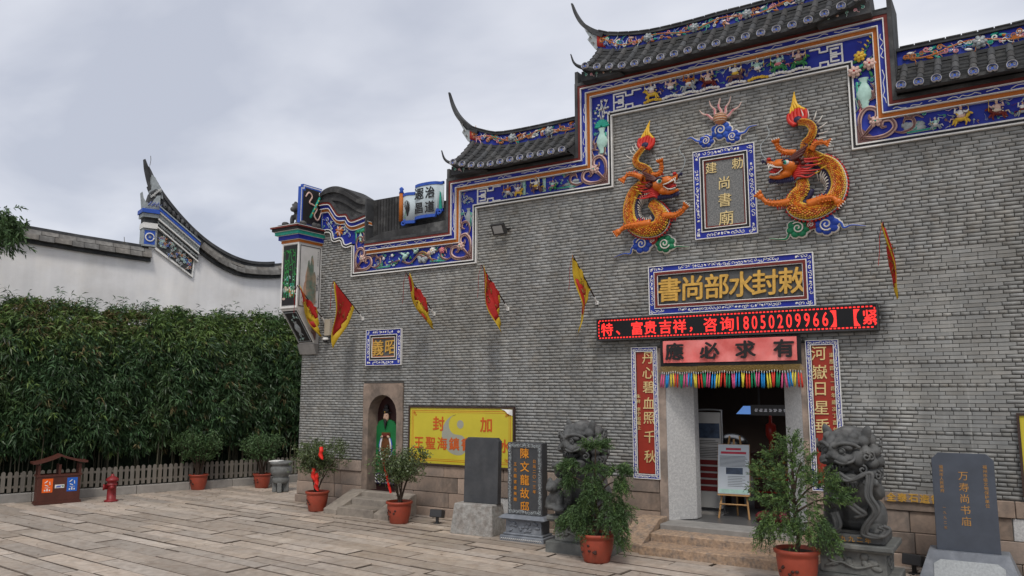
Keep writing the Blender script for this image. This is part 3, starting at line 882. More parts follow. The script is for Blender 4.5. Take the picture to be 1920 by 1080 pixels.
# flowering branch and birds, lower left panel
def branch(mb):
    mb.smooth = True; rr = random.Random(4)
    two_tone(mb, catmull([(2.75, 5.36, .05), (3.05, 5.42, .06), (3.35, 5.33, .06), (3.6, 5.48, .07), (3.85, 5.40, .06), (4.1, 5.34, .05)], 4), 0.022, m_pinkw, m_brown)
    two_tone(mb, catmull([(3.4, 5.36, .05), (3.62, 5.52, .06), (3.8, 5.5, .06), (4.02, 5.3, .06)], 4), 0.03, m_yellow, m_brown)
    for i in range(46):
        leaf_blob(mb, rr.uniform(2.4, 4.4), rr.uniform(5.32, 5.58), rr.uniform(.05, .1), rr.uniform(0, 6.28), (m_teal, m_green, m_tealw)[i % 3], 0.055)
    for x, y, r, m in [(4.0, 5.55, .09, m_white), (4.25, 5.53, .08, m_pink), (3.9, 5.5, .06, m_pinkw), (2.6, 5.5, .04, m_white), (2.85, 5.55, .04, m_white)]:
        flower(mb, x, y, r, m, m_yellow, 7, 0.07)
    for bx, by, sc_ in [(3.25, 5.48, 1.0), (3.55, 5.56, 0.7)]:
        mb.mat(m_tealw).ell((bx, by, 0.09), (0.10 * sc_, 0.05 * sc_, 0.05), 8, 5, (0, 0, 0.5)); mb.ell((bx + 0.08 * sc_, by + 0.06 * sc_, 0.10), (0.04 * sc_, 0.035 * sc_, 0.035), 7, 5)
        mb.ell((bx - 0.07 * sc_, by + 0.06 * sc_, 0.08), (0.10 * sc_, 0.03 * sc_, 0.02), 7, 4, (0, 0, -0.5)); mb.mat(m_bluel).ell((bx - 0.11 * sc_, by - 0.05 * sc_, 0.07), (0.1 * sc_, 0.025 * sc_, 0.02), 7, 4, (0, 0, 0.9))
    mb.mat(m_grey)
    for i in range(9):
        mb.ell((3.72 + rr.uniform(-.1, .12), 5.3 + rr.uniform(0, .16), .06), (rr.uniform(.03, .06), rr.uniform(.04, .08), .05), 6, 5)
    mb.smooth = False
orn('branch_relief', branch)
# key patterns
for x0, y0, x1, y1, fl in [(5.16, 6.43, 5.72, 6.73, False), (8.31, 7.81, 8.86, 8.13, False), (11.88, 7.81, 12.37, 8.13, True), (14.95, 6.43, 15.5, 6.73, True)]:
    orn('key_fret', lambda mb: fret(mb, x0, y0, x1, y1, m_white, fl))
# eight riders on the top frieze
pal = [(m_white, m_yellow, m_pinkw), (m_pinkw, m_grey, m_white), (m_orange, m_grey, m_white), (m_pinkw, m_maroon, m_cream), (m_white, m_brown, m_yellow), (m_tealw, m_grey, m_white), (m_tealw, m_green, m_pink), (m_pinkw, m_green, m_brown), (m_white, m_grey, m_maroon)]
xs = [9.17, 9.52, 9.86, 10.20, 10.60, 11.00, 11.32, 11.62]
xs = [9.10, 9.46, 9.80, 10.17, 10.64, 11.02, 11.38, 11.70]
for i, x in enumerate(xs):
    rr = random.Random(60 + i)
    def f(mb):
        rider(mb, x, 7.835, 0.345, pal[i % len(pal)], flip=1 if i % 3 else -1, horse=(i % 4 != 1), rnd=rr)
        cloud_foot(mb, x, 7.825, 0.36, m_yellow if i in (0, 5) else m_white, rnd=rr)
    orn('rider_relief', f)
rr = random.Random(77)
for i, (x, p_, s) in enumerate([(5.95, pal[2], 0.27), (6.18, pal[0], 0.25), (6.62, pal[4], 0.33), (6.98, pal[6], 0.22), (13.62, pal[5], 0.2), (13.95, pal[0], 0.31), (14.42, pal[3], 0.31), (14.72, pal[8], 0.22), (15.0, pal[1], 0.28)]):
    orn('rider_relief', lambda mb: rider(mb, x, 6.43, s, p_, flip=1 if i % 2 else -1, rnd=rr))
def rocks(x0, x1, y0):
    def f(mb):
        r2 = random.Random(int(x0 * 10)); mb.smooth = True; mb.mat(m_grey)
        for i in range(7):
            mb.ell((r2.uniform(x0, x1), y0 + r2.uniform(0, .12), .04), (r2.uniform(.05, .1), r2.uniform(.03, .06), .03), 7, 5)
        if x0 > 10: return
        mb.mat(m_tealw).box(x0 - .55, y0, 0.03, x0 - .48, y0 + .32, .05); mb.box(x0 - 1.02, y0, 0.03, x0 - .95, y0 + .3, .05)
        mb.smooth = False
    return f
orn('rock_relief', rocks(7.28, 7.6, 6.46)); orn('rock_relief', rocks(13.2, 13.45, 6.48))

# small white, teal and pink curls that fill the blue ground between the larger motifs
def filler(mb):
    r4 = random.Random(91); mb.smooth = True
    zones = [(8.98, 11.7, 7.86, 8.12, 44), (5.75, 7.3, 6.47, 6.75, 28), (13.5, 15.0, 6.47, 6.75, 26), (2.3, 4.4, 5.32, 5.6, 40), (4.78, 5.0, 5.8, 6.75, 16), (7.88, 8.13, 6.95, 8.1, 18), (12.55, 12.8, 6.95, 8.1, 18), (8.98, 11.7, 8.02, 8.13, 26), (0.65, 1.5, 6.2, 6.6, 14), (1.7, 2.05, 5.3, 5.95, 10)]
    for x0, x1, y0, y1, n_ in zones:
        for _ in range(n_):
            m1, m2 = r4.choice([(m_white, m_tealw), (m_white, m_bluel), (m_tealw, m_teal), (m_pinkw, m_brown), (m_white, m_grey)])
            curl(mb, r4.uniform(x0, x1), r4.uniform(y0, y1), r4.uniform(.022, .04), r4.uniform(0, 6.28), r4.random() < .5, m1, m2, .04, tail=2.2)
    mb.smooth = False
stuff(orn('small_curls', filler))
# ------------------------------------------------------------------ roofs over the stepped gable
me_tile = None
def barrel_mesh():
    n, vs, fs = 8, [], []
    for yy, r in ((0.0, 1.0), (0.04, 1.0), (0.05, 0.93), (1.0, 0.85)):
        for k in range(n + 1):
            a = math.pi * k / n
            vs.append((r * math.cos(a), yy, r * math.sin(a)))
    for i in range(3):
        for k in range(n):
            fs.append((i * (n + 1) + k, i * (n + 1) + k + 1, (i + 1) * (n + 1) + k + 1, (i + 1) * (n + 1) + k))
    fs.append(list(range(n + 1)))
    me = bpy.data.meshes.new('tile'); me.from_pydata(vs, [], fs); me.materials.append(m_tile)
    me.polygons.foreach_set('use_smooth', [True] * (len(fs) - 1) + [False]); return me
def tile_end_mesh():
    mb = MB()
    ring = [(math.cos(a) * 1.0, math.sin(a) * 1.0) for a in [R(-35) + i * R(250) / 12 for i in range(13)]]
    poly = ring + [(-0.35, -0.72), (0, -0.5), (0.35, -0.72)]
    mb.mat(m_bluel).prism(poly, 0.0, 0.06)
    mb.mat(M('tile_end_white', (0.5, 0.5, 0.52), 0.7)).tube([(x, y, 0.07) for x, y in poly], 0.085, 5, closed=True)
    for s in (-1, 1):
        mb.tube(sp_pts(0.42 * s, -0.05, 0.05, 0.36, R(90), 1.1, s, 12, 0.07), 0.08, 4)
    o = mb.build('tile_end'); me = o.data; bpy.data.objects.remove(o); return me
m_pan = M('dark_pan_tile', (0.03, 0.031, 0.032), 0.9, 0.4, 9, 0.4, 50, col2=(0.06, 0.06, 0.058), mix=(.5, .7))
ME_BARREL, ME_END = barrel_mesh(), tile_end_mesh()
def fpath(path, x):
    if x <= path[0][0]: return path[0][1]
    return interp(path, x)
def roof(x0, x1, eave, rbase, cap, n_rows, tipL, tipR, seed):
    """short tiled roof: eave(x), rbase(x), cap(x) are height functions"""
    rr = random.Random(seed)
    YE, YR = -0.50, 0.20
    def S(x, t, up=0.0):
        return Vector((x, lerp(YE, YR, t), lerp(eave(x), rbase(x), t) - 0.05 * math.sin(math.pi * t) + up))
    body = MB(); N = 28
    # stepped pan tiles
    for c in range(6):
        t0, t1 = c / 6, (c + 1) / 6 + 0.02
        P = [S(lerp(x0, x1, i / N), t0, 0.028) for i in range(N + 1)] + [S(lerp(x0, x1, i / N), min(t1, 1), -0.002) for i in range(N + 1)] + [S(lerp(x0, x1, i / N), t0, 0.004) for i in range(N + 1)]
        n1 = N + 1
        body.mat(m_pan).add(P, [(i, i + 1, n1 + i + 1, n1 + i) for i in range(N)] + [(2 * n1 + i, 2 * n1 + i + 1, i + 1, i) for i in range(N)])
    # soffit and back slope
    A = [S(lerp(x0, x1, i / N), 0, 0.002) for i in range(N + 1)]; B2 = [Vector((p.x, -0.16, min(p.z, eave((x0 + x1) / 2) + 0.06) + 0.02)) for p in A]; A2 = [p + Vector((0, 0.0, -0.05)) for p in A]
    body.mat(m_tiled).add(A + A2 + B2, [(i, i + 1, N + 1 + i + 1, N + 1 + i) for i in range(N)] + [(N + 1 + i, N + 2 + i, 2 * N + 3 + i, 2 * N + 2 + i) for i in range(N)])
    Cc = [S(lerp(x0, x1, i / N), 1) for i in range(N + 1)]; D = [Vector((p.x, 1.1, p.z - 0.75)) for p in Cc]
    C0 = [Vector((p.x, 0.32, p.z)) for p in Cc]
    body.add(Cc + C0, [(i, i + 1, N + 1 + i + 1, N + 1 + i) for i in range(N)]); body.add(C0 + D, [(i, i + 1, N + 1 + i + 1, N + 1 + i) for i in range(N)])
    lo = eave((x0 + x1) / 2) - 0.03
    for xx in (x0, x1):
        pe = [S(xx, t, 0.0) for t in (0, .25, .5, .75, 1)] + [Vector((xx, 0.32, rbase(xx))), Vector((xx, 1.1, rbase(xx) - .75)), Vector((xx, 1.1, lo)), Vector((xx, -0.16, lo))]
        body.add(pe, [list(range(len(pe)))])
    ro = body.build('roof', temple)
    # dark strip of plaster below the ridge band, painted band and cap
    rd = MB(); N2 = 60
    xa, xb = x0 - (0.0 if not tipL else -0.02), x1
    X = [lerp(xa, xb, i / N2) for i in range(N2 + 1)]
    def slab(f0, f1, y0, y1, mm):
        v = []
        for x in X:
            v += [(x, y0, f0(x)), (x, y0, f1(x)), (x, y1, f1(x)), (x, y1, f0(x))]
        f = []
        for i in range(N2):
            for k in range(4):
                f.append((4 * i + k, 4 * i + (k + 1) % 4, 4 * i + 4 + (k + 1) % 4, 4 * i + 4 + k))
        f += [(0, 1, 2, 3), (4 * N2, 4 * N2 + 1, 4 * N2 + 2, 4 * N2 + 3)]
        rd.mat(mm).add(v, f)
    slab(lambda x: rbase(x) - 0.03, lambda x: rbase(x) + 0.025, 0.14, 0.36, m_tiled)
    slab(lambda x: rbase(x) + 0.025, lambda x: cap(x) - 0.045, 0.17, 0.33, m_blue)
    slab(lambda x: cap(x) - 0.05, lambda x: cap(x), 0.12, 0.38, m_tiled)
    rdo = rd.build('ridge', temple)
    # cap tiles and the upswept tips
    cp = MB()
    x = xa + 0.05
    while x < xb - 0.1:
        za, zb, th_ = cap(x), cap(x + .20), 0.016 + rr.uniform(0, 0.004); cp.mat(m_tile).add([(x, .105, za), (x + .2, .105, zb), (x + .2, .395, zb), (x, .395, za), (x, .105, za + th_), (x + .2, .105, zb + th_), (x + .2, .395, zb + th_), (x, .395, za + th_)], [(0, 3, 2, 1), (4, 5, 6, 7), (0, 1, 5, 4), (1, 2, 6, 5), (2, 3, 7, 6), (3, 0, 4, 7)]); x += 0.214
    stuff(cp.build('ridge_tiles', rdo))
    def tip(pts, sgn):
        t = MB(); P = catmull([(a, 0.25, b) for a, b in pts], 6); k = len(P)
        w = [lerp(0.14, 0.03, i / (k - 1)) for i in range(k)]; h = [lerp(0.12, 0.03, i / (k - 1)) for i in range(k)]
        v = []; f = []
        for i, p in enumerate(P):
            d = (P[min(i + 1, k - 1)] - P[max(i - 1, 0)]).normalized(); nn = Vector((-d.z, 0, d.x))
            if nn.z < 0: nn = -nn
            v += [p + Vector((0, -w[i], 0)), p + Vector((0, -w[i], 0)) - nn * h[i], p + Vector((0, w[i], 0)) - nn * h[i], p + Vector((0, w[i], 0))]
        for i in range(k - 1):
            for q in range(4):
                f.append((4 * i + q, 4 * i + (q + 1) % 4, 4 * i + 4 + (q + 1) % 4, 4 * i + 4 + q))
        f += [(0, 1, 2, 3), (4 * k - 4, 4 * k - 3, 4 * k - 2, 4 * k - 1)]
        t.mat(m_tiled).add(v, f)
        t.build('ridge_tip', rdo)
    for tp, sg in ((tipL, -1), (tipR, 1)):
        if tp:
            tip(tp, sg)
            ex, ez = tp[0]
            # bracket of carved scrolls under the tip, and red flame end of the painted band
            b = MB(); xe = x0 if sg < 0 else x1
            T = lambda u: xe + sg * u
            b.mat(m_tiled)
            poly = [(T(-0.02), rbase(xe) - 0.02), (T(0.04), rbase(xe) + 0.02), (T(0.20), rbase(xe) + 0.25), (T(0.16), rbase(xe) + 0.30), (T(0.27), rbase(xe) + 0.50), (T(0.08), cap(xe) - 0.08), (T(-0.02), cap(xe) - 0.1)]
            bb = MB(); bb.T = Matrix.Rotation(R(90), 4, 'X'); bb.mat(m_grey).prism(poly, -0.34, -0.16)
            for (u, v_, s_, a_) in [(0.06, 0.14, 0.045, 0.6), (0.12, 0.27, 0.05, 2.2), (0.07, 0.36, 0.045, 4.0), (0.17, 0.42, 0.04, 1.0)]:
                curl(bb, T(u), rbase(xe) + v_, s_, a_, sg > 0, m_white, m_tiled, -0.155)
            bb.build('ridge_bracket', rdo)
    # ornament on the painted band
    om = MB(); om.T = Matrix.Rotation(R(90), 4, 'X'); om.smooth = True
    x = x0 + 0.12
    if tipL:
        om.mat(m_red).prism([(x0 + 0.01, rbase(x0) + 0.06), (x0 + 0.2, rbase(x0 + .2) + 0.06), (x0 + 0.10, (rbase(x0) + cap(x0)) / 2), (x0 + 0.22, cap(x0 + .2) - 0.09), (x0 + 0.01, cap(x0) - 0.09)], -0.17, -0.155)
    ti = 0
    while x < x1 - 0.08:
        hh = (cap(x) - rbase(x) - 0.075); yc = rbase(x) + 0.028 + hh / 2
        pc = [(m_white, m_orange), (m_tealw, m_teal), (m_white, m_pink), (m_cream, m_orange), (m_white, m_bluel), (m_tealw, m_white)]
        me_, mi_ = pc[rr.randrange(6)]
        curl(om, x, yc + rr.uniform(-.25, .25) * hh, hh * rr.uniform(.22, .36), rr.uniform(0, 6.28), rr.random() < .5, me_, mi_, -0.15, tail=1.8)
        if rr.random() < 0.6:
            leaf_blob(om, x + rr.uniform(-.05, .05), yc + rr.uniform(-.3, .3) * hh, hh * .55, rr.uniform(-0.6, 0.6), rr.choice([m_teal, m_orange, m_pinkw, m_white]), -0.155)
        x += rr.uniform(0.045, 0.075); ti += 1
        if ti % 15 == 0:
            flower(om, x + .06, yc, hh * .5, m_grey, m_white, 7, -0.14)
    wl = [(x0 + .1 + (x1 - x0 - .2) * i / 40, 0, 0) for i in range(41)]
    two_tone(om, [(p[0], rbase(p[0]) + 0.05 + (cap(p[0]) - rbase(p[0]) - .12) * (0.5 + 0.33 * math.sin(p[0] * 5)), -0.15) for p in wl], 0.016, m_white, m_orange, taper=False)
    om.build('ridge_ornament', rdo)
    # barrel tile rows
    for i in range(n_rows):
        x = lerp(x0 + 0.09, x1 - 0.09, i / (n_rows - 1))
        for c in range(4):
            a, b = S(x, c / 4 - 0.02, 0.012), S(x, (c + 1) / 4, 0.012); d = b - a
            o = bpy.data.objects.new('tile', ME_BARREL); COL.objects.link(o); o.parent = ro
            o.location = a; o.scale = (0.058, d.length * 1.04, 0.062)
            o.rotation_euler = (math.atan2(d.z, d.y), 0, rr.uniform(-0.02, 0.02))
        a = S(x, -0.02, 0.012)
        o = bpy.data.objects.new('tile_end', ME_END); COL.objects.link(o); o.parent = ro
        o.location = a + Vector((0, -0.004, 0.006)); o.scale = (0.066, 0.066, 0.30); o.rotation_euler = (R(90 - 12), 0, rr.uniform(-.05, .05))
    # upturned eave corners
    for tp, sg, xe in ((tipL, -1, x0), (tipR, 1, x1)):
        if tp:
            c = MB()
            P = catmull([(xe - sg * 0.25, YE + 0.03, eave(xe - sg * .25) - 0.02), (xe + sg * 0.02, YE, eave(xe) - 0.0), (xe + sg * 0.14, YE - 0.03, eave(xe) + 0.10), (xe + sg * 0.20, YE - 0.05, eave(xe) + 0.28)], 5)
            c.mat(m_tiled).tube(P, [lerp(0.05, 0.012, i / (len(P) - 1)) for i in range(len(P))], 6)
            c.T = Matrix.Rotation(R(90), 4, 'X')
            e0 = eave((x0 + x1) / 2)
            poly = [(xe + sg * 0.06, e0 - 0.03), (xe + sg * 0.05, eave(xe) - 0.05), (xe - sg * 0.35, eave(xe - sg * .35) - 0.05), (xe - sg * .75, e0 - 0.0), (xe - sg * .75, e0 - 0.03)]
            c.mat(m_tiled).prism(poly, 0.19, 0.40)
            for k_, (u, v_, s_) in enumerate([(0.05, 0.08, .05), (0.16, 0.06, .05), (0.28, 0.06, .045), (0.42, 0.04, .035), (0.56, 0.03, .03)]):
                curl(c, xe - sg * u, e0 + v_, s_, k_ * 1.3, k_ % 2, m_white, (m_teal, m_pink, m_teal, m_orange, m_teal)[k_], 0.41)
            c.build('eave_corner', ro)
    return ro
CX = 10.335
def sym(path):
    return path + [(2 * CX - a, b) for a, b in path[::-1]]
EC = [(7.66, 8.72), (7.865, 8.63), (8.1, 8.555), (8.36, 8.49), (8.63, 8.44), (8.9, 8.413), (9.4, 8.406), (10.335, 8.415)]
RC = [(7.6, 9.36), (7.88, 9.23), (8.2, 9.13), (8.6, 9.07), (9.37, 9.04), (10.335, 9.01)]
CC = [(7.6, 9.86), (7.83, 9.66), (8.135, 9.5), (8.6, 9.385), (9.12, 9.315), (9.87, 9.30), (10.335, 9.31)]
fE, fR, fC = sym(EC), sym(RC), sym(CC)
sm = lambda path: (lambda P: (lambda x: fpath(P, x)))([(p.x, p.y) for p in catmull([(a, b, 0) for a, b in path], 5)])
TL = [(8.05, 9.545), (7.83, 9.665), (7.57, 9.885), (7.40, 10.14), (7.29, 10.40)]
roof(7.86, 2 * CX - 7.86, sm(fE), sm(fR), sm(fC), 20, TL, [(2 * CX - a, b) for a, b in TL], 1)
EL = [(4.6, 7.33), (4.844, 7.24), (5.08, 7.165), (5.32, 7.10), (5.55, 7.06), (5.83, 7.045), (6.34, 7.054), (7.6, 7.06)]
RL = [(4.6, 8.0), (4.78, 7.895), (5.36, 7.695), (5.8, 7.63), (6.2, 7.61), (7.6, 7.62)]
CL = [(4.6, 8.40), (4.844, 8.22), (5.31, 8.02), (5.67, 7.94), (6.37, 7.918), (7.6, 7.925)]
TLL = [(5.05, 8.135), (4.83, 8.24), (4.507, 8.52), (4.308, 8.816), (4.17, 9.17)]
roof(4.78, 7.53, sm(EL), sm(RL), sm(CL), 12, TLL, None, 2)
mir = lambda P: [(2 * CX - a, b) for a, b in P[::-1]]
roof(13.14, 2 * CX - 4.78, sm(mir(EL)), sm(mir(RL)), sm(mir(CL)), 12, None, [(2 * CX - a, b) for a, b in TLL], 3)
# dark plaster returns of the stepped gable
gb = MB()
gb.box(7.535, -0.16, 6.9, 7.60, 0.62, 8.72); gb.box(13.07, -0.16, 6.9, 13.135, 0.62, 8.72)
gb.box(7.60, 0.01, 8.30, 13.07, 0.62, 8.60); gb.box(4.43, -0.16, 5.80, 4.49, 0.62, 7.26); gb.box(16.2, -0.16, 5.8, 16.26, 0.62, 7.26); gb.box(4.49, 0.01, 6.9, 7.535, 0.62, 7.3); gb.box(13.135, 0.01, 6.9, 16.2, 0.62, 7.3)
gb.build('gable_return', temple, m_tiled)

# parapet and curved coping at the west end, with the scroll-shaped tablet
pp = MB()
pp.T = Matrix.Rotation(R(90), 4, 'X')
pp.prism([(2.10, 5.88), (4.43, 5.88), (4.43, 6.60), (2.95, 6.94), (2.10, 6.94)], -0.55, -0.08)
pp.prism([(2.10, 5.88), (4.43, 5.88), (4.43, 6.16), (3.2, 6.12), (2.6, 6.10), (2.10, 5.96)], -0.2, 0.12)
for i in range(9):
    x = 2.2 + i * 0.085; pp.box(x, 6.0 + .02 * i, -0.09, x + 0.06, 6.93, -0.06)
pp.build('parapet', temple, m_mossy)
cv = MB(); cv.T = Matrix.Rotation(R(90), 4, 'X')
top = [(p.x, p.y) for p in catmull([(a, b, 0) for a, b in [(0.5, 7.18), (0.62, 7.34), (0.85, 7.40), (1.1, 7.385), (1.35, 7.30), (1.6, 7.16), (1.85, 7.02), (2.12, 6.94)]], 5)]
low = [(p[0], interp(CURV_T, min(max(p[0], 0.58), 2.09)) + 0.0) for p in top]
cv.strip(top, low, -0.55, 0.10)
cv.strip([(a, b - 0.07) for a, b in top], [(a, b - 0.16) for a, b in top], 0.08, 0.16)
cv.strip([(a, max(b - 0.30, c[1] + .01)) for (a, b), c in zip(top, low)], [(a, max(b - 0.36, c[1])) for (a, b), c in zip(top, low)], 0.08, 0.14)
cv.build('coping', temple, m_mossy)
# ------------------------------------------------------------------ corbelled corner pier with painted panels
pier = MB()
PX, PY = 0.56, 0.70
def ringbox(mb, x0, x1, y0, z0, z1, mm):
    mb.mat(mm).box(x0, y0, z0, x1, 0.3, z1)
m_pierw = M('pier_plaster', (0.55, 0.54, 0.52), 0.75, 0.1, 4, 0.1, 40, col2=(0.45, 0.42, 0.38), mix=(0.5, 0.75))
ringbox(pier, 0.0, PX, -PY, 4.46, 6.0, m_pierw)
for i, (o, z0, z1, mm) in enumerate([(0.03, 6.0, 6.06, m_orange), (0.05, 6.06, 6.075, m_white), (0.08, 6.075, 6.17, m_blue), (0.10, 6.17, 6.185, m_white), (0.14, 6.185, 6.26, m_teal), (0.165, 6.26, 6.275, m_white), (0.19, 6.275, 6.34, m_black), (0.22, 6.34, 6.375, m_maroon), (0.225, 6.375, 6.385, m_white)]):
    ringbox(pier, -o, PX + o * 0.6, -PY - o, z0, z1, mm)
ringbox(pier, -0.1, PX + 0.03, -PY - 0.1, 6.385, 6.44, m_tiled)
# tapering foot
def frus(mb, lo, hi, mm):
    (a0, b0, c0, z0), (a1, b1, c1, z1) = lo, hi
    v = [(a0, c0, z0), (b0, c0, z0), (b0, 0.3, z0), (a0, 0.3, z0), (a1, c1, z1), (b1, c1, z1), (b1, 0.3, z1), (a1, 0.3, z1)]
    mb.mat(mm).add(v, [(0, 3, 2, 1), (4, 5, 6, 7), (0, 1, 5, 4), (1, 2, 6, 5), (2, 3, 7, 6), (3, 0, 4, 7)])
frus(pier, (0.02, PX - 0.02, -0.10, 3.66), (0.0, PX, -PY, 4.46), m_pierw)
frus(pier, (0.0, PX - 0.02, -0.06, 3.42), (0.0, PX - 0.01, -0.16, 3.66), m_grout)
pier_o = pier.build('corner_pier', temple)
# front panel: black ground with green bamboo; side panel: mountain landscape; frames
fp = MB(); fp.mat(m_black).box(0.045, -PY - 0.012, 4.53, PX - 0.045, -PY, 5.94)
fp.build('painted_panel', pier_o)
fm = MB(); fm.mat(m_white)
for a, b, c, d in [(0.0, 4.46, 0.04, 6.0), (PX - 0.04, 4.46, PX, 6.0), (0.04, 4.46, PX - 0.04, 4.5), (0.04, 5.96, PX - 0.04, 6.0)]:
    fm.box(a, -PY - 0.02, b, c, -PY + 0.002, d)
fm.mat(m_black)
for y0, z0, y1, z1 in [(-PY + 0.03, 4.50, -PY + 0.045, 5.94), (-0.06, 4.50, -0.045, 5.94), (-PY + 0.03, 4.50, -0.045, 4.515), (-PY + 0.03, 5.925, -0.045, 5.94)]:
    fm.box(PX - 0.002, y0, z0, PX + 0.006, y1, z1)
fm.build('panel_frame', pier_o)
bb = MB(); rb2 = random.Random(9)
m_bleaf = M('bright_leaf_paint', (0.03, 0.28, 0.05), 0.5, 0.3, 20, 0)
for i in range(5):
    x = 0.12 + 0.08 * i; bb.mat(m_green).tube([(x, -PY - 0.016, 4.7), (x + rb2.uniform(-.05, .05), -PY - 0.016, 5.3), (x + rb2.uniform(-.1, .1), -PY - 0.016, 5.85)], [0.012, 0.009, 0.004], 5)
for i in range(110):
    cz = rb2.choice([5.78, 5.55, 5.40, 5.2, 5.05, 4.85]) + rb2.uniform(-.07, .07); cx = rb2.uniform(.1, .46); a = rb2.uniform(-2.8, -0.3)
    l = rb2.uniform(.06, .13); px, pz = cx + math.cos(a) * l, cz + math.sin(a) * l * .6
    dx, dz = -(pz - cz) * .16, (px - cx) * .16
    bb.mat(m_bleaf if cz > 5.25 else (m_teal, m_tealw, m_bleaf)[i % 3]); yy = -PY - 0.016 - 0.001 * (i % 8)
    mx_, mz_ = (cx + px) / 2, (cz + pz) / 2
    bb.add([(cx, yy, cz), (mx_ - dx, yy, mz_ - dz), (px, yy, pz), (mx_ + dx, yy, mz_ + dz)], [(0, 1, 2, 3)])
for i in range(16):
    bb.mat((m_orange, m_pinkw, m_cream, m_grey)[i % 4]); bb.ell((rb2.uniform(.1, .46), -PY - 0.01, rb2.uniform(4.58, 4.95)), (rb2.uniform(.03, .07), 0.012, rb2.uniform(.03, .07)), 6, 4)
bb.build('bamboo_painting', pier_o)
ls = MB(); ls.T = Matrix(((0, 0, 1, PX), (1, 0, 0, 0), (0, 1, 0, 0), (0, 0, 0, 1)))    # local x->y, y->z, z->x
m_mtn = M('mountain_paint', (0.13, 0.19, 0.15), 0.7, 0.4, 6, 0, col2=(0.34, 0.22, 0.15), mix=(0.42, 0.6))
m_mtn2 = M('tan_paint', (0.42, 0.26, 0.18), 0.7, 0.3, 6, 0)
for k, (cx, wd, z0, z1, mm) in enumerate([(-0.42, 0.17, 4.55, 5.45, m_mtn2), (-0.30, 0.15, 4.55, 5.74, m_mtn), (-0.40, 0.12, 4.6, 5.62, m_mtn), (-0.22, 0.13, 4.6, 5.36, m_mtn), (-0.5, 0.10, 4.55, 5.1, m_mtn2)]):
    pl_ = [(cx - wd * .5, z0), (cx + wd * .5, z0), (cx + wd * .42, lerp(z0, z1, .6)), (cx + wd * .38, lerp(z0, z1, .85)), (cx + wd * .1, z1), (cx - wd * .15, z1 - .04), (cx - wd * .4, lerp(z0, z1, .75))]
    ls.mat(mm).prism(pl_, 0.0, 0.003 + 0.0015 * k)
for i in range(26):
    ls.mat(m_black); x, zc = rb2.uniform(-.16, -.08), rb2.uniform(4.9, 5.3)
    ls.tube([(x, zc, .004), (x + rb2.uniform(-.06, .06), zc + rb2.uniform(-.02, .05), .004)], 0.0035, 4)
for i in range(9):
    ls.mat(m_black).box(-0.12, 5.82 - i * .04, 0, -0.105, 5.845 - i * .04, .003)
for i in range(8):
    ls.mat((m_pinkw, m_grey, m_orange)[i % 3]).ell((rb2.uniform(-.6, -.1), rb2.uniform(4.56, 4.72), 0.0), (rb2.uniform(.03, .06), rb2.uniform(.02, .05), .006), 6, 4)
ls.build('landscape_painting', pier_o)
# sloping foot: carved vase panel in front, plum tree at the side
ft = MB(); sl = math.atan2(0.60, 0.80)
ft.T = Matrix.Translation((0, -PY, 4.46)) @ Matrix.Rotation(R(90) - sl, 4, 'X') @ Matrix.Translation((0, -0.98, 0))
ft.T = Matrix(((1, 0, 0, 0), (0, math.cos(0) * -0.6, -0.8, -0.10), (0, 0.8, -0.6, 3.66), (0, 0, 0, 1)))
for a, b, c, d, mm, w_ in [(0.03, 0.03, 0.53, 0.96, m_white, .012), (0.05, 0.055, 0.51, 0.935, m_black, .018), (0.075, 0.085, 0.485, 0.90, m_grey, .024), (0.095, 0.105, 0.465, 0.88, m_black, .029)]:
    ft.mat(mm).box(a, b, 0, c, d, w_)
ft.smooth = True
vase(ft, 0.28, 0.3, 0.36, m_grey, 0.03, m_grey)
for i in range(9):
    curl(ft, 0.28 + rb2.uniform(-.14, .14), (0.2, 0.75)[i % 2] + rb2.uniform(-.06, .1), 0.04, i * 1.1, i % 2, m_grey, m_tealw, 0.035)
ft.smooth = False
for i in range(30):
    y = rb2.uniform(-.5, -.1); zc = 3.72 + rb2.uniform(0.0, 0.68)
    if y < -0.1 - 0.6 * (zc - 3.66) / .8 + .05: continue
PS = Matrix(((0, 0, 1, PX), (1, 0, 0, 0), (0, 1, 0, 0), (0, 0, 0, 1)))
ft.T = PS
for i in range(14):
    y0_, z0_ = -0.12, 3.75; a = 1.5 + rb2.uniform(-.2, .75); l = rb2.uniform(.25, .6)
    p1 = (y0_ + math.cos(a) * l * .5, z0_ + math.sin(a) * l * .5, 0.0); p2 = (p1[0] + rb2.uniform(-.12, .04), p1[1] + rb2.uniform(.05, .2), 0.0)
    ft.mat(m_brown).tube([(y0_, z0_, -.004), p1, p2], [.012, .007, .003], 5)
    for _ in range(4):
        ft.mat((m_pinkw, m_brown)[i % 2]).ell((p2[0] + rb2.uniform(-.05, .05), p2[1] + rb2.uniform(-.08, .04), 0.0), (.012, .012, .006), 5, 4)
ft.build('carved_foot', pier_o)
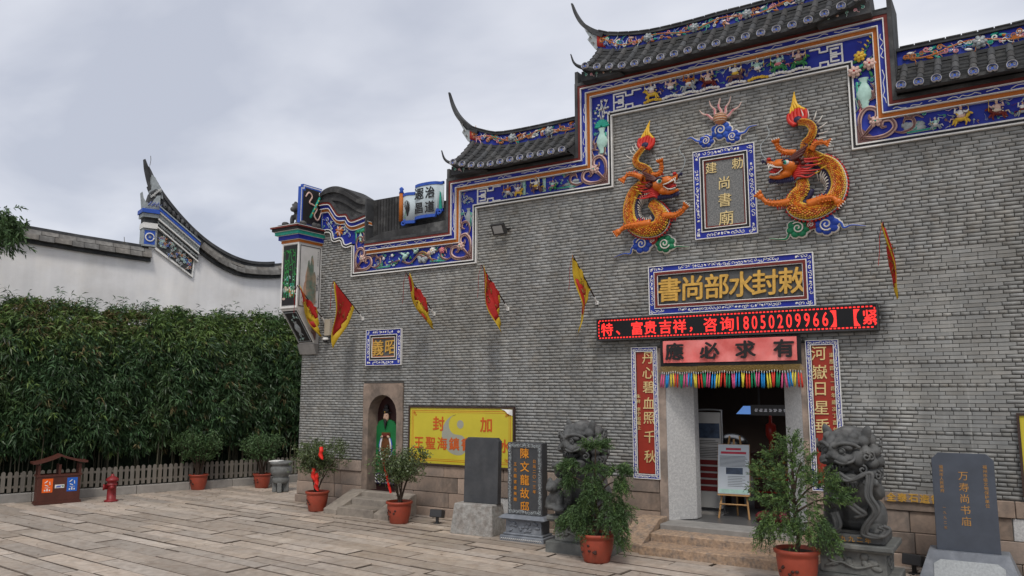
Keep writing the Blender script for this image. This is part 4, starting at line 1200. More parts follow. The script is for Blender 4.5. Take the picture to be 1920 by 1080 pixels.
# upright painted tablet with a flute and ribbon on the side wall of the pier
tb = MB(); tb.T = Matrix(((0, 0, 1, 0.50), (1, 0, 0, 0), (0, 1, 0, 0), (0, 0, 0, 1)))
def notched(a, b, c, d, k):
    return [(a, b), (c, b), (c, d - k), (c - k, d - k), (c - k, d), (a + k, d), (a + k, d - k), (a, d - k)]
tb.mat(m_bluel).prism(notched(-0.72, 6.40, 0.02, 7.40, 0.07), -0.03, 0.05)
tb.mat(m_white).prism(notched(-0.70, 6.42, 0.0, 7.375, 0.07), 0.05, 0.056)
tb.mat(m_bluel).prism(notched(-0.68, 6.44, -0.02, 7.35, 0.07), 0.056, 0.060)
tb.mat(m_black).prism(notched(-0.645, 6.46, -0.055, 7.315, 0.07), 0.06, 0.064)
tb.smooth = True
tb.mat(m_teal).tube([(-0.42, 6.62, .08), (-0.13, 7.18, .08)], 0.028, 7)
for t in (.2, .4, .6, .8):
    tb.mat(m_yellow).ell((lerp(-.42, -.13, t), lerp(6.62, 7.18, t), .085), (.02, .035, .03), 6, 4)
tb.mat(m_pinkw).tube(catmull([(-0.58, 7.1, .075), (-0.48, 7.22, .075), (-0.38, 7.14, .08), (-0.46, 6.98, .08), (-0.32, 6.94, .08), (-0.22, 6.86, .08), (-0.3, 6.7, .08), (-0.18, 6.6, .08), (-0.08, 6.82, .08), (-0.1, 6.98, .075)], 5), 0.02, 6, flat=.7)
tb.mat(m_white).tube([(-0.13, 7.18, .08), (-0.07, 7.26, .08)], .014, 5)
tb.mat(m_white).tube([(-0.15, 7.18, .08), (-0.16, 7.28, .08)], .01, 5)
tb.build('flute_tablet', pier_o)
# crouching stone lion dog on top of the pier
lm = MB()
for c, r_ in [((0, 0, .26), (.15, .22, .14)), ((0.02, -.16, .42), (.13, .13, .13)), ((.02, -.28, .38), (.08, .08, .07)), ((0.09, -.1, .52), (.05, .05, .06)), ((-.07, -.12, .53), (.05, .05, .06)),
              ((.1, -.2, .14), (.05, .06, .14)), ((-.1, -.2, .14), (.05, .06, .14)), ((.12, .12, .14), (.07, .12, .12)), ((-.12, .12, .14), (.07, .12, .12)), ((0, .24, .34), (.07, .08, .14)), ((.05, -.05, .42), (.12, .1, .1))]:
    lm.ell(c, r_, 10, 7)
for i in range(22):
    a = rb2.uniform(0, 6.28); lm.ell((.14 * math.cos(a), -.1 + .12 * math.sin(a), rb2.uniform(.36, .56)), (.04, .04, .04), 6, 5)
v, f = sculpt(lm, 0.022, 3)
lo = MB(); lo.add(v, f); lo.T = None
for i in range(20):
    lo.ell((rb2.uniform(-.36, .32), rb2.uniform(-.36, .36), .03), (rb2.uniform(.06, .12), rb2.uniform(.06, .12), rb2.uniform(.04, .09)), 7, 5)
m_dstone = M('dark_grey_stone', (0.075, 0.075, 0.076), 0.8, 0.35, 8, 0.5, 60, col2=(0.13, 0.13, 0.125), mix=(0.5, 0.7), spec=0.3)
o = lo.build('stone_lion_ornament', None, m_dstone, True, loc=(0.24, -0.38, 6.44))
tag(o, 'small dark stone lion crouching on the cornice of the corner pier', 'statue')
# scroll-shaped tablet with calligraphy
sc_ = thing('scroll_tablet', 'unrolled-scroll tablet lettered in black above the low west parapet', 'tablet', (3.68, 0.0, 6.64), WALLROT)
s = MB(); pts = catmull([(-.55, 0, .06), (-.40, 0, .10), (-.22, 0, .05), (-.16, 0, .10), (.0, 0, .16), (.25, 0, .17), (.42, 0, .13), (.50, 0, .05), (.58, 0, .06)], 5)
def sheet(mb, P, y0, y1, dz=0.0, th=0.03):
    n = len(P); v = [(p.x, y0(p.x), p.z + dz) for p in P] + [(p.x, y1(p.x), p.z + dz) for p in P] + [(p.x, y0(p.x), p.z + dz - th) for p in P] + [(p.x, y1(p.x), p.z + dz - th) for p in P]
    f = []
    for i in range(n - 1):
        f += [(i, i + 1, n + i + 1, n + i), (2 * n + i, 2 * n + i + 1, i + 1, i), (n + i, n + i + 1, 3 * n + i + 1, 3 * n + i)]
    mb.add(v, f + [(0, n, 3 * n, 2 * n), (n - 1, 3 * n - 1, 4 * n - 1, 2 * n - 1)])
y0f = lambda x: -0.36 + (0.12 if x > 0.42 else 0.0) + (0.0 if x > -.2 else -.05); y1f = lambda x: 0.40 if x > -.2 else 0.27
s.mat(M('scroll_paper_paint', (0.46, 0.53, 0.56), 0.6, 0.12, 6)); sheet(s, pts, y0f, y1f)
s.build('sheet', sc_, smooth=True)
s = MB(); s.mat(m_bluel); sheet(s, pts, lambda x: y1f(x) - .05, lambda x: y1f(x) + .012, .012, .05); sheet(s, pts, lambda x: y0f(x) - .012, lambda x: y0f(x) + .05, .012, .05)
s.smooth = True
s.tube(sp_pts(-.5, -.40, .02, .07, 0, 1.2, 1, 14, .1), .022, 6); s.tube(sp_pts(.52, -.28, .02, .06, 3, 1.2, 1, 14, .1), .02, 6)
s.build('border', sc_)
s = MB(); s.smooth = True; s.mat(m_orange).tube([(-.6, -.34, .06), (-.6, .30, .06)], .05, 8); s.mat(m_bluel).lathe([(.0, 0), (.05, 0), (.035, .05), (.055, .09), (.0, .12)], 8)
s2 = MB(); s2.smooth = True; s2.mat(m_orange).tube([(-.6, -.34, .06), (-.6, .30, .06)], .05, 8); s2.mat(m_bluel)
s2.tube([(-.6, .30, .06), (-.6, .36, .06), (-.6, .40, .06), (-.6, .44, .06)], [.06, .035, .055, .02], 8)
s2.build('roller', sc_)
for ch, cx, cy in [('治', .30, .18), ('道', .30, -.14), ('遐', 0.0, .18), ('昌', 0.0, -.14)]:
    s = MB(); s.mat(m_black); put_text(s, ch, 0, 0, .27, 0, 0.01, 0.012); s.build('character', sc_, loc=(cx, cy, 0.176 if cx > .1 else 0.170))
s = MB()
for i in range(9):
    a = 1.57 + random.uniform(-.6, .6); s.mat(m_black).tube([(-.38, -.25, .105), (-.38 + .1 * math.cos(a), -.25 + .2 * math.sin(a), .105), (-.38 + .16 * math.cos(a + .3), -.25 + .36 * math.sin(a), .10)], [.014, .008, .004], 5)
s.mat(m_green).tube([(-.46, -.3, .09), (-.42, -.05, .09)], .012, 5)
s.build('painting', sc_)
s = MB(); s.mat(m_teal).prism([(.47, -.2), (.55, -.2), (.52, .15), (.49, .2)], .06, .075)
s.build('painting', sc_)
# ------------------------------------------------------------------ framed boards on the facade
def floral_border(mb, w, h, bw, z, m1, seed, dense=1.0):
    """small white scroll ornament on a rectangular border of width bw"""
    rr = random.Random(seed); mb.smooth = True
    for horiz, ln, sgn in ((1, w, 1), (1, w, -1), (0, h, 1), (0, h, -1)):
        t = -ln / 2 + bw * 0.5
        while t < ln / 2 - bw * 0.4:
            c = (sgn * ((h if horiz else w) / 2 - bw / 2))
            x, y = (t, c) if horiz else (c, t)
            d = abs(t) / (ln / 2)
            if not (0.62 < d < 0.80) or dense > 1:
                if rr.random() < 0.75:
                    mb.mat(m1).tube(sp_pts(x, y + rr.uniform(-.15, .15) * bw, 0.05 * bw, 0.36 * bw, rr.uniform(0, 6.28), rr.choice([-1, 1]) * 0.9, 1, 9, z), 0.055 * bw + .0015, 4)
                else:
                    mb.mat(m1).ell((x, y, z), (0.3 * bw, 0.2 * bw, 0.008), 6, 4, (0, 0, rr.uniform(0, 3)))
            t += bw * rr.uniform(0.45, 0.7) / dense
    mb.smooth = False
def ring(mb, w, h, t, z0, z1, m):
    a, b = w / 2, h / 2
    mb.mat(m)
    mb.box(-a, -b, z0, a, -b + t, z1); mb.box(-a, b - t, z0, a, b, z1)
    mb.box(-a, -b + t, z0, -a + t, b - t, z1); mb.box(a - t, -b + t, z0, a, b - t, z1)
m_slate = M('speckled_granite_field', (0.13, 0.135, 0.135), 0.7, 0.45, 90, 0.15, 120, col2=(0.22, 0.22, 0.215), mix=(0.42, 0.6))
m_field = M('dark_grey_field', (0.085, 0.088, 0.09), 0.6, 0.2, 5, 0.1, 40)
m_redb = M('board_red', (0.30, 0.032, 0.018), 0.5, 0.15, 3, 0.1, 40)
def board(name, label, cx, cz, w, h, rings, field, m_f, chars, m_ch, bw=None, bz=0.05, seed=0, group=None, char_d=0.02, bold=0.0, dense=1.0, tilt=0.0):
    t = thing(name, label, 'sign board', (cx, -0.004, cz), (R(90) + tilt, 0, 0), group)
    fr_ = MB(); W_, H_ = w, h
    for (tk, z1, mm) in rings:
        ring(fr_, W_, H_, tk, 0.0, z1, mm); W_ -= 2 * tk; H_ -= 2 * tk
    fr_.build('frame', t)
    b = MB(); b.box(-W_ / 2, -H_ / 2, 0.0, W_ / 2, H_ / 2, field); b.build('panel', t, m_f)
    if bw:
        o_ = MB(); floral_border(o_, w - 0.03, h - 0.03, bw, bz, m_white, seed, dense); stuff(o_.build('border_ornament', t))
    for (ch, x, y, s, *k) in chars:
        c = MB(); c.mat(k[0] if k else m_ch); put_text(c, ch, 0, 0, s, 0, char_d, bold if not (len(k) > 1) else k[1], slant=0.04)
        c.build('character', t, loc=(x, y, field + char_d / 2))
    return t
R_stone = [(0.012, .06, m_white), (0.105, .045, m_blue), (0.014, .06, m_white), (0.045, .05, m_black), (0.012, .058, m_white), (0.028, .03, m_maroon)]
U, V_ = 1.08, 1.58
board('name_plaque', 'upright granite plaque with blue border and five gold characters between the dragons', 10.36, 5.95, U, V_, R_stone, 0.022, m_slate,
      [('建', -.22, .46, .21), ('勅', .24, .47, .21), ('尚', .0, .16, .24), ('書', .0, -.14, .25), ('廟', .01, -.46, .27)], m_goldp, 0.10, 0.047, 1, char_d=.02)
R_sign = [(0.015, .07, m_white), (0.09, .05, m_blue), (0.015, .07, m_white), (0.045, .075, m_maroon), (0.014, .06, m_white), (0.012, .05, m_black)]
X6 = [9.317, 9.739, 10.167, 10.595, 10.981, 11.414]
sg = board('name_board', 'long dark board with six gold characters above the electronic sign', 10.345, 4.322, 2.83, .875, R_sign, 0.02, m_field,
      [(c, x - 10.345, -.0, .45) for c, x in zip('書尚部水封敕', X6)], m_gold, 0.09, 0.052, 2, char_d=.035, bold=.016)
jn = MB()
for x in (-.81, -.39, .03, .44, .85):
    jn.mat(m_black).box(x - .003, -.27, .0, x + .003, .27, .0215)
jn.build('joint', sg)
board('name_board', 'small blue framed board with two gold characters above the arched niche', 2.63, 3.513, 1.035, .80, R_stone[:5] + [(0.02, .03, m_orange)], 0.022, m_field,
      [('義', -.17, -.01, .36), ('昭', .2, .0, .34)], m_gold, 0.10, 0.047, 3, char_d=.02, bold=.012)
R_coup = [(0.012, .05, m_white), (0.058, .04, m_blue), (0.012, .05, m_white), (0.008, .03, m_black)]
cl_z = [3.127, 2.862, 2.613, 2.334, 2.072, 1.746, 1.404]
sm1 = [('朱', -.13, .28, .075), ('祥', -.13, .19, .075), ('李', -.13, .05, .075), ('宁', -.13, -.03, .075), ('岩', -.13, -.11, .075), ('敬', -.13, -.19, .075), ('上', -.13, -.27, .075)]
board('couplet_board', 'tall red couplet board left of the doorway with seven gold characters', 8.805, 2.17, .495, 2.30, R_coup, 0.02, m_redb,
      [(c, .065, z - 2.17, .23) for c, z in zip('丹心碧血照千秋', cl_z)] + sm1, m_goldp, 0.058, 0.042, 4, char_d=.012, dense=1.5, bold=.004)
cr_z = [3.131, 2.836, 2.571, 2.279, 2.0]
sm2 = [(c, .135, .93 - .105 * i, .075) for i, c in enumerate('道歷四七一四年歲次丁酉仲秋敬立')]
board('couplet_board', 'tall red couplet board right of the doorway, half hidden by a stone lion', 11.815, 2.17, .495, 2.34, R_coup, 0.02, m_redb,
      [(c, -.055, z - 2.17, .24) for c, z in zip('河嶽日星垂', cr_z)] + sm2, m_goldp, 0.058, 0.042, 5, char_d=.012, dense=1.5, bold=.004)

# electronic ticker sign
led = thing('led_sign', 'long black electronic sign with scrolling red text above the doorway', 'electronic sign', (10.30, -0.02, 3.66), WALLROT)
b = MB(); b.box(-2.37, -.205, 0, 2.37, .205, .13, 0.012); ring(b, 4.74, .41, .022, .13, .15, m_metal); b.mats = [m_metal]; b.mi = [0] * len(b.f); b.build('housing', led)
b = MB(); b.box(-2.345, -.18, .12, 2.345, .18, .134); b.build('screen', led, M('led_screen', (0.006, 0.006, 0.007), 0.35, 0.1, 5, 0))
m_led = M('red_led', (0.95, 0.035, 0.03), 0.5, 0.0, 5, 0, emit=0.75)
b = MB(); b.mat(m_led)
for s in (-1, 1):
    for i in range(78):
        x = -2.32 + i * 0.0595; b.box(x, s * .158 - .011, .135, x + .036, s * .158 + .011, .138)
    for i in range(5):
        b.box(s * 2.325 - .01, -.13 + .06 * i, .135, s * 2.325 + .01, -.095 + .06 * i, .138)
for ch, x, s in [('特', 8.14, .25), ('、', 8.36, .25), ('富', 8.729, .25), ('贵', 8.983, .25), ('吉', 9.262, .25), ('祥', 9.522, .25), ('，', 9.728, .22), ('咨', 10.067, .25), ('询', 10.353, .25), ('】', 12.03, .27), ('【', 12.37, .27), ('紧', 12.56, .24)]:
    put_text(b, ch, x - 10.30, -.005 if ch not in '、，' else -.07, s, .137, .004, 0.018)
for i, ch in enumerate('18050209966'):
    put_text(b, ch, 10.535 + i * .1375 - 10.30, -.005, .31, .137, .004, 0.012, sx=.62)
b.build('display_text', led)

# altar banner with fringe and tassels
ban = thing('door_banner', 'pink satin banner with black border and four brush characters over the doorway', 'banner', (10.335, -0.13, 3.20), WALLROT)
def cloth(mb, x0, x1, y0, y1, z, amp, m, nx=60, ny=6, seed=0):
    rr = random.Random(seed); ph = [rr.uniform(0, 6.28) for _ in range(5)]
    def h(x, y):
        return z + amp * (math.sin(3.1 * x + ph[0] + y * 4) * .5 + math.sin(9 * x + y * 14 + ph[1]) * .35 + math.sin(17 * x - y * 9 + ph[2]) * .2)
    v = []
    for j in range(ny + 1):
        for i in range(nx + 1):
            x, y = lerp(x0, x1, i / nx), lerp(y0, y1, j / ny); v.append((x, y, h(x, y)))
    mb.mat(m).add(v, [(j * (nx + 1) + i, j * (nx + 1) + i + 1, (j + 1) * (nx + 1) + i + 1, (j + 1) * (nx + 1) + i) for j in range(ny) for i in range(nx)])
    return h
m_satin = M('pink_satin', (0.74, 0.13, 0.115), 0.38, 0.12, 4, 0.2, 20, col2=(0.80, 0.24, 0.22), mix=(0.4, 0.65), spec=0.5)
b = MB(); b.smooth = True; cloth(b, -1.185, 1.185, -.24, .22, 0, .014, M('black_cloth', (0.012, 0.011, 0.012), 0.7, 0.2, 8, 0.2, 80)); b.build('border', ban)
b = MB(); b.smooth = True; cloth(b, -1.125, 1.125, -.175, .205, .018, .018, m_satin); b.build('satin', ban)
for ch, x in zip('應必求有', [9.425, 10.045, 10.649, 11.263]):
    b = MB(); b.mat(m_black); put_text(b, ch, 0, 0, .30, 0, .004, 0.034, sx=1.15); b.build('character', ban, loc=(x - 10.335, .02, .052))
m_net = M('gold_net', (0.30, 0.20, 0.06), 0.5, 0.3, 30, 0.2, 90)
b = MB(); b.mat(m_net)
k = 0; x = -1.18
while x < 1.18:
    for s in (-1, 1):
        b.tube([(x, -.235, .004 * s), (x + s * .055, -.335, .004 * s)], .004, 4)
    x += .02
b.build('fringe_net', ban)
tcol = [M('tassel_pink', (0.65, 0.10, 0.25), 0.6, 0.25, 20, 0.2, 90), M('tassel_blue', (0.02, 0.26, 0.62), 0.6, 0.25, 20, 0.2, 90), M('tassel_yellow', (0.70, 0.58, 0.06), 0.6, 0.25, 20, 0.2, 90), M('tassel_red', (0.66, 0.05, 0.03), 0.6, 0.25, 20, 0.2, 90), M('tassel_green', (0.015, 0.26, 0.12), 0.6, 0.25, 20, 0.2, 90)]
tm = []
for m in tcol:
    b = MB(); b.smooth = True
    b.mat(m_white).tube([(0, .02, 0), (0, -.02, 0)], [.004, .008], 5)
    b.mat(m).tube([(0, -.015, 0), (0, -.05, 0), (.002, -.14, 0), (.004, -.235, 0)], [.005, .009, .011, .013], 7)
    for i in range(5):
        b.tube([(.004 * (i - 2), -.05, .005), (.006 * (i - 2), -.245 - .01 * (i % 3), .006)], .0032, 4)
    o = b.build('tassel'); tm.append(o.data); bpy.data.objects.remove(o)
order = [0, 0, 1, 1, 2, 2, 3, 3, 4, 4]
for i in range(58):
    o = bpy.data.objects.new('tassel', tm[order[i % 10]]); COL.objects.link(o); o.parent = ban
    o.location = (-1.165 + i * 2.33 / 57, -.345 - .012 * math.sin(i * .9), random.uniform(-.006, .006)); o.rotation_euler = (0, 0, random.uniform(-.14, .1))

# yellow boards
def yellow_board(name, label, cx, cz, w, h, full):
    t = thing(name, label, 'sign board', (cx, -0.01, cz), WALLROT)
    b = MB(); ring(b, w, h, .035, 0, .06, M('brown_board_frame', (0.05, 0.03, 0.025), 0.6)); b.build('frame', t)
    b = MB(); b.box(-w / 2 + .035, -h / 2 + .035, 0, w / 2 - .035, h / 2 - .035, .04); b.build('panel', t, M('yellow_sheet', (0.56, 0.47, 0.035), 0.45, 0.08, 2, 0.05, 20, spec=0.4))
    b = MB(); b.mat(m_red_line)
    for k, d in enumerate((.09, .125)):
        ring(b, w - 2 * d, h - 2 * d, .009 if k == 0 else .006, .04, .0425, m_red_line)
    for sx in (-1, 1):
        for sy in (-1, 1):
            put_x, put_y = sx * (w / 2 - .14), sy * (h / 2 - .14)
            for q in range(3):
                b.tube(sp_pts(put_x - sx * .03 * q, put_y - sy * .02 * q, .005, .03, q, 1.0, sx * sy, 10, .043), .005, 4)
    b.build('border_line', t)
    return t
m_red_line = M('red_print', (0.55, 0.10, 0.015), 0.5, 0.1, 8, 0)
yb = yellow_board('notice_board', 'wide yellow board with red characters and grey swirl behind the steles', 4.735, 1.633, 2.67, 1.21, True)
b = MB(); mg = M('grey_print', (0.33, 0.33, 0.27), 0.5, 0.05, 5, 0); b.mat(mg)
cx, cy = 4.70 - 4.735, .03; Rr = .41
arc = [(cx + Rr * math.cos(a), cy + Rr * math.sin(a)) for a in [R(95) + i * R(180) / 18 for i in range(19)]]
arc += [(cx + .03 + .205 * math.cos(a), cy - .205 + .205 * math.sin(a)) for a in [R(-90) + i * R(180) / 10 for i in range(1, 10)]]
arc += [(cx - .03 + .205 * math.cos(a), cy + .205 + .205 * math.sin(a)) for a in [R(-90) - i * R(180) / 10 for i in range(1, 10)]]
b.add([(p[0], p[1], .0415) for p in arc], [list(range(len(arc)))])
ds = [(cx + .06 + .085 * math.cos(a), cy + .21 + .085 * math.sin(a), .042) for a in [i * R(20) for i in range(18)]]; b.add(ds, [list(range(18))])
b.build('swirl', yb)
b = MB(); b.mat(m_red_line)
for ch, x, z, s in [('封', 4.203, 1.88, .31), ('加', 5.397, 1.88, .31)] + [(c, 3.686 + i * .3085, 1.478, .27) for i, c in enumerate('王聖海鎮書尚部水')]:
    b = MB(); b.mat(m_red_line); put_text(b, ch, 0, 0, s, 0, .003, .02); b.build('character', yb, loc=(x - 4.735, z - 1.633, .044))
b = MB(); b.mat(m_white); b.add([(1.0, .565, .044), (1.29, .55, .05), (1.295, .43, .046), (1.2, .47, .075), (1.12, .53, .06)], [(0, 1, 3, 4), (1, 2, 3)]); b.build('peeled_corner', yb)
yellow_board('notice_board', 'yellow board at the right edge beyond the dark blue stele', 15.66, 1.66, 2.67, 1.14, False)

# gold inscription strip just above the plinth, right of the right lion
ins = thing('inscription_strip', 'row of gold characters on the stone course right of the lion', 'inscription', (13.05, -0.005, 0.985), WALLROT)
b = MB(); b.box(-.45, -.06, -.02, .45, .06, .062); b.build('strip', ins, m_stone)
b = MB(); b.mat(m_gold)
for i, ch in enumerate('全泰石造街仁'):
    put_text(b, ch, -.37 + i * .147, 0, .13, .064, .006, .03)
b.build('lettering', ins)
ins = thing('inscription_strip', 'gold characters on the stone course left of the left lion', 'inscription', (7.75, -0.005, 0.975), WALLROT)
b = MB(); b.box(-.2, -.06, -.02, .2, .06, .062); b.build('strip', ins, m_stone)
b = MB(); b.mat(m_gold)
for i, ch in enumerate('合造'):
    put_text(b, ch, -.1 + i * .15, 0, .13, .064, .006, .03)
b.build('lettering', ins)

# ------------------------------------------------------------------ pennants on poles
m_pole = M('dark_pole', (0.035, 0.015, 0.012), 0.5, 0.1, 5, 0)
m_fred = M('flag_red', (0.50, 0.03, 0.025), 0.6, 0.2, 5, 0.2, 30, transl=0.25); m_fyel = M('flag_yellow', (0.62, 0.42, 0.03), 0.6, 0.2, 5, 0.2, 30, transl=0.25); m_fdk = M('flag_embroidery', (0.22, 0.10, 0.02), 0.6, 0.3, 20, 0.2, 60)
def flag(bx, label, spread, seed, out=0.95, up=0.76, dx=0.0, gold=None, wob=1.0):
    rr = random.Random(seed)
    t = thing('pennant_flag', label, 'flag', (bx, 0, 4.18), (0, 0, 0), 'pennants along the facade')
    b = MB(); b.box(-.03, -.03, -.035, .03, 0.004, .035); b.tube([(0, -.02, 0), (0, -.12, .09)], .02, 6); b.build('bracket', t, m_white)
    tip = Vector((dx, -out, up)); base = Vector((0, -.1, .08))
    b = MB(); b.mat(m_pole).tube([base, base.lerp(tip, .5), tip], [.013, .012, .009], 6); b.build('pole', t)
    p1 = base.lerp(tip, .22); D = tip + Vector((0.0 + .1 * (1 - spread), .10 + (1 - spread) * .62, -lerp(1.05, 1.48, spread)))
    n = 14; v = []; fm = []
    ph = rr.uniform(0, 6)
    for i in range(n + 1):
        a = i / n
        for j in range(n + 1):
            c = j / n * (1 - a)                     # barycentric triangle grid folded into a square
            q = tip * (1 - a - c) + p1 * a + D * c if True else None
            # droop and pleats
            amp = .10 * c + .05 * (1 - spread)
            amp *= wob; q = q + Vector((amp * math.sin(9 * a + 6 * c + ph) + .06 * wob * (1 - spread) * math.sin(22 * a + ph), .05 * c * math.sin(7 * c + ph), -.10 * a * c * 4 * (1 - spread)))
            v.append(q); fm.append((a, c))
    red, yel = MB(), MB()
    for i in range(n):
        for j in range(n):
            q = [i * (n + 1) + j, (i + 1) * (n + 1) + j, (i + 1) * (n + 1) + j + 1, i * (n + 1) + j + 1]
            a = (i + .5) / n; c = (j + .5) / n * (1 - a)
            edge = min(1 - a - c, a) < .001 or (1 - a - c) < .11 or a < .085
            (yel if edge or (gold and gold[0] < c + .35 * math.sin(a * 5 + ph) * .2 < gold[1]) else red).add([v[k] for k in q], [(0, 1, 2, 3)])
    for mb, m, nm in ((red, m_fred, 'field'), (yel, m_fyel, 'border')):
        o = mb.build(nm, t, m, True)
        bm = bmesh.new(); bm.from_mesh(o.data); bmesh.ops.remove_doubles(bm, verts=bm.verts, dist=1e-5)
        g = bmesh.ops.solidify(bm, geom=bm.faces[:], thickness=.004); bm.to_mesh(o.data); bm.free()
        for p in o.data.polygons: p.use_smooth = True
    e = MB(); e.mat(m_fdk)
    for k in range(16):
        a = rr.uniform(.2, .5); c = rr.uniform(.15, .45)
        if a + c > .85: continue
        i = int(a * n); j = min(n, int(c / (1 - a) * n)); q = v[i * (n + 1) + j]
        e.tube([q + Vector((.008, -.006, 0)), q + Vector((.01 + rr.uniform(-.03, .05), -.01, rr.uniform(-.08, .05))), q + Vector((rr.uniform(-.06, .06), -.008, rr.uniform(-.1, .08)))], .007, 4)
    stuff(e.build('embroidery', t))
    r = MB(); r.mat(m_fred).tube(catmull([tip, tip + Vector((-.05, -.02, -.2)), tip + Vector((-.07, 0, -.42)), tip + Vector((-.10, .02, -.62))], 4), .016, 4, flat=.25); r.build('ribbon', t)
flag(0.754, 'furled red and yellow pennant hanging in front of the corner pier', .25, 1, out=.88, dx=-.02, gold=(.3, .62))
flag(1.96, 'wide open triangular red pennant with yellow border beside the corner pier', 1.0, 2)
flag(4.02, 'twisted red and yellow pennant above the arched niche area, second from pier on open wall', .2, 3, gold=(.34, .66))
flag(5.89, 'half open red pennant with yellow edge right below the black floodlight', .55, 4)
flag(7.874, 'mostly yellow-edged pennant just left of the six-character board', .75, 5, gold=(-1, .2))
flag(12.913, 'narrow dark red pennant on the wall right of the name board', .02, 6, gold=(.62, 1), wob=.3)

# floodlight, conduit box, camera
fl = thing('floodlight', 'flat black floodlight on the brick wall under the left frieze', 'floodlight', (5.76, 0, 5.80))
b = MB(); b.T = Matrix.Translation((0, -.16, 0)) @ Matrix.Rotation(R(32), 4, 'X'); b.box(-.16, -.03, -.12, .16, .03, .12, .008); b.T = None; b.build('housing', fl, m_metal)
b = MB(); b.T = Matrix.Translation((0, -.16, 0)) @ Matrix.Rotation(R(32), 4, 'X'); b.box(-.11, -.036, -.08, .11, -.031, .08); b.T = None; b.build('lens', fl, M('lamp_glass', (0.35, 0.35, 0.34), 0.15, 0.05, 5, 0))
b = MB(); b.box(.10, -.14, .0, .13, 0.004, .03); b.box(-.13, -.14, .0, -.10, 0.004, .03); b.tube([(.13, -.03, .02), (.2, -.01, .03)], .012, 5); b.build('bracket', fl, m_metal)
cb_ = thing('cable_duct', 'beige plastic cable duct beside the corner pier', 'cable duct', (.90, 0, 4.03))
b = MB(); b.box(-.085, -.09, -.19, .085, 0.004, .19, .006); b.build('cover', cb_, M('beige_plastic', (0.42, 0.37, 0.29), 0.5, 0.08, 4, 0.05))
b = MB(); b.tube([(.06, -.03, -.19), (.06, -.03, -.34), (0, -.05, -.36)], .016, 6); b.build('cable', cb_, m_metal)
cm = thing('security_camera', 'small white security camera under the beige cable duct', 'camera', (.88, 0, 3.74))
b = MB(); b.smooth = True; b.lathe([(.0, .05), (.055, .05), (.07, .02), (.07, -.01), (.0, -.01)], 12, (0, -.1, 0)); b.build('housing', cm, m_white)
b = MB(); b.smooth = True; b.ell((0, -.1, -.015), (.06, .06, .06), 10, 7); b.build('dome', cm, M('black_glass', (0.01, 0.01, 0.012), 0.15, 0, 5, 0, spec=.6))
b = MB(); b.box(-.03, -.09, .01, .03, .004, .04); b.build('bracket', cm, m_white)
# ------------------------------------------------------------------ high-relief dragons
m_do = M('dragon_orange', (0.58, 0.135, 0.008), 0.38, 0.15, 10, 0.1, 60, spec=0.45); m_dy = M('dragon_yellow', (0.66, 0.40, 0.03), 0.38, 0.15, 10, 0.1, 60, spec=0.45)
m_dn = M('dragon_navy', (0.022, 0.02, 0.06), 0.5, 0.2, 10, 0.1, 60); m_dr = M('dragon_red', (0.50, 0.03, 0.025), 0.42, 0.2, 10, 0.1, 60); m_db = M('dragon_horn', (0.09, 0.025, 0.02), 0.4, 0.2, 10, 0.1, 60)
m_dw = M('dragon_white', (0.66, 0.62, 0.56), 0.5, 0.12, 10, 0.1, 60); m_flr = M('flame_red', (0.55, 0.03, 0.02), 0.4, 0.15, 8, 0); m_fly = M('flame_yellow', (0.72, 0.42, 0.03), 0.4, 0.15, 8, 0)
m_dg = M('dragon_gold', (0.62, 0.26, 0.018), 0.4, 0.2, 10, 0.1, 60, spec=0.4); m_dk = M('dragon_dark_scale', (0.36, 0.075, 0.008), 0.45, 0.2, 10, 0.1, 60)
m_cg = M('cloud_green', (0.01, 0.16, 0.07), 0.5, 0.3, 8, 0.1)
def cloud_relief(mb, blobs, tails, w=0.03):
    """blobs: (x,y,r,mat) scalloped clouds with white rim and spiral; tails: list of (path, mat)"""
    for path, m in tails:
        P = catmull([(a, b, w) for a, b in path], 5); k = len(P)
        mb.mat(m_dw).tube(P, [lerp(.042, .01, i / (k - 1)) for i in range(k)], 6, flat=.7); mb.mat(m).tube([p + Vector((0, 0, .014)) for p in P], [lerp(.027, .005, i / (k - 1)) for i in range(k)], 6, flat=.7)
    for (x, y, r, m) in blobs:
        for i in range(7):
            a = 2 * math.pi * i / 7 + x; cx, cy = x + .6 * r * math.cos(a), y + .5 * r * math.sin(a)
            mb.mat(m_dw).ell((cx, cy, w - .01), (r * .47, r * .43, .05), 9, 6); mb.mat(m).ell((cx, cy, w + .012), (r * .37, r * .33, .05), 9, 6)
        mb.mat(m).ell((x, y, w + .02), (r * .6, r * .5, .05), 9, 6)
        mb.mat(m_dw).tube(sp_pts(x, y, r * .06, r * .5, x * 7, 1.6, 1, 22, w + .065), r * .055 + .002, 5)
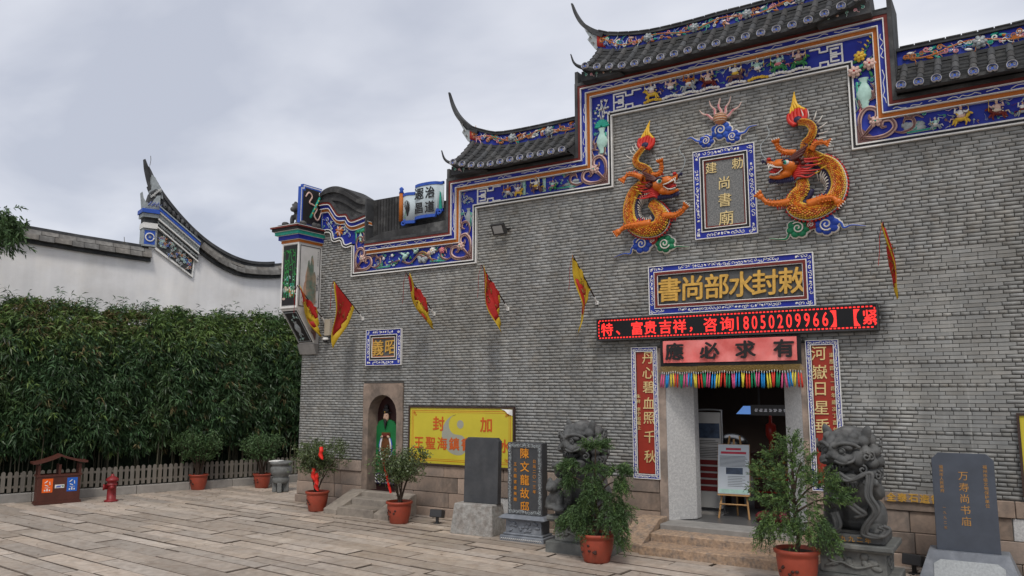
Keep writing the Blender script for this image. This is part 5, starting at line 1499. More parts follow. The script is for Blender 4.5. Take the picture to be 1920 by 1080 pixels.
def dragon(name, label, O, sg, body, rad, flame, limbs, head, blobs, tails, whisk):
    """all points are (x,z) on the facade; sg=+1 faces right, -1 faces left"""
    t = thing(name, label, 'dragon relief', (O[0], 0, O[1]), WALLROT)
    L = lambda p, w=0.0: Vector((p[0] - O[0], p[1] - O[1], w))
    W0 = .13
    P = catmull([L(p, W0) for p in body], 10); n = len(P)
    rads = [p.x for p in catmull([(r, 0, 0) for r in rad], 10)]
    # the part nearest the head end of the tail rises over the back
    for i, p in enumerate(P):
        s = i / (n - 1); p.z = W0 + .05 * math.sin(s * 9)
    b = MB(); b.smooth = True; b.mat(M('dragon_skin', (0.17, 0.035, 0.006), .5, .2, 8)).tube(P, [r * .93 for r in rads], 14, flat=.85, up=(0, 0, 1))
    b.build('body', t)
    tan = [(P[min(i + 1, n - 1)] - P[max(i - 1, 0)]).normalized() for i in range(n)]
    inn = [Vector((q.y, -q.x, 0)) * sg for q in tan]         # towards the inside of the coil
    # arc-length stepping for the scales
    S = [0.0]
    for i in range(1, n):
        S.append(S[-1] + (P[i] - P[i - 1]).length)
    def at(s):
        i = max(0, min(n - 2, int(np.searchsorted(S, s) - 1))); f = (s - S[i]) / max(1e-9, S[i + 1] - S[i])
        return P[i].lerp(P[i + 1], f), tan[i].lerp(tan[i + 1], f).normalized(), inn[i].lerp(inn[i + 1], f).normalized(), lerp(rads[i], rads[i + 1], f)
    sc1 = MB(); s = .02; row = 0
    while s < S[-1] - .02:
        p, d, m_, r = at(s); step = max(.018, r * .24)
        for k in range(-4, 5):
            ph = (k + (.5 if row % 2 else 0)) * R(19)
            if abs(ph) > R(80): continue
            nrm = m_ * math.sin(ph) + Vector((0, 0, .85)) * math.cos(ph)
            side = (m_ * math.cos(ph) - Vector((0, 0, .85)) * math.sin(ph)).normalized()
            c = p + nrm * r * .93; a_ = step * .9; w_ = r * .155; up_ = nrm.normalized()
            v = [c + side * w_ - d * a_ * .1, c + d * a_ * .95 + up_ * .002, c - side * w_ - d * a_ * .1, c - d * a_ * .75 + up_ * .004, c + up_ * (.010 + r * .05)]
            v[3] = c - d * a_ * .85 + up_ * .012
            sc1.mat(m_dy if abs(ph) > R(50) else (m_do, m_do, m_dg, m_dg, m_dk)[(k * 7 + row * 3 + (k * row) % 3) % 5])
            sc1.add(v, [(0, 1, 4), (1, 2, 4), (2, 3, 4), (3, 0, 4)])
        s += step; row += 1
    stuff(sc1.build('scales', t))
    # edges: navy rim with white ribs inside the coil, white bead and red plates outside
    i0, i1 = int(n * .06), int(n * .66)
    b = MB(); b.smooth = True
    b.mat(m_dn).tube([P[i] + inn[i] * (rads[i] * 1.12) - Vector((0, 0, .03)) for i in range(i0, i1)], .055, 7, flat=.8)
    b.tube([P[i] - inn[i] * (rads[i] * 1.02) - Vector((0, 0, .06)) for i in range(2, n - 3)], .03, 6, flat=.8)
    b.build('coil_rim', t)
    b = MB(); b.smooth = True; cc = sum((P[i] for i in range(i0, i1)), Vector()) / (i1 - i0)
    for i in range(int(n * .12), int(n * .64), 4):
        q = P[i] + inn[i] * (rads[i] * 1.12); e_ = q.lerp(cc, .6); e_.z = .05; q.z = .07
        mid = q.lerp(e_, .5) + tan[i] * .018; mid.z = .09
        b.mat(m_dw).tube([q, mid, e_], [.014, .012, .005], 5)
    b.build('rib_spikes', t)
    b = MB(); b.smooth = True
    b.mat(m_dw).tube([P[i] - inn[i] * (rads[i] * 1.0) - Vector((0, 0, .03)) for i in range(3, n - 4)], .013, 5)
    for i in range(2, int(n * .62), 2):
        q = P[i] - inn[i] * (rads[i] * 1.14) - Vector((0, 0, .05)); b.mat(m_dr).ell(q, (.026, .026, .03), 6, 5)
    b.mat(m_dw)
    for i in range(int(n * .70), n - 4, 4):
        sd = -inn[i]
        q = P[i] + sd * (rads[i] * .9); b.tube([q + Vector((0, 0, -.04)), q + sd * .09 + tan[i] * .02, q + sd * .17 + tan[i] * .07], [.018, .011, .003], 5)
    b.mat(m_dn).tube([P[i] - inn[i] * (rads[i] * .95) - Vector((0, 0, .03)) for i in range(int(n * .70), n - 2)], .022, 6)
    b.build('back_fins', t)
    # flame tail
    b = MB(); b.smooth = True; f0, f1 = L(flame[0], W0), L(flame[3], .08); ax = (f1 - f0); sd = Vector((ax.y, -ax.x, 0)).normalized()
    b.mat(m_dn).ell(f0 + ax * .08, (.085, .075, .06), 9, 6)
    for k in range(6):
        u = (k - 2.5) / 2.5; ln = 1 - .45 * abs(u)
        ln = 1 - .30 * abs(u); pts = [f0 - ax * .05 + sd * u * .06, f0 + ax * .12 + sd * u * .135, f0 + ax * .30 + sd * (u * .14), f0 + ax * .52 * ln + sd * (u * .11 + .012), f0 + ax * .76 * ln + sd * (u * .055 - .02), f0 + ax * (ln + .06) + sd * .012]
        C_ = catmull(pts, 5); m = len(C_); cut = int(m * .56)
        rr_ = [.036 * (1 - (i / m) ** 1.6) + .004 for i in range(m)]
        b.mat(m_flr).tube(C_[:cut + 1], rr_[:cut + 1], 6); b.mat(m_fly).tube(C_[cut:], rr_[cut:], 6)
    b.build('flame_tail', t)
    # limbs with claws
    for pts, r0 in limbs:
        b = MB(); b.smooth = True; C_ = catmull([L(p, .20 + .03 * i) for i, p in enumerate(pts)], 6); m = len(C_)
        b.mat(m_do).tube(C_, [lerp(r0, r0 * .42, (i / (m - 1)) ** .7) for i in range(m)], 9)
        for i in range(2, m - 5, 2):
            d_ = (C_[i + 1] - C_[i]).normalized(); q_ = Vector((-d_.y, d_.x, 0))
            for k in (-.6, 0, .6):
                b.mat(m_do).ell(C_[i] + q_ * r0 * k + Vector((0, 0, r0 * .75 * (1 - .5 * abs(k)))), (.016, .016, .006), 6, 4)
        e_ = C_[-1]; d_ = (C_[-1] - C_[-4]).normalized(); q_ = Vector((-d_.y, d_.x, 0))
        b.mat(m_do).ell(e_, (r0 * .75, r0 * .75, r0 * .55), 8, 6)
        for k in (-1, -.33, .33, 1):
            p1 = e_ + d_ * .03 + q_ * k * .035; p2 = e_ + d_ * .075 + q_ * k * .065 + Vector((0, 0, .02)); p3 = e_ + d_ * .115 + q_ * k * .06 - Vector((0, 0, .01))
            b.mat(m_do).tube([p1, p2], [.022, .018], 6); b.mat(m_dw).tube([p2, p3], [.014, .002], 5)
        el = C_[m // 2]
        for k in range(3):
            b.mat(m_dr).tube([C_[2 + k], C_[2 + k] + q_ * (.06 + .02 * k) * (-sg), C_[2 + k] + q_ * .12 * (-sg) - d_ * .05], [.028, .018, .004], 5)
        b.build('limb', t)
    # head
    hx, hz = head
    H = lambda u, v, w: Vector((hx - O[0] + sg * u * 1.12, hz - O[1] + v * 1.12, w * 1.08))
    s_ = MB()
    for c, r_, rz in [((-.10, .02, .22), (.13, .12, .12), 0), ((.05, .05, .24), (.13, .07, .10), .05), ((.17, .085, .24), (.075, .045, .075), .2), ((.03, .10, .25), (.10, .035, .07), .15), ((-.02, -.09, .20), (.12, .07, .09), -.1), ((.09, -.125, .20), (.11, .04, .075), .12), ((.18, -.105, .20), (.05, .035, .06), .3), ((.20, .12, .26), (.04, .04, .04), 0), ((-.02, .09, .29), (.06, .03, .04), .3)]:
        s_.ell(H(*c), r_, 12, 8, (0, 0, sg * rz))
    v, f = sculpt(s_, .014, 3)
    b = MB(); b.add(v, f); b.build('head', t, m_do, True)
    b = MB(); b.smooth = True
    b.mat(M('mouth_red', (0.25, 0.01, 0.01), .5)).ell(H(.10, -.03, .23), (.11, .055, .07), 9, 6, (0, 0, sg * .1)); b.mat(m_dr).ell(H(.15, -.055, .27), (.07, .018, .03), 8, 5, (0, 0, sg * .3))
    b.mat(m_dw)
    for i in range(6):
        u = .06 + .028 * i; b.tube([H(u, .02 + .012 * i, .30), H(u + .005, -.015 + .01 * i, .31)], [.012, .002], 5); b.tube([H(u, -.10 + .008 * i, .26), H(u + .004, -.07 + .008 * i, .27)], [.010, .002], 5)
    b.tube([H(.19, .05, .29), H(.20, -.02, .31)], [.016, .002], 6)
    b.tube(catmull([H(.0, -.01, .31), H(.08, .0, .33), H(.17, .04, .31)], 4), .011, 5); b.tube(catmull([H(.0, -.03, .30), H(.08, -.085, .29), H(.19, -.075, .27)], 4), .010, 5)
    b.build('teeth', t)
    b = MB(); b.smooth = True
    b.mat(m_dw).ell(H(-.06, .05, .32), (.055, .042, .03), 9, 6); b.mat(m_teal).ell(H(-.045, .05, .338), (.034, .034, .02), 8, 6); b.mat(m_black).ell(H(-.035, .05, .352), (.019, .019, .012), 7, 5)
    b.mat(m_dn).tube(catmull([H(-.14, .06, .31), H(-.08, .105, .33), H(.0, .085, .33)], 4), .012, 5); b.mat(m_dr).ell(H(.19, .145, .29), (.04, .03, .04), 7, 5)
    b.build('eye', t)
    b = MB(); b.smooth = True; rr = random.Random(int(hx * 10))
    for i in range(14):
        a0_ = H(-.13 + .026 * i, -.15 + (.02 if i > 9 else 0), .2); b.mat(m_dn).tube([a0_, a0_ + Vector((sg * .01, -.05, .01)), a0_ + Vector((-sg * .02, -.09, 0))], [.022, .017, .004], 5)
    for i in range(10):
        a0_ = H(.14 + .016 * i, .10 + .02 * math.sin(i), .25); b.mat(m_dn).tube([a0_, a0_ + Vector((sg * .03, .05, .02))], [.02, .004], 5)
    stuff(b.build('beard', t))
    b = MB(); b.smooth = True
    for i in range(9):
        y0 = -.20 + .03 * i; l = rr.uniform(.22, .34)
        b.mat(m_dr).tube(catmull([H(-.12, y0 + .03, .17), H(-.2, y0 + .05, .24), H(-.2 - l * .5, y0 + .03 + rr.uniform(-.02, .03), .22), H(-.2 - l, y0 + .07 + rr.uniform(-.03, .03), .17)], 4), [.028 * (1 - i_ / 13) + .003 for i_ in range(13)], 6)
        if i % 2 == 0:
            b.mat(m_dy).tube([H(-.2 - l * .9, y0 + .06, .19), H(-.25 - l, y0 + .1, .17)], [.014, .003], 5)
    b.build('mane', t)
    b = MB(); b.smooth = True; b.mat(m_db)
    for k in (0, 1, 2):
        b.tube(catmull([H(-.10, .08, .28), H(-.2, .10 + .03 * k, .31), H(-.29 - .03 * k, .16 + .05 * k, .28), H(-.30, .22 + .05 * k, .24)], 5), [.035 * (1 - i_ / 17) + .006 for i_ in range(16)], 6)
    for i in range(8):
        b.ell(H(-.2 + rr.uniform(-.09, .05), .06 + rr.uniform(-.06, .08), .27), (.04, .035, .04), 7, 5)
    b.build('horn', t)
    b = MB(); b.mat(m_grey).tube(catmull([L(p, lerp(.3, .06, i / (len(whisk) - 1))) for i, p in enumerate(whisk)], 6), .007, 4); b.build('whisker', t)
    b = MB(); b.smooth = True
    cloud_relief(b, [(x - O[0], y - O[1], r, m) for x, y, r, m in blobs], [([(x - O[0], y - O[1]) for x, y in p], m) for p, m in tails])
    b.build('cloud', t)
    return t
RAD = [.09, .112, .126, .13, .13, .128, .12, .114, .11, .105, .098, .086, .066, .064, .062, .058, .052, .042]
dragon('dragon_relief', 'orange scaled dragon relief left of the upright plaque, facing right', (8.95, 5.9), 1,
    [(9.057, 5.909), (9.181, 5.77), (9.27, 5.6), (9.198, 5.451), (9.032, 5.409), (8.827, 5.45), (8.66, 5.588), (8.604, 5.782), (8.616, 5.968), (8.699, 6.157), (8.846, 6.261), (8.991, 6.339), (9.033, 6.482), (8.945, 6.576), (8.829, 6.634), (8.784, 6.743), (8.847, 6.851), (8.954, 6.966)], RAD,
    [(8.954, 6.95), (8.997, 7.09), (9.021, 7.237), (9.03, 7.47)],
    [([(9.06, 5.516), (8.776, 5.512), (8.592, 5.497), (8.458, 5.412)], .085), ([(9.30, 5.629), (9.539, 5.603), (9.675, 5.653), (9.73, 5.70)], .07), ([(8.927, 6.373), (8.772, 6.452), (8.666, 6.463), (8.590, 6.389)], .06), ([(9.108, 6.396), (9.262, 6.397), (9.32, 6.499), (9.318, 6.56)], .055)],
    (9.36, 6.165), [(8.82, 5.19, .21, M('cloud_blue', (.02, .06, .36), .5, .3, 8)), (9.04, 5.235, .10, M('cloud_red', (.28, .03, .03), .5, .2, 8)), (9.26, 5.15, .20, m_cg)],
    [([(8.80, 5.16), (8.62, 5.14), (8.58, 5.04), (8.45, 5.05), (8.25, 5.0)], m_bluel), ([(9.26, 5.12), (9.38, 5.06), (9.48, 5.08), (9.70, 5.05)], m_cg)],
    [(9.56, 6.28), (9.66, 6.37), (9.713, 6.473), (9.717, 6.618), (9.62, 6.76), (9.599, 6.86), (9.704, 6.975)])
dragon('dragon_relief', 'orange scaled dragon relief right of the upright plaque, facing left', (11.75, 5.9), -1,
    [(11.671, 5.945), (11.674, 5.777), (11.567, 5.649), (11.538, 5.51), (11.689, 5.407), (11.91, 5.426), (12.111, 5.551), (12.206, 5.748), (12.196, 5.96), (12.109, 6.138), (11.951, 6.247), (11.781, 6.383), (11.743, 6.522), (11.836, 6.602), (11.887, 6.738), (11.815, 6.86), (11.649, 6.916)], RAD[:17],
    [(11.655, 6.91), (11.635, 7.091), (11.619, 7.241), (11.59, 7.47)],
    [([(11.474, 5.59), (11.291, 5.578), (11.131, 5.612), (11.03, 5.72)], .075), ([(11.76, 5.504), (11.982, 5.557), (12.132, 5.549), (12.22, 5.47)], .085), ([(11.602, 6.39), (11.422, 6.432), (11.344, 6.507), (11.33, 6.56)], .06), ([(11.848, 6.396), (11.919, 6.479), (12.028, 6.472), (12.09, 6.45)], .055)],
    (11.41, 6.155), [(11.985, 5.18, .21, MATS['cloud_blue']), (11.758, 5.20, .10, MATS['cloud_red']), (11.55, 5.17, .20, m_cg)],
    [([(11.55, 5.15), (11.42, 5.13), (11.36, 5.02), (11.25, 5.02), (11.08, 5.05)], m_cg), ([(12.0, 5.16), (12.18, 5.20), (12.24, 5.10), (12.36, 5.13), (12.56, 5.09)], m_bluel)],
    [(11.20, 6.28), (11.10, 6.40), (11.05, 6.52), (11.05, 6.64), (11.15, 6.76), (11.17, 6.86), (11.119, 6.981)])
# flaming pearl over a cloud
pe = thing('pearl_relief', 'flaming pearl on blue and white clouds above the upright plaque', 'pearl relief', (10.345, 0, 7.0), WALLROT)
b = MB(); b.smooth = True; b.mat(M('pearl_orange', (0.50, 0.22, 0.10), .45, .15, 8)); b.ell((0, .25, .09), (.12, .11, .11), 14, 9)
for k in (-.06, -.02, .03, .07):
    r_ = math.sqrt(max(.0, .12 ** 2 - k * k)); b.mat(m_cream).tube([(r_ * math.cos(a) * 1.0, .25 + k * .92, .09 + r_ * math.sin(a)) for a in [R(180) * i / 10 for i in range(11)]], .006, 4)
b.build('pearl', pe)
for i, a in enumerate([90, 58, 122, 22, 158]):
    b = MB(); b.smooth = True; a = R(a); d = Vector((math.cos(a), math.sin(a) * .9, 0)); q = Vector((-d.y, d.x, 0)); l = [.32, .26, .26, .30, .30, .30, .30][i]; c = Vector((0, .25, .06)); sgn = 1 if math.cos(a) < 0 else -1
    P = catmull([c + d * .08, c + d * .15 + q * .02 * sgn, c + d * (.1 + l * .5) - q * .03 * sgn, c + d * (.1 + l * .8) + q * (.0) - q * .0 + Vector((0, .04, 0)), c + d * (.1 + l) + Vector((0, .1 if i else .0, 0))], 4)
    b.mat(m_pinkw).tube(P, [.03 * (1 - (k / len(P)) ** 1.3) + .004 for k in range(len(P))], 6); b.mat(m_pink).tube([p + Vector((0, 0, .018)) for p in P[:10]], .012, 5); b.build('flame', pe)
b = MB(); b.smooth = True
cloud_relief(b, [(0, .05, .20, m_bluel), (-.27, -.10, .15, MATS['cloud_blue']), (.20, -.10, .15, MATS['cloud_blue'])], [([(-.35, -.08), (-.45, -.06), (-.55, .02), (-.62, .0)], m_bluel), ([(.28, -.06), (.4, -.06), (.48, .02), (.62, .03)], m_bluel)])
b.build('cloud', pe)
# ------------------------------------------------------------------ doorway, hall interior, niche
door = MB()
for a, b in ((9.03, 9.18), (11.46, 11.61)):
    door.mat(m_stone).box(a + .003, -0.015, 0.30, b, 0.60, 3.30)
door.box(9.18, -0.012, 3.0, 11.46, 0.60, 3.30)
door_o = door.build('door_surround', temple)
for sgn, xa in ((1, 9.18), (-1, 11.46)):
    j = MB(); j.mat(m_whitegran)
    j.T = None
    x0, x1, x2 = xa, xa + sgn * .36, xa + sgn * .36
    P = [(x0, -0.008), (x1, .40), (x2, .62), (x0, .62)]
    v = [(a, b, .345) for a, b in P] + [(a, b, 3.0) for a, b in P]
    j.add(v, [(0, 1, 5, 4), (1, 2, 6, 5), (2, 3, 7, 6), (3, 0, 4, 7), (0, 3, 2, 1), (4, 5, 6, 7)])
    j.build('jamb', temple, bevel=.006)
hall = MB()
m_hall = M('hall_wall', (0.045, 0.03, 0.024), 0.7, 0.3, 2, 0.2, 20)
hx0, hx1, hy1, hz1 = 5.2, 15.5, 8.0, 4.6
hall.mat(m_hall)
hall.box(hx0 - .1, .62, 0, hx0, hy1, hz1); hall.box(hx1, .62, 0, hx1 + .1, hy1, hz1); hall.box(hx0, hy1, 0, hx1, hy1 + .1, hz1); hall.box(hx0 - .1, .61, hz1, hx1 + .1, 2.8, hz1 + .1); hall.box(hx0 - .1, 5.8, hz1, hx1 + .1, hy1 + .1, hz1 + .1); hall.box(hx0 - .1, 2.8, hz1, 7.4, 5.8, hz1 + .1); hall.box(13.3, 2.8, hz1, hx1 + .1, 5.8, hz1 + .1)  # ceiling left open in the middle, added so sky light brightens the hall
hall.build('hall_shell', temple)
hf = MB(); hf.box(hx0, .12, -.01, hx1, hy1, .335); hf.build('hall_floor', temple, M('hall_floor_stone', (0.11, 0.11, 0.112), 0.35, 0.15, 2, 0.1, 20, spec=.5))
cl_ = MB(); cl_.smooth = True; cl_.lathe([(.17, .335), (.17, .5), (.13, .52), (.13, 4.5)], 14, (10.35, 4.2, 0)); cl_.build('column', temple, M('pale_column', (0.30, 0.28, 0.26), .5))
# steps in front of the door
st = thing('door_steps', 'worn tan granite steps with sloping cheek stones before the main doorway', 'steps', (10.32, -.65, 0))
T0 = Vector((10.32, -.65, 0))
def sbox(parent, name, x0, y0, z0, x1, y1, z1, m, origin, ch=.012):
    b = MB(); b.box(x0 - origin[0], y0 - origin[1], z0 - origin[2], x1 - origin[0], y1 - origin[1], z1 - origin[2], ch); return b.build(name, parent, m)
sbox(st, 'tread', 9.18, -1.32, -.02, 11.46, -.86, .135, m_stone2, T0); sbox(st, 'tread', 9.19, -.875, -.02, 11.45, -.43, .265, m_stone2, T0)
sbox(st, 'threshold', 9.185, -.445, -.02, 11.455, .14, .348, m_grout, T0)
def cheek(parent, x0, x1, yf, yb, zf, zb, m, origin, ytop):
    b = MB(); v = []
    for x in (x0, x1):
        v += [(x - origin[0], yf - origin[1], -.02), (x - origin[0], yf - origin[1], zf), (x - origin[0], ytop - origin[1], zb), (x - origin[0], yb - origin[1], zb), (x - origin[0], yb - origin[1], -.02)]
    b.add(v, [(0, 1, 2, 3, 4), (9, 8, 7, 6, 5), (0, 5, 6, 1), (1, 6, 7, 2), (2, 7, 8, 3), (3, 8, 9, 4), (4, 9, 5, 0)])
    return b.build('cheek_stone', parent, m, bevel=.012)
cheek(st, 8.74, 9.172, -1.20, -.06, .12, .42, m_stone2, T0, -.40); cheek(st, 11.468, 11.90, -1.20, -.06, .12, .42, m_stone2, T0, -.40)
ns = thing('niche_steps', 'small grey stone steps with cheek stones below the arched niche', 'steps', (2.62, -.5, 0))
T1 = Vector((2.62, -.5, 0)); m_gstep = M('grey_step_stone', (0.30, 0.265, 0.225), 0.9, 0.25, 6, 0.5, 70, island=.15, col2=(0.21, 0.185, 0.16), mix=(.45, .65))
sbox(ns, 'tread', 2.25, -.95, -.02, 3.26, -.52, .16, m_gstep, T1); sbox(ns, 'tread', 2.26, -.535, -.02, 3.25, -.20, .30, m_gstep, T1); sbox(ns, 'tread', 2.10, -.21, -.02, 3.22, .02, .405, m_gstep, T1)
cheek(ns, 1.86, 2.242, -.95, -.06, .10, .42, m_gstep, T1, -.12); cheek(ns, 3.268, 3.66, -.95, -.06, .10, .42, m_gstep, T1, -.12)
# niche
ni = MB()
arch = [(2.20, .40), (2.20, 2.05)] + [(2.61 - .41 * math.cos(R(a)), 2.05 + .42 * math.sin(R(a))) for a in range(15, 180, 15)] + [(3.02, 2.05), (3.02, .40)]
outer = []
for (x, z) in arch:
    if z <= .41: outer.append((2.045 if x < 2.6 else 3.195, .40))
    elif z <= 2.051: outer.append((2.045 if x < 2.6 else 3.195, 2.05))
    else:
        a = math.atan2(z - 2.05, x - 2.61); c, s_ = math.cos(a), math.sin(a); k = min(.575 / max(abs(c), 1e-6), .67 / max(s_, 1e-6)); outer.append((2.61 + c * k, 2.05 + s_ * k))
# keep square outer corners
ni.T = Matrix.Rotation(R(90), 4, 'X')
ni.strip(outer, arch, -.30, .018)
ni.add([(2.045, 2.05, .0179), (2.045, 2.72, .0179), (2.61, 2.72, .0179)], [(0, 1, 2)])
ni.prism([outer[3], (2.045, 2.72), outer[6]], 0, .0178); ni.prism([outer[-4], (3.195, 2.72), outer[-7]], 0, .0178)
ni.build('niche_surround', temple, m_stone)
nb = MB(); nb.box(2.05, .30, .38, 3.19, .34, 2.7); nb.box(2.05, .02, .36, 3.19, .34, .40); nb.build('niche_back', temple, M('niche_dark_red', (0.028, 0.008, 0.008), .6, .2, 4))
pa = thing('door_god_painting', 'painted bearded official in a green robe inside the arched niche', 'painting', (2.49, .295, .42), WALLROT)
def layer(poly, w0, w1, m, name='robe'):
    b = MB(); b.mat(m).prism(poly, w0, w1, ); return b.build(name, pa)
mir_ = lambda P: P + [(-a, b) for a, b in P[::-1]]
layer(mir_([(-.12, 1.50), (-.22, 1.46), (-.29, 1.34), (-.32, 1.1), (-.31, .75), (-.33, .35), (-.30, .22)]), 0, .03, M('robe_green', (0.01, 0.16, 0.045), .6, .2, 4))
hem = MB(); hem.mat(m_dn).prism([(-.34, .34), (.30, .34), (.28, .10), (-.36, .10)], 0, .034)
for k in range(7):
    for q in range(3):
        x = -.30 + k * .095; hem.mat(m_white).tube([(x - .04, .12 + q * .07, .037), (x, .17 + q * .07, .038), (x + .04, .12 + q * .07, .037)], .008, 4)
hem.build('hem', pa)
layer([(-.12, 1.22), (.12, 1.22), (.13, .9), (.10, .5), (-.10, .5), (-.13, .9)], .03, .045, M('robe_brown', (0.13, 0.05, 0.015), .6, .3, 8), 'apron')
sl_ = MB()
for s in (-1, 1):
    sl_.mat(m_white).tube(catmull([(s * .10, 1.12, .05), (s * .15, .95, .05), (s * .14, .75, .05), (s * .10, .62, .05)], 4), .022, 6, flat=.4); sl_.mat(m_bluel).tube(catmull([(s * .13, 1.10, .045), (s * .18, .95, .045), (s * .17, .72, .045)], 4), .018, 6, flat=.4)
sl_.mat(m_maroon).box(-.09, 1.14, .045, .09, 1.19, .075)
sl_.smooth = True
for s in (-1, 1):
    sl_.mat(m_skin).ell((s * .09, 1.13, .065), (.045, .03, .02), 8, 6, (0, 0, -s * .5))
sl_.build('sleeve', pa)
hd = MB(); hd.smooth = True
hd.mat(m_skin).ell((0, 1.56, .04), (.078, .11, .05), 12, 8); hd.ell((0, 1.555, .09), (.014, .03, .016), 6, 5)
hd.mat(m_black)
for s in (-1, 1):
    hd.ell((s * .032, 1.58, .085), (.014, .006, .006), 6, 4); hd.ell((s * .034, 1.60, .083), (.02, .005, .006), 6, 4, (0, 0, -s * .3)); hd.tube([(s * .005, 1.52, .088), (s * .035, 1.50, .083), (s * .045, 1.46, .075)], .007, 5)
hd.ell((0, 1.44, .07), (.04, .075, .03), 8, 6); hd.tube([(0, 1.42, .075), (0, 1.30, .06)], [.03, .008], 6)
hd.build('face', pa)
ht = MB(); ht.smooth = True; ht.mat(m_black).ell((0, 1.70, .05), (.09, .07, .05), 10, 7); ht.ell((0, 1.78, .04), (.055, .06, .04), 8, 6); ht.box(-.15, 1.645, .03, .15, 1.665, .05); ht.mat(m_gold).ell((0, 1.67, .095), (.016, .016, .01), 6, 4); ht.build('hat', pa)

# ---- things inside the hall
sd_ = thing('information_stand', 'white information panel stand with red buttons just inside the doorway', 'panel stand', (9.53, 1.2, .335))
b = MB(); b.box(-.22, -.02, .10, .22, .02, 1.82, .01); b.build('panel', sd_, M('panel_print', (0.42, 0.42, 0.41), .4, .05, 4, 0))
b = MB(); b.smooth = True; b.tube(catmull([(-.24, 0, .02), (-.24, 0, 1.2), (-.24, 0, 1.78), (-.2, 0, 1.86), (.2, 0, 1.86), (.24, 0, 1.78), (.24, 0, 1.2), (.24, 0, .02)], 4), .016, 6); b.build('frame', sd_, m_steel)
b = MB(); b.box(-.26, -.15, 0, .26, .15, .03); b.build('base', sd_, m_grout)
b = MB(); b.mat(M('photo_print', (0.04, 0.06, 0.10), .4, .6, 9, 0)); b.box(-.20, -.024, 1.35, .20, -.021, 1.62)
for i in range(6):
    b.ell((-.1 + .05 * i, -.023, 1.42 + .02 * (i % 3)), (.05, .003, .03), 6, 4)
b.build('picture', sd_)
b = MB(); b.mat(m_black)
for i in range(11):
    b.box(-.18, -.0235, 1.30 - .03 * i, .12 + .05 * (i % 3), -.021, 1.309 - .03 * i) if i not in (3,) else None
for q, tline in enumerate(('鎮海尚書', '祈福求安')):
    pass
b.build('text_lines', sd_)
for i in range(5):
    b = MB(); b.box(-.20, -.03, .40 + .118 * i, .19, -.021, .485 + .118 * i, .003); b.build('button', sd_, M('dark_red_print', (0.16, 0.02, 0.02), .45))
es = thing('easel_sign', 'white printed poster on a wooden easel standing in the doorway', 'easel sign', (10.06, .78, .335), (0, 0, R(8)))
tl = Matrix.Rotation(R(-12), 4, 'X')
b = MB(); b.T = tl; b.box(-.27, -.03, .42, .27, -.01, 1.28); b.build('board', es, M('poster_paper', (0.50, 0.55, 0.60), .45, .06, 3, 0))
b = MB(); b.T = tl; b.box(-.28, -.008, .41, .28, .004, 1.29); b.build('backing', es, M('pine_wood', (0.42, 0.24, 0.10), .6, .2, 8, stretch=(1, 1, .2)))
for x0, x1, nm in ((-.22, -.26, 'leg'), (.22, .26, 'leg')):
    b = MB(); b.tube([(x0 * .4, .40, 1.40), (x1, .02, .0)], .018, 6); b.build('leg', es, MATS['pine_wood'])
b = MB(); b.tube([(0, .30, 1.35), (0, .45, .0)], .018, 6); b.build('leg', es, MATS['pine_wood'])
b = MB(); b.T = tl; b.box(-.27, -.06, .385, .27, .0, .41); b.T = None; b.tube([(-.23, -.04, .25), (.23, -.04, .25)], .014, 5); b.build('ledge', es, MATS['pine_wood'])
b = MB(); b.T = tl; b.mat(M('poster_red', (0.45, 0.03, 0.06), .5))
for k, (tx, zc) in enumerate((('鎮海尚書廟', 1.20), ('尚書廟簡介', 1.135))):
    b.box(-.13 - .09 * k, -.0325, zc - .02, .13 + .09 * k, -.0305, zc + .02)
b.mat(m_black)
for i in range(9):
    b.box(-.24, -.0322, 1.07 - .022 * i, .20 + .02 * (i % 3), -.0305, 1.077 - .022 * i)
b.mat(MATS['photo_print']); b.box(-.13, -.033, .76, .16, -.0305, .875)
b.mat(m_tealw); b.box(-.25, -.0325, .43, .25, -.0305, .50)
b.mat(m_black)
for i in range(7):
    b.box(-.1, -.0322, .72 - .028 * i, .20 - .05 * (i % 2), -.0305, .726 - .028 * i)
b.build('print', es)
cu = thing('kneeling_cushion', 'dark red kneeling cushion on the hall floor', 'cushion', (10.80, .78, .335), (0, 0, R(-6)))
b = MB(); b.box(-.32, -.2, .0, .32, .2, .17, .05); b.build('pad', cu, M('red_leather', (0.16, 0.015, 0.025), .35, .15, 5, .2, 30, spec=.5), True)
al = thing('altar_table', 'dark carved altar table with gilded front in the hall', 'altar', (10.75, 2.6, .335))
b = MB(); b.box(-.8, -.35, .98, .8, .35, 1.05, .01); b.build('table_top', al, M('dark_lacquer', (0.05, 0.014, 0.01), .35, .2, 4, .1, spec=.5))
b = MB(); b.box(-.75, -.31, .0, .75, .31, .97); b.build('body', al, MATS['dark_lacquer'])
b = MB(); b.smooth = True; rr = random.Random(2); b.mat(m_gold)
for i in range(60):
    b.ell((rr.uniform(-.7, .7), -.315, rr.uniform(.62, .92)), (rr.uniform(.02, .05), .02, rr.uniform(.02, .05)), 6, 4)
stuff(b.build('gilded_carving', al))
for z in (.55, .3):
    b = MB(); b.box(-.76, -.33, z, .76, -.312, z + .03); b.build('rail', al, MATS['red_paint'])
dm = thing('metal_drum', 'shiny metal drum on a stand at the back of the hall', 'drum', (9.52, 2.6, .335))
b = MB(); b.smooth = True; b.ell((0, 0, 1.18), (.32, .30, .20), 18, 10); b.build('bowl', dm, M('polished_metal', (.25, .25, .25), .22, .1, 4, 0, metal=.8))
b = MB(); b.lathe([(.2, 0), (.17, .5), (.2, 1.0)], 12); b.build('stand', dm, MATS['dark_lacquer'])
b = MB(); b.smooth = True
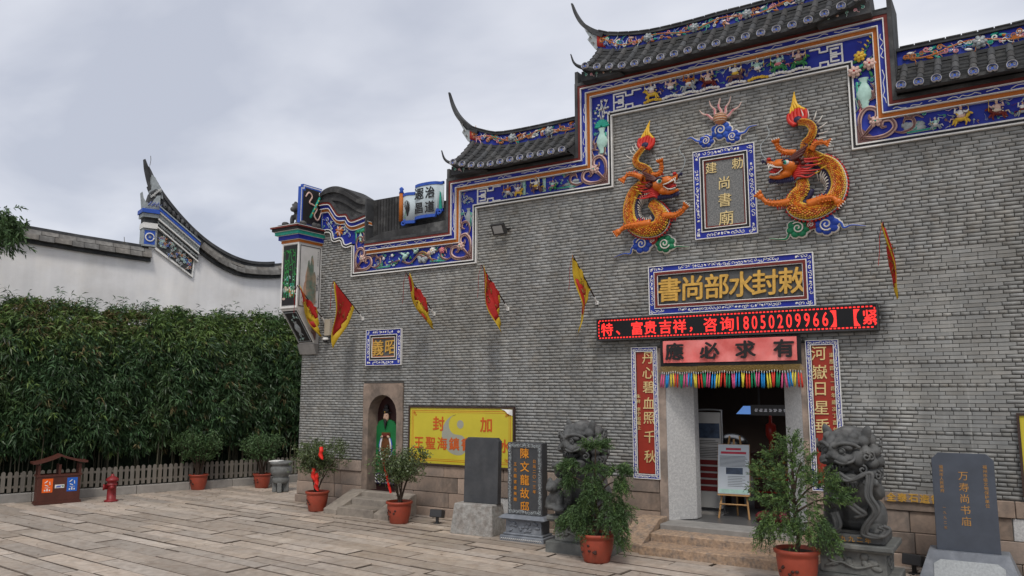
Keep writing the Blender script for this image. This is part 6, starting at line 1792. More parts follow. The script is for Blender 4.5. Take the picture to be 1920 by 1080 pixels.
for i in range(14):
    b.mat((m_gold, m_green, m_red)[i % 3]).ell((rr.uniform(-.25, .2), -.25, 1.0 + rr.uniform(-.1, .05)), (.05, .04, .05), 6, 4)
b.build('offering', dm)
ov = thing('hanging_screen', 'dark hanging display with blue glowing panel inside the hall', 'screen', (10.45, 1.6, 2.12))
b = MB(); b.box(-.25, -.03, -.02, .62, .03, .17); b.build('housing', ov, m_metal)
b = MB(); b.add([(-.52, -.032, 0), (-.25, -.032, 0), (-.25, -.032, .15), (-.38, -.032, .15)], [(0, 1, 2, 3)]); b.add([(-.52, -.02, 0), (-.25, -.02, 0), (-.25, -.02, .15), (-.38, -.02, .15)], [(3, 2, 1, 0)]); b.build('blue_panel', ov, M('blue_screen', (0.12, 0.26, 0.62), .4, .05, 4, 0, emit=.6))
b = MB(); b.mat(M('dim_led', (0.5, 0.5, 0.55), .5, 0, 4, 0, emit=.35))
for i in range(9):
    for k in range(3):
        b.box(-.18 + .085 * i + rr.uniform(0, .02), -.036, .05 + .02 * k, -.13 + .085 * i + rr.uniform(0, .02), -.032, .058 + .02 * k)
b.build('ticker', ov)
b = MB(); b.tube([(-.1, 0, .17), (-.1, 0, 2.4)], .02, 6); b.tube([(.5, 0, .17), (.5, 0, 2.4)], .02, 6); b.build('hanger', ov, m_metal)
ll = thing('altar_lamp', 'red altar lamp glowing in the dark hall', 'lamp', (10.35, 2.35, 1.4))
b = MB(); b.smooth = True; b.lathe([(.10, 0), (.05, .05), (.04, .2), (.1, .3), (.1, .5), (.03, .55), (.02, .75)], 12); b.build('body', ll, M('lamp_red_glass', (.35, .03, .02), .3, .2, 6, 0))
b = MB(); b.smooth = True; b.ell((0, 0, .78), (.028, .028, .028), 8, 6); b.build('bulb', ll, M('red_bulb', (1.0, .03, .03), .4, 0, 4, 0, emit=4.0))
# ------------------------------------------------------------------ steles
m_stele = M('black_stele_stone', (0.042, 0.045, 0.05), 0.42, 0.2, 6, 0.1, 60, spec=0.45, col2=(0.06, 0.062, 0.066), mix=(.45, .65))
m_stele_b = M('blue_grey_stele', (0.055, 0.065, 0.085), 0.42, 0.18, 5, 0.08, 60, spec=0.45)
m_bluestone = M('blue_grey_granite', (0.16, 0.175, 0.20), 0.7, 0.2, 8, 0.3, 60, col2=(0.22, 0.235, 0.26), mix=(.45, .65))
m_rough = M('rough_pale_granite', (0.33, 0.32, 0.30), 0.9, 0.35, 14, 0.8, 40, col2=(0.24, 0.22, 0.20), mix=(.45, .6), bdist=.02)
def frustum(mb, lx, ly, ux, uy, z0, z1, jag=0.0, rr=None):
    v = [(-lx, -ly, z0), (lx, -ly, z0), (lx, ly, z0), (-lx, ly, z0), (-ux, -uy, z1), (ux, -uy, z1), (ux, uy, z1), (-ux, uy, z1)]
    mb.add(v, [(0, 3, 2, 1), (4, 5, 6, 7), (0, 1, 5, 4), (1, 2, 6, 5), (2, 3, 7, 6), (3, 0, 4, 7)])
def stele_poly(w, h, k):
    return [(-w, 0), (w, 0), (w, h - k), (w - k, h), (-w + k, h), (-w, h - k)]
s1 = thing('stele', 'blank dark slate stele on a rough pale stone block', 'stele', (5.98, -1.13, 0), (0, 0, R(3)))
b = MB(); frustum(b, .45, .26, .40, .20, -.01, .53); b.build('base', s1, m_rough, bevel=.02)
b = MB(); b.T = Matrix.Translation((.06, .09, .525)) @ Matrix.Rotation(R(90 - 2), 4, 'X'); b.prism(stele_poly(.36, 1.17, .06), .0, .13); b.build('slab', s1, m_stele, bevel=.008)
s2 = thing('stele', 'black stele with five orange characters and carved border on a moulded grey base', 'stele', (7.09, -1.22, 0), (0, 0, R(2)))
b = MB(); b.box(-.43, -.25, -.01, .43, .2, .09, .01); b.box(-.39, -.20, .09, .39, .16, .13, .01); b.box(-.35, -.17, .13, .35, .13, .35); b.box(-.41, -.22, .35, .41, .17, .375); frustum(b, .46, .26, .40, .19, .375, .43)
b.build('base', s2, m_bluestone, bevel=.006)
b = MB(); b.smooth = True; rr = random.Random(3); b.mat(m_bluestone)
for i in range(26):
    b.ell((rr.uniform(-.28, .28), -.172, rr.uniform(.17, .31)), (rr.uniform(.02, .06), .018, rr.uniform(.01, .035)), 6, 4, (0, rr.uniform(-1, 1), 0))
b.mat(m_white)
for i in range(20):
    b.tube([(-.40 + .04 * i, -.252, .02), (-.39 + .04 * i, -.254, .05), (-.37 + .04 * i, -.252, .03)], .006, 4)
b.build('base_relief', s2)
b = MB(); b.box(-.345, -.11, .43, .345, .07, 1.65, .006); b.build('slab', s2, m_stele)
b = MB(); b.T = Matrix.Translation((0, -.112, 1.04)) @ Matrix.Rotation(R(90), 4, 'X')
ring(b, .67, 1.20, .075, -.002, .012, M('carved_grey_border', (0.17, 0.175, 0.18), .8, .5, 60, .8, 70, col2=(.07, .07, .075), mix=(.42, .55), bdist=.02)); floral_border(b, .67, 1.20, .075, .013, m_grey, 9, 1.2); b.build('carved_border', s2)
b = MB(); b.T = Matrix.Translation((0, -.112, 1.04)) @ Matrix.Rotation(R(90), 4, 'X'); m_og = M('orange_gilding', (0.62, 0.24, 0.02), .5, .2, 8, 0)
b.mat(m_og)
for i, ch in enumerate('陳文龍故邸'):
    c_ = MB(); c_.mat(m_og); put_text(c_, ch, 0, 0, .185, 0, .006, .010); c_.build('character', s2, loc=(0, -.116, 1.47 - .225 * i), rot=(R(90), 0, 0))
for i, ch in enumerate('公元二〇一三年'):
    put_text(b, ch, .19, .30 - .085 * i, .065, .004, .004, 0)
for i, ch in enumerate('王元龍書盧美題'):
    put_text(b, ch, -.19, .24 - .10 * i, .065, .004, .004, 0)
stuff(b.build('inscription', s2))
s3 = thing('stele', 'dark blue stele with clipped corners and gold characters, right of the right lion', 'stele', (13.67, -.82, 0), (0, 0, R(1)))
b = MB(); frustum(b, .62, .42, .46, .20, -.01, .44); b.build('base', s3, m_bluestone, bevel=.008)
b = MB(); b.mat(M('inset_pale_granite', (0.34, 0.36, 0.37), .8, .2, 40, .3, 80)); sl2 = math.atan2(.45, .22)
b.T = Matrix.Translation((0, -.42, 0)) @ Matrix.Rotation(sl2, 4, 'X')
b.prism([(-.40, .10), (.40, .10), (.40, .32), (.32, .38), (-.32, .38), (-.40, .32)], .0, .012); b.build('base_inset', s3)
tm3 = Matrix.Translation((.0, .02, .43)) @ Matrix.Rotation(R(90 - 4), 4, 'X')
b = MB(); b.T = tm3; b.prism(stele_poly(.365, 1.27, .085), .0, .13); b.build('slab', s3, m_stele_b, bevel=.006)
b = MB(); b.T = tm3; b.mat(M('worn_gilding', (0.42, 0.22, 0.06), .5, .3, 20, 0))
for i, ch in enumerate('万寿尚书庙'):
    c_ = MB(); c_.mat(MATS['worn_gilding']); c_.T = tm3 @ Matrix.Translation((0, .97 - .145 * i, .133)); put_text(c_, ch, 0, 0, .125, 0, .004, 0); c_.build('character', s3)
for i, ch in enumerate('福州市人民政府'):
    put_text(b, ch, -.255, 1.08 - .052 * i, .05, .133, .003, 0)
for i, ch in enumerate('福州市级文物保护单位'):
    put_text(b, ch, .255, 1.10 - .055 * i, .052, .133, .003, 0)
for i, ch in enumerate('一九九二年'):
    put_text(b, ch, -.245, .55 - .065 * i, .04, .133, .003, 0)
stuff(b.build('inscription', s3))

# ------------------------------------------------------------------ stone lions
m_lion = M('lion_stone', (0.082, 0.084, 0.084), 0.72, 0.3, 7, 0.45, 70, spec=0.35, col2=(0.14, 0.14, 0.135), mix=(.5, .72))
m_lionb = M('lion_plinth_stone', (0.125, 0.13, 0.125), 0.8, 0.3, 6, 0.5, 60, col2=(0.20, 0.20, 0.185), mix=(.48, .7))
def lion(loc, label, yaw, head_yaw, kind):
    t = thing('stone_lion', label, 'statue', loc, (0, 0, yaw))
    rr = random.Random(17 + kind)
    # plinth
    b = MB(); b.box(-.52, -.46, -.01, .52, .46, .17, .01); b.build('plinth_foot', t, m_lionb)
    b = MB(); b.box(-.40, -.36, .17, .40, .36, .47, .01); b.build('plinth_body', t, m_lionb)
    b = MB(); b.smooth = True
    for i in range(16):
        b.ell((rr.uniform(-.3, .3), -.362, rr.uniform(.23, .41)), (rr.uniform(.03, .09), .022, rr.uniform(.02, .05)), 7, 5, (0, rr.uniform(-1, 1), 0))
        b.ell((.402, rr.uniform(-.25, .25), rr.uniform(.23, .41)), (.022, rr.uniform(.03, .08), rr.uniform(.02, .05)), 7, 5)
    b.tube(catmull([(-.34, -.365, .25), (-.15, -.37, .32), (.05, -.37, .26), (.3, -.365, .34)], 5), .018, 6)
    b.build('plinth_relief', t, m_lionb)
    b = MB(); frustum(b, .46, .42, .50, .46, .47, .50); b.box(-.50, -.46, .50, .50, .46, .565, .012); b.build('plinth_cap', t, m_lionb)
    b = MB(); b.box(-.40, -.36, .565, .40, .36, .68, .02); b.build('lion_base', t, m_lion)
    if kind == 1:
        b = MB(); b.T = Matrix.Translation((0, -.362, .62)) @ Matrix.Rotation(R(90), 4, 'X'); b.mat(M('worn_gilding', (0.42, 0.22, 0.06)))
        for i, ch in enumerate('一九九二年'):
            put_text(b, ch, -.20 + .1 * i, 0, .075, .002, .004, .02)
        b.build('inscription', t)
    # body sculpt
    s = MB(); B0 = .66
    E = lambda c, r, rot=None: s.ell((c[0], c[1], c[2] + B0), r, 14, 9, rot)
    def TB(pts, r0, r1, n=9):
        C_ = catmull([(p[0], p[1], p[2] + B0) for p in pts], 5); k = len(C_); s.tube(C_, [lerp(r0, r1, i / (k - 1)) for i in range(k)], n)
    E((0, .12, .36), (.30, .27, .36)); E((0, -.02, .58), (.27, .24, .30)); E((0, .16, .16), (.33, .26, .18))
    for sx in (-1, 1):
        E((sx * .27, .02, .22), (.13, .25, .22)); E((sx * .29, -.20, .07), (.10, .14, .075)); E((sx * .23, -.02, .66), (.13, .15, .17))
        for k in (-1, 0, 1):
            E((sx * .29 + k * .06, -.31, .06), (.035, .05, .05))
    up = 1 if kind == 1 else -1          # raised paw side
    TB([(-up * .23, -.10, .66), (-up * .25, -.24, .40), (-up * .22, -.28, .08)], .115, .085); E((-up * .22, -.32, .06), (.10, .12, .07))
    for k in (-1, 0, 1):
        E((-up * .22 + k * .055, -.42, .055), (.032, .045, .045))
    TB([(up * .24, -.08, .66), (up * .33, -.26, .56), (up * .30, -.38, .66)], .115, .085); E((up * .29, -.40, .68), (.095, .08, .08))
    for k in (-1.5, -.5, .5, 1.5):
        E((up * .29 + k * .045, -.47, .70), (.028, .04, .05))
    TB([(0, .36, .1), (.05, .42, .4), (-.03, .38, .7), (.02, .34, .9)], .09, .05)
    # head, turned on the neck
    HM = Matrix.Translation((0, -.10, 1.02 + B0)) @ Matrix.Rotation(head_yaw, 4, 'Z') @ Matrix.Rotation(R(6), 4, 'X')
    s.T = HM
    HE = lambda c, r, rot=None: s.ell(c, r, 14, 9, rot)
    HE((0, 0, .02), (.29, .27, .29)); HE((0, .02, .27), (.17, .18, .12)); HE((0, -.25, .0), (.23, .13, .10)); HE((0, -.22, -.235), (.19, .15, .055)); HE((0, -.36, .05), (.085, .05, .055)); HE((0, -.30, .12), (.07, .09, .09))
    for sx in (-1, 1):
        HE((sx * .13, -.25, .16), (.12, .07, .055), (0, sx * .25, 0)); HE((sx * .13, -.35, -.02), (.09, .05, .07)); HE((sx * .24, -.14, .0), (.08, .12, .12)); HE((sx * .29, -.02, .27), (.075, .045, .15), (0, sx * .45, 0)); HE((sx * .05, -.385, .025), (.035, .03, .03))
    # curls of the mane
    for ringk, (zc, rad, cnt) in enumerate([(.27, .17, 7), (.20, .27, 10), (.06, .33, 11), (-.08, .34, 11), (-.22, .31, 10)]):
        for i in range(cnt):
            a = R(-70) + (R(320) * i / cnt) + ringk * .3
            x, y = rad * math.sin(a), rad * math.cos(a) * .9
            if y < -.13 and zc < .2: continue
            HE((x, y + .02, zc), (.085, .085, .08))
    for i in range(5):
        HE((-.20 + .10 * i, -.14, .27), (.065, .08, .06))
    for i in range(6):
        a = R(-60 + 24 * i); HE((.2 * math.sin(a), -.20, -.27 - .06 * math.cos(a)), (.06, .07, .09))
    s.T = None
    v, f = sculpt(s, .0125, 2, .35)
    b = MB(); b.add(v, f); b.build('lion_body', t, m_lion, True)
    # face details
    b = MB(); b.T = HM; b.smooth = True
    b.mat(m_lion)
    for sx in (-1, 1):
        b.ell((sx * .12, -.305, .095), (.05, .04, .042), 10, 7); b.tube([(sx * .12 + .06 * math.cos(a), -.325, .095 + .048 * math.sin(a)) for a in [i * .5 for i in range(13)]], .010, 5); b.tube(catmull([(sx * .03, -.36, .15), (sx * .12, -.335, .20), (sx * .24, -.25, .19), (sx * .29, -.17, .13)], 4), .026, 6); b.tube(catmull([(sx * .06, -.40, -.02), (sx * .16, -.385, -.05), (sx * .24, -.28, -.03), (sx * .26, -.22, .04)], 4), .02, 6)
        b.tube([(sx * .06 + .03 * math.cos(a), -.31 - .015 * math.sin(a * .5), .10 + .042 * math.sin(a)) for a in [i * .5 for i in range(3)]], .01, 4)
    for i in range(7):
        b.tube([(-.12 + .04 * i, -.37 + abs(i - 3) * .016, -.085), (-.12 + .04 * i, -.37 + abs(i - 3) * .016, -.14)], [.019, .007], 5); b.tube([(-.10 + .033 * i, -.35 + abs(i - 3) * .014, -.205), (-.10 + .033 * i, -.35 + abs(i - 3) * .014, -.165)], [.015, .006], 5)
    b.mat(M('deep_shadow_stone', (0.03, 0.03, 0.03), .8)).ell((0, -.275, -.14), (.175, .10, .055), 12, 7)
    b.mat(m_lion)
    for i in range(9):
        a = R(-80 + 20 * i); b.tube(catmull([(.2 * math.sin(a), -.22 - .08 * math.cos(a), -.25), (.24 * math.sin(a), -.26 - .08 * math.cos(a), -.33), (.22 * math.sin(a) + .03, -.24 - .06 * math.cos(a), -.40)], 4), [.032 - .0027 * k for k in range(9)], 6)
    stuff(b.build('face_detail', t))
    b = MB(); b.T = HM; b.smooth = True
    for i in range(26):
        a = R(55) + R(250) * ((i * 7) % 26) / 25
        x, y = .345 * math.sin(a + math.pi), .33 * math.cos(a + math.pi); z_ = (.16, -.14, .02, -.24, .08)[i % 5]
        d = Vector((x, y, 0)).normalized(); q = Vector((-d.y, d.x, 0))
        P = [Vector((x, y, z_)) + d * .06 + q * (r_ * math.cos(th)) + Vector((0, 0, r_ * math.sin(th))) for r_, th in [(lerp(.01, .06, k / 14), k * .55) for k in range(15)]]
        b.tube(P, .015, 5)
    stuff(b.build('mane_curl', t, m_lion))
    if kind == 1:       # ribbons from the mouth over the paw
        b = MB(); b.smooth = True
        for off in (-.03, 0, .03):
            Z = lambda x, y, z: (x + off, y - abs(off) * .3, z + B0 + off * .3)
            b.tube(catmull([Z(-.12, -.46, .80), Z(.05, -.50, .72), Z(.28, -.50, .82), Z(.26, -.52, .55), Z(.34, -.50, .36), Z(.22, -.46, .18), Z(.18, -.42, .05), Z(.36, -.42, .03), Z(.44, -.40, .12), Z(.37, -.42, .16)], 6), .03, 7, flat=.8)
            b.tube(catmull([Z(-.02, -.46, .45), Z(.10, -.48, .36), Z(.18, -.46, .30), Z(.10, -.45, .26)], 5), .026, 6)
            b.tube(catmull([Z(-.18, -.44, .30), Z(-.14, -.46, .12), Z(-.28, -.44, .03), Z(-.38, -.42, .07), Z(-.34, -.42, .14)], 5), .028, 6)
        b.build('ribbon', t, m_lion)
        b = MB(); b.smooth = True; b.ell((-.20, -.40, .22 + B0 + .22), (.11, .10, .10), 12, 8)
        for k in range(6):
            b.tube([( -.20 + .115 * math.cos(a) * math.cos(k * .52), -.40 + .105 * math.sin(a) * 1.0, .44 + B0 + .105 * math.cos(a) * math.sin(k * .52)) for a in [i * .4 for i in range(17)]], .009, 4)
        b.build('ball', t, m_lion)
    else:               # cub climbing by the left paw
        c = MB()
        for q, r_ in [((-.36, -.36, .22), (.13, .12, .14)), ((-.38, -.46, .38), (.11, .10, .10)), ((-.38, -.56, .36), (.06, .05, .05)), ((-.26, -.44, .14), (.06, .08, .12)), ((-.46, -.42, .12), (.06, .08, .12)), ((-.45, -.42, .46), (.035, .03, .05)), ((-.31, -.42, .47), (.035, .03, .05)), ((-.36, -.38, .06), (.2, .14, .06)), ((-.24, -.50, .04), (.10, .08, .05))]:
            c.ell((q[0], q[1], q[2] + B0 - .02), r_, 12, 8)
        for i in range(16):
            a = rr.uniform(0, 6.28); c.ell((-.37 + .11 * math.cos(a), -.38 + .06 * math.sin(a), .44 + B0 + rr.uniform(-.1, .05)), (.035, .035, .035), 7, 5)
        v, f = sculpt(c, .014, 2); b = MB(); b.add(v, f); b.build('cub', t, m_lion, True)
    return t
lion((8.36, -1.47, 0), 'dark stone lion with raised paw and cub left of the doorway', R(0), R(-26), 0)
lion((12.40, -1.47, 0), 'dark stone lion with ribbon and ball right of the doorway', R(0), R(-28), 1)

# ground spotlights
for lx, ly, rz, lab in [(4.72, -.72, 10, 'small black spotlight on the paving left of the blank stele'), (12.97, -.50, -20, 'small black spotlight behind the right lion')]:
    t = thing('ground_spotlight', lab, 'spotlight', (lx, ly, 0), (0, 0, R(rz)), 'ground spotlights')
    b = MB(); b.T = Matrix.Translation((0, 0, .19)) @ Matrix.Rotation(R(-12), 4, 'X'); b.box(-.13, -.08, -.075, .13, .08, .075, .01); b.build('housing', t, m_metal)
    b = MB(); b.box(-.025, -.02, .0, .025, .02, .14); b.box(-.06, -.05, 0, .06, .05, .02); b.build('stand', t, m_metal)
    b = MB(); b.T = Matrix.Translation((0, .085, .19)); b.box(-.11, 0, -.06, .11, .004, .06); b.build('lens', t, MATS['lamp_glass'])
# ------------------------------------------------------------------ foliage generators (real leaf faces)
def leaves_np(base, direc, length, width, bend=0.25, rs=rng):
    """base (n,3), direc (n,3) unit; returns V,F of folded kite leaves (4 verts, 1 quad each)"""
    n = len(base)
    rnd = rs.normal(size=(n, 3)); side = np.cross(direc, rnd); side /= np.linalg.norm(side, axis=1, keepdims=True) + 1e-9
    nrm = np.cross(direc, side)
    L_ = (length * rs.uniform(.7, 1.25, n))[:, None]; W_ = (width * rs.uniform(.8, 1.2, n))[:, None]
    mid = base + direc * L_ * .45
    V = np.stack([base, mid + side * W_ + nrm * W_ * .35, base + direc * L_ - np.array([0, 0, 1]) * L_ * bend, mid - side * W_ + nrm * W_ * .35], 1)
    F = np.arange(n * 4).reshape(n, 4)
    return V.reshape(-1, 3), F
def unit(a):
    return a / (np.linalg.norm(a, axis=1, keepdims=True) + 1e-9)
m_bam = M('bamboo_leaf', (0.05, 0.10, 0.042), 0.42, 0.25, 1.2, 0, island=.65, col2=(0.085, 0.135, 0.05), mix=(.5, .7), world=True, spec=.4, transl=.18)
m_bamd = M('bamboo_dry_leaf', (0.15, 0.125, 0.06), 0.7, 0.2, 2, 0, island=.4, spec=.2, transl=.15)
m_con = M('conifer_leaf', (0.06, 0.11, 0.04), 0.55, 0.2, 6, 0, island=.45, spec=.3, transl=.12)
m_conl = M('conifer_tip_leaf', (0.12, 0.20, 0.06), 0.55, 0.2, 6, 0, island=.35, spec=.3, transl=.15)
m_shr = M('shrub_leaf', (0.085, 0.12, 0.045), 0.4, 0.25, 6, 0, island=.5, spec=.5, transl=.12)
m_bark = M('brown_bark', (0.07, 0.05, 0.036), 0.9, 0.3, 12, 0.6, 50)
m_pot = M('red_glazed_pot', (0.29, 0.048, 0.024), 0.5, 0.18, 5, 0.1, 30, spec=.45, col2=(0.19, 0.05, 0.03), mix=(.5, .72), streak=.15)
m_soil = M('soil', (0.05, 0.038, 0.028), .95, .3, 20, .8, 50)
def pot(parent, r, h, seed=0):
    b = MB(); b.smooth = True
    b.lathe([(r * .66, 0), (r * .70, h * .05), (r * .86, h * .45), (r * .92, h * .78), (r * .90, h * .86), (r * 1.02, h * .90), (r * 1.03, h * .97), (r * 1.0, h), (r * .90, h), (r * .88, h * .90), (.0, h * .90)], 28)
    b.build('pot', parent, m_pot)
    b = MB(); b.lathe([(0.001, h * .915), (r * .885, h * .905)], 20); b.build('soil', parent, m_soil)
    b = MB(); b.smooth = True; rr = random.Random(seed)
    for i in range(7):
        a = R(-100) + rr.uniform(-.6, .6); z = h * rr.uniform(.35, .65); q = r * .90
        b.ell((q * math.cos(a), q * math.sin(a), z), (.025, .008, .02), 6, 4, (0, 0, a + R(90)))
    b.build('painted_flower', parent, M('pot_print', (.05, .02, .015), .5))
def conifer(name, label, loc, pot_r, pot_h, spots, n_sprig, seed, group, droop=True, tipcol=.35):
    """spots: (x,y,z,rx,rz,weight) clumps of the crown in local coordinates"""
    t = thing(name, label, 'potted tree', loc, (0, 0, 0), group); pot(t, pot_r, pot_h, seed)
    rs = np.random.default_rng(seed); rr = random.Random(seed)
    b = MB(); b.smooth = True
    zt = max(s[2] for s in spots)
    b.tube(catmull([(0, 0, pot_h * .85), (.03, -.01, pot_h + .15), (-.02, .0, lerp(pot_h, zt, .5)), (.01, 0, zt)], 6), [lerp(.035, .008, i / 18) for i in range(19)], 7)
    for s in spots:
        z0 = lerp(pot_h + .1, s[2], .6); b.tube(catmull([(0, 0, z0), (s[0] * .5, s[1] * .5, lerp(z0, s[2], .7)), (s[0], s[1], s[2])], 4), [lerp(.018, .005, i / 8) for i in range(9)], 5)
    b.build('trunk', t, m_bark)
    A, D, tips = [], [], []
    w = np.array([s[5] for s in spots], float); w /= w.sum()
    for k in rs.choice(len(spots), n_sprig, p=w):
        s = spots[k]; u = rs.normal(size=3); u /= np.linalg.norm(u); rad = rs.uniform(.35, 1) ** .5
        p = np.array([s[0] + u[0] * s[3] * rad, s[1] + u[1] * s[3] * rad, s[2] + u[2] * s[4] * rad])
        ax = np.array([p[0], p[1], 0]) * 1.2 + np.array([u[0], u[1], 0]) * .5
        hang = s[6]
        ax = ax / (np.linalg.norm(ax) + .15) + np.array([0, 0, hang]) + rs.normal(size=3) * .25; ax /= np.linalg.norm(ax)
        ln = rs.uniform(.09, .19); m = 22
        tt = np.linspace(0, 1, m)[:, None]
        pts = p + ax * ln * tt + np.array([0, 0, -1]) * (tt ** 2) * ln * (.35 if hang < .2 else .05)
        out = rs.normal(size=(m, 3)); out -= (out @ ax)[:, None] * ax; out = unit(out)
        dd = unit(ax * .75 + out * .8)
        A.append(pts); D.append(dd); tips.append(np.full(m, rs.random() < tipcol))
    A, D, tips = np.concatenate(A), np.concatenate(D), np.concatenate(tips)
    for msk, mat, nm in ((~tips, m_con, 'crown'), (tips, m_conl, 'crown_tips')):
        if msk.any():
            V, F = leaves_np(A[msk], D[msk], .042, .006, .1, rs); stuff(np_mesh(nm, V, F, mat, t))
    return t
GP = 'potted trees in red pots'
conifer('potted_conifer', 'bushy upright potted conifer in front of the right stone lion', (11.79, -2.2, 0), .285, .50,
        [(-.02, 0, 1.78, .10, .14, .9, .9), (-.20, .0, 1.62, .12, .13, .8, .7), (.12, 0, 1.60, .12, .12, .8, .7), (-.38, -.05, 1.38, .12, .14, .9, .6), (.36, .05, 1.35, .13, .14, .9, .5), (.02, -.1, 1.38, .2, .18, 1.6, .5), (-.30, -.1, 1.15, .16, .15, 1.2, .2), (.52, .05, 1.18, .12, .10, .8, .2), (.1, -.1, 1.1, .25, .16, 1.5, .1),
         (-.22, -.1, .88, .2, .14, 1.5, -.8), (.22, -.1, .86, .2, .14, 1.4, -.8), (.0, -.12, .80, .2, .12, 1.0, -.9), (-.38, -.05, .72, .10, .12, .7, -1.2), (.40, -.05, .72, .10, .12, .7, -1.2)], 820, 21, GP, tipcol=.5)
conifer('potted_conifer', 'drooping potted conifer in front of the left stone lion', (8.867, -2.154, 0), .28, .42,
        [(.0, 0, 1.70, .13, .05, 1.3, .3), (-.42, .0, 1.40, .11, .06, 1.0, .1), (.40, 0, 1.38, .11, .07, 1.0, .1), (.0, -.05, 1.36, .12, .07, 1.1, .1), (-.40, -.05, 1.24, .09, .10, .8, -1.4), (.42, -.05, 1.22, .09, .10, .8, -1.4), (.0, -.1, 1.20, .14, .10, .9, -1.2), (.06, -.1, 1.0, .15, .06, 1.1, .0), (-.12, -.1, .88, .12, .1, .8, -1.2), (.3, -.05, .92, .12, .1, .8, -1.0),
         (-.25, -.1, .72, .2, .13, 1.4, -1.2), (.3, -.1, .70, .18, .14, 1.3, -1.2), (-.45, -.02, .60, .14, .10, 1.0, -1.0), (.42, -.05, .50, .10, .16, .8, -1.6), (-.10, -.18, .52, .10, .12, .6, -1.5), (.46, 0, .82, .10, .1, .6, -.6)], 1100, 22, GP, tipcol=.12)
def shrub(name, label, loc, pot_r, pot_h, top, rx, seed, group, ribbons=True, n=6500, leaf=(.045, .013), mat=None, stems=9):
    t = thing(name, label, 'potted shrub', loc, (0, 0, 0), group); pot(t, pot_r, pot_h, seed)
    rs = np.random.default_rng(seed); rr = random.Random(seed)
    b = MB(); b.smooth = True; ends = []
    for i in range(stems):
        a = 2 * math.pi * i / stems + rr.uniform(-.3, .3); e = Vector((math.cos(a) * rx * rr.uniform(.35, .9), math.sin(a) * rx * .7, lerp(pot_h, top, rr.uniform(.65, .95))))
        P = catmull([(rr.uniform(-.04, .04), rr.uniform(-.04, .04), pot_h * .88), (e.x * .35, e.y * .35, lerp(pot_h, e.z, .45)), e], 6); b.tube(P, [lerp(.017, .004, k / 12) for k in range(13)], 5)
        ends.append(e)
        for q in range(4):
            p0 = P[6 + q]; e2 = p0 + Vector((rr.uniform(-.2, .2), rr.uniform(-.2, .2), rr.uniform(.05, .25))); b.tube([p0, e2], [.006, .002], 4); ends.append(e2)
    b.build('stem', t, m_bark)
    zc = lerp(pot_h, top, .62); A = []
    E_ = np.array([e[:] for e in ends])
    for _ in range(n // 9):
        c = E_[rs.integers(len(E_))] + rs.normal(size=3) * np.array([.09, .09, .075]); A.append(c + rs.normal(size=(9, 3)) * .03)
    A = np.concatenate(A)
    ok = ((A[:, 0] / rx) ** 2 + (A[:, 1] / rx) ** 2 + ((A[:, 2] - zc) / (top - zc + .05)) ** 2 < 1.25) & (A[:, 2] > pot_h + .12)
    A = A[ok]; D = unit(rs.normal(size=A.shape) + np.array([0, -.2, .25]))
    V, F = leaves_np(A, D, leaf[0], leaf[1], .15, rs); stuff(np_mesh('crown', V, F, mat or m_shr, t))
    if ribbons:
        for i in range(ribbons):
            r = MB(); r.smooth = True; a = rr.uniform(-2.4, -.7); p = Vector((.12 + .06 * math.cos(a) + (.28 if i == 3 else 0), -.14 - .05 * i, lerp(pot_h, top, (.25, .36, .45, .85)[i % 4])))
            r.tube(catmull([p, p + Vector((.04, -.03, -.08)), p + Vector((.02, -.03, -.16)), p + Vector((.08, -.02, -.26))], 4), [.03, .045, .04, .045, .05, .042, .036, .045, .05, .045, .04, .03, .01], 5, flat=.3); r.build('ribbon', t, M('red_ribbon', (.75, .03, .02), .45, .1, 8))
    return t
shrub('potted_shrub', 'potted shrub with red ribbons at the left corner of the temple', (1.523, -.81, 0), .25, .42, 1.55, .66, 31, 'potted shrubs beside the niche', 4)
t4 = shrub('potted_shrub', 'potted shrub with one long red ribbon right of the niche steps', (4.062, -1.081, 0), .255, .42, 1.46, .62, 32, 'potted shrubs beside the niche', 0)
b = MB(); b.tube([(-.18, -.28, 1.18), (-.05, -.30, .85), (.02, -.28, .60)], .028, 5, flat=.3); b.build('ribbon', t4, M('red_ribbon', (.75, .03, .02)))
shrub('potted_shrub', 'large dark green potted shrub in front of the picket fence', (-3.90, .16, 0), .24, .40, 1.55, .76, 33, 'potted shrubs by the picket fence', 0, 5200, (.06, .017), m_con, 14)
shrub('potted_shrub', 'smaller dark potted shrub beside the stone urn', (-2.78, 1.30, 0), .235, .38, 1.42, .62, 34, 'potted shrubs by the picket fence', 0, 4200, (.06, .017), m_con, 13)

# ------------------------------------------------------------------ kerb, picket fence, bamboo hedge
KD = Vector((.321, .947, 0)).normalized(); KN = Vector((-KD.y, KD.x, 0)); KO = Vector((-5.358, -3.953, 0)); KA = math.atan2(KD.y, KD.x)
KM = Matrix.Translation(KO) @ Matrix.Rotation(KA, 4, 'Z')       # local x along the fence, y away from the plaza
k_ = MB(); rr = random.Random(1)
x = -4.0
kerb = MB(); kerb.box(-4, .05, -.05, 12, .2, .15)
kerb_o = struct(kerb.build('planter_kerb', None, m_grout)); kerb_o.matrix_world = KM
while x < 11.5:
    l = rr.uniform(.9, 1.4); b = MB(); b.box(-l / 2 + .004, 0, 0, l / 2 - .004, .24, .215, .012); b.build('kerb_stone', kerb_o, M('kerb_stone', (.26, .245, .225), .9, .2, 5, .4, 50, island=.12), loc=(x + l / 2, rr.uniform(-.006, .006), -.01)); x += l
so = MB(); so.box(-6, .24, -.05, 14, 3.4, .12); so_o = struct(so.build('planting_bed', None, m_soil)); so_o.matrix_world = KM
fence = thing('picket_fence', 'low weathered picket fence on the kerb before the bamboo hedge', 'fence'); fence.matrix_world = KM
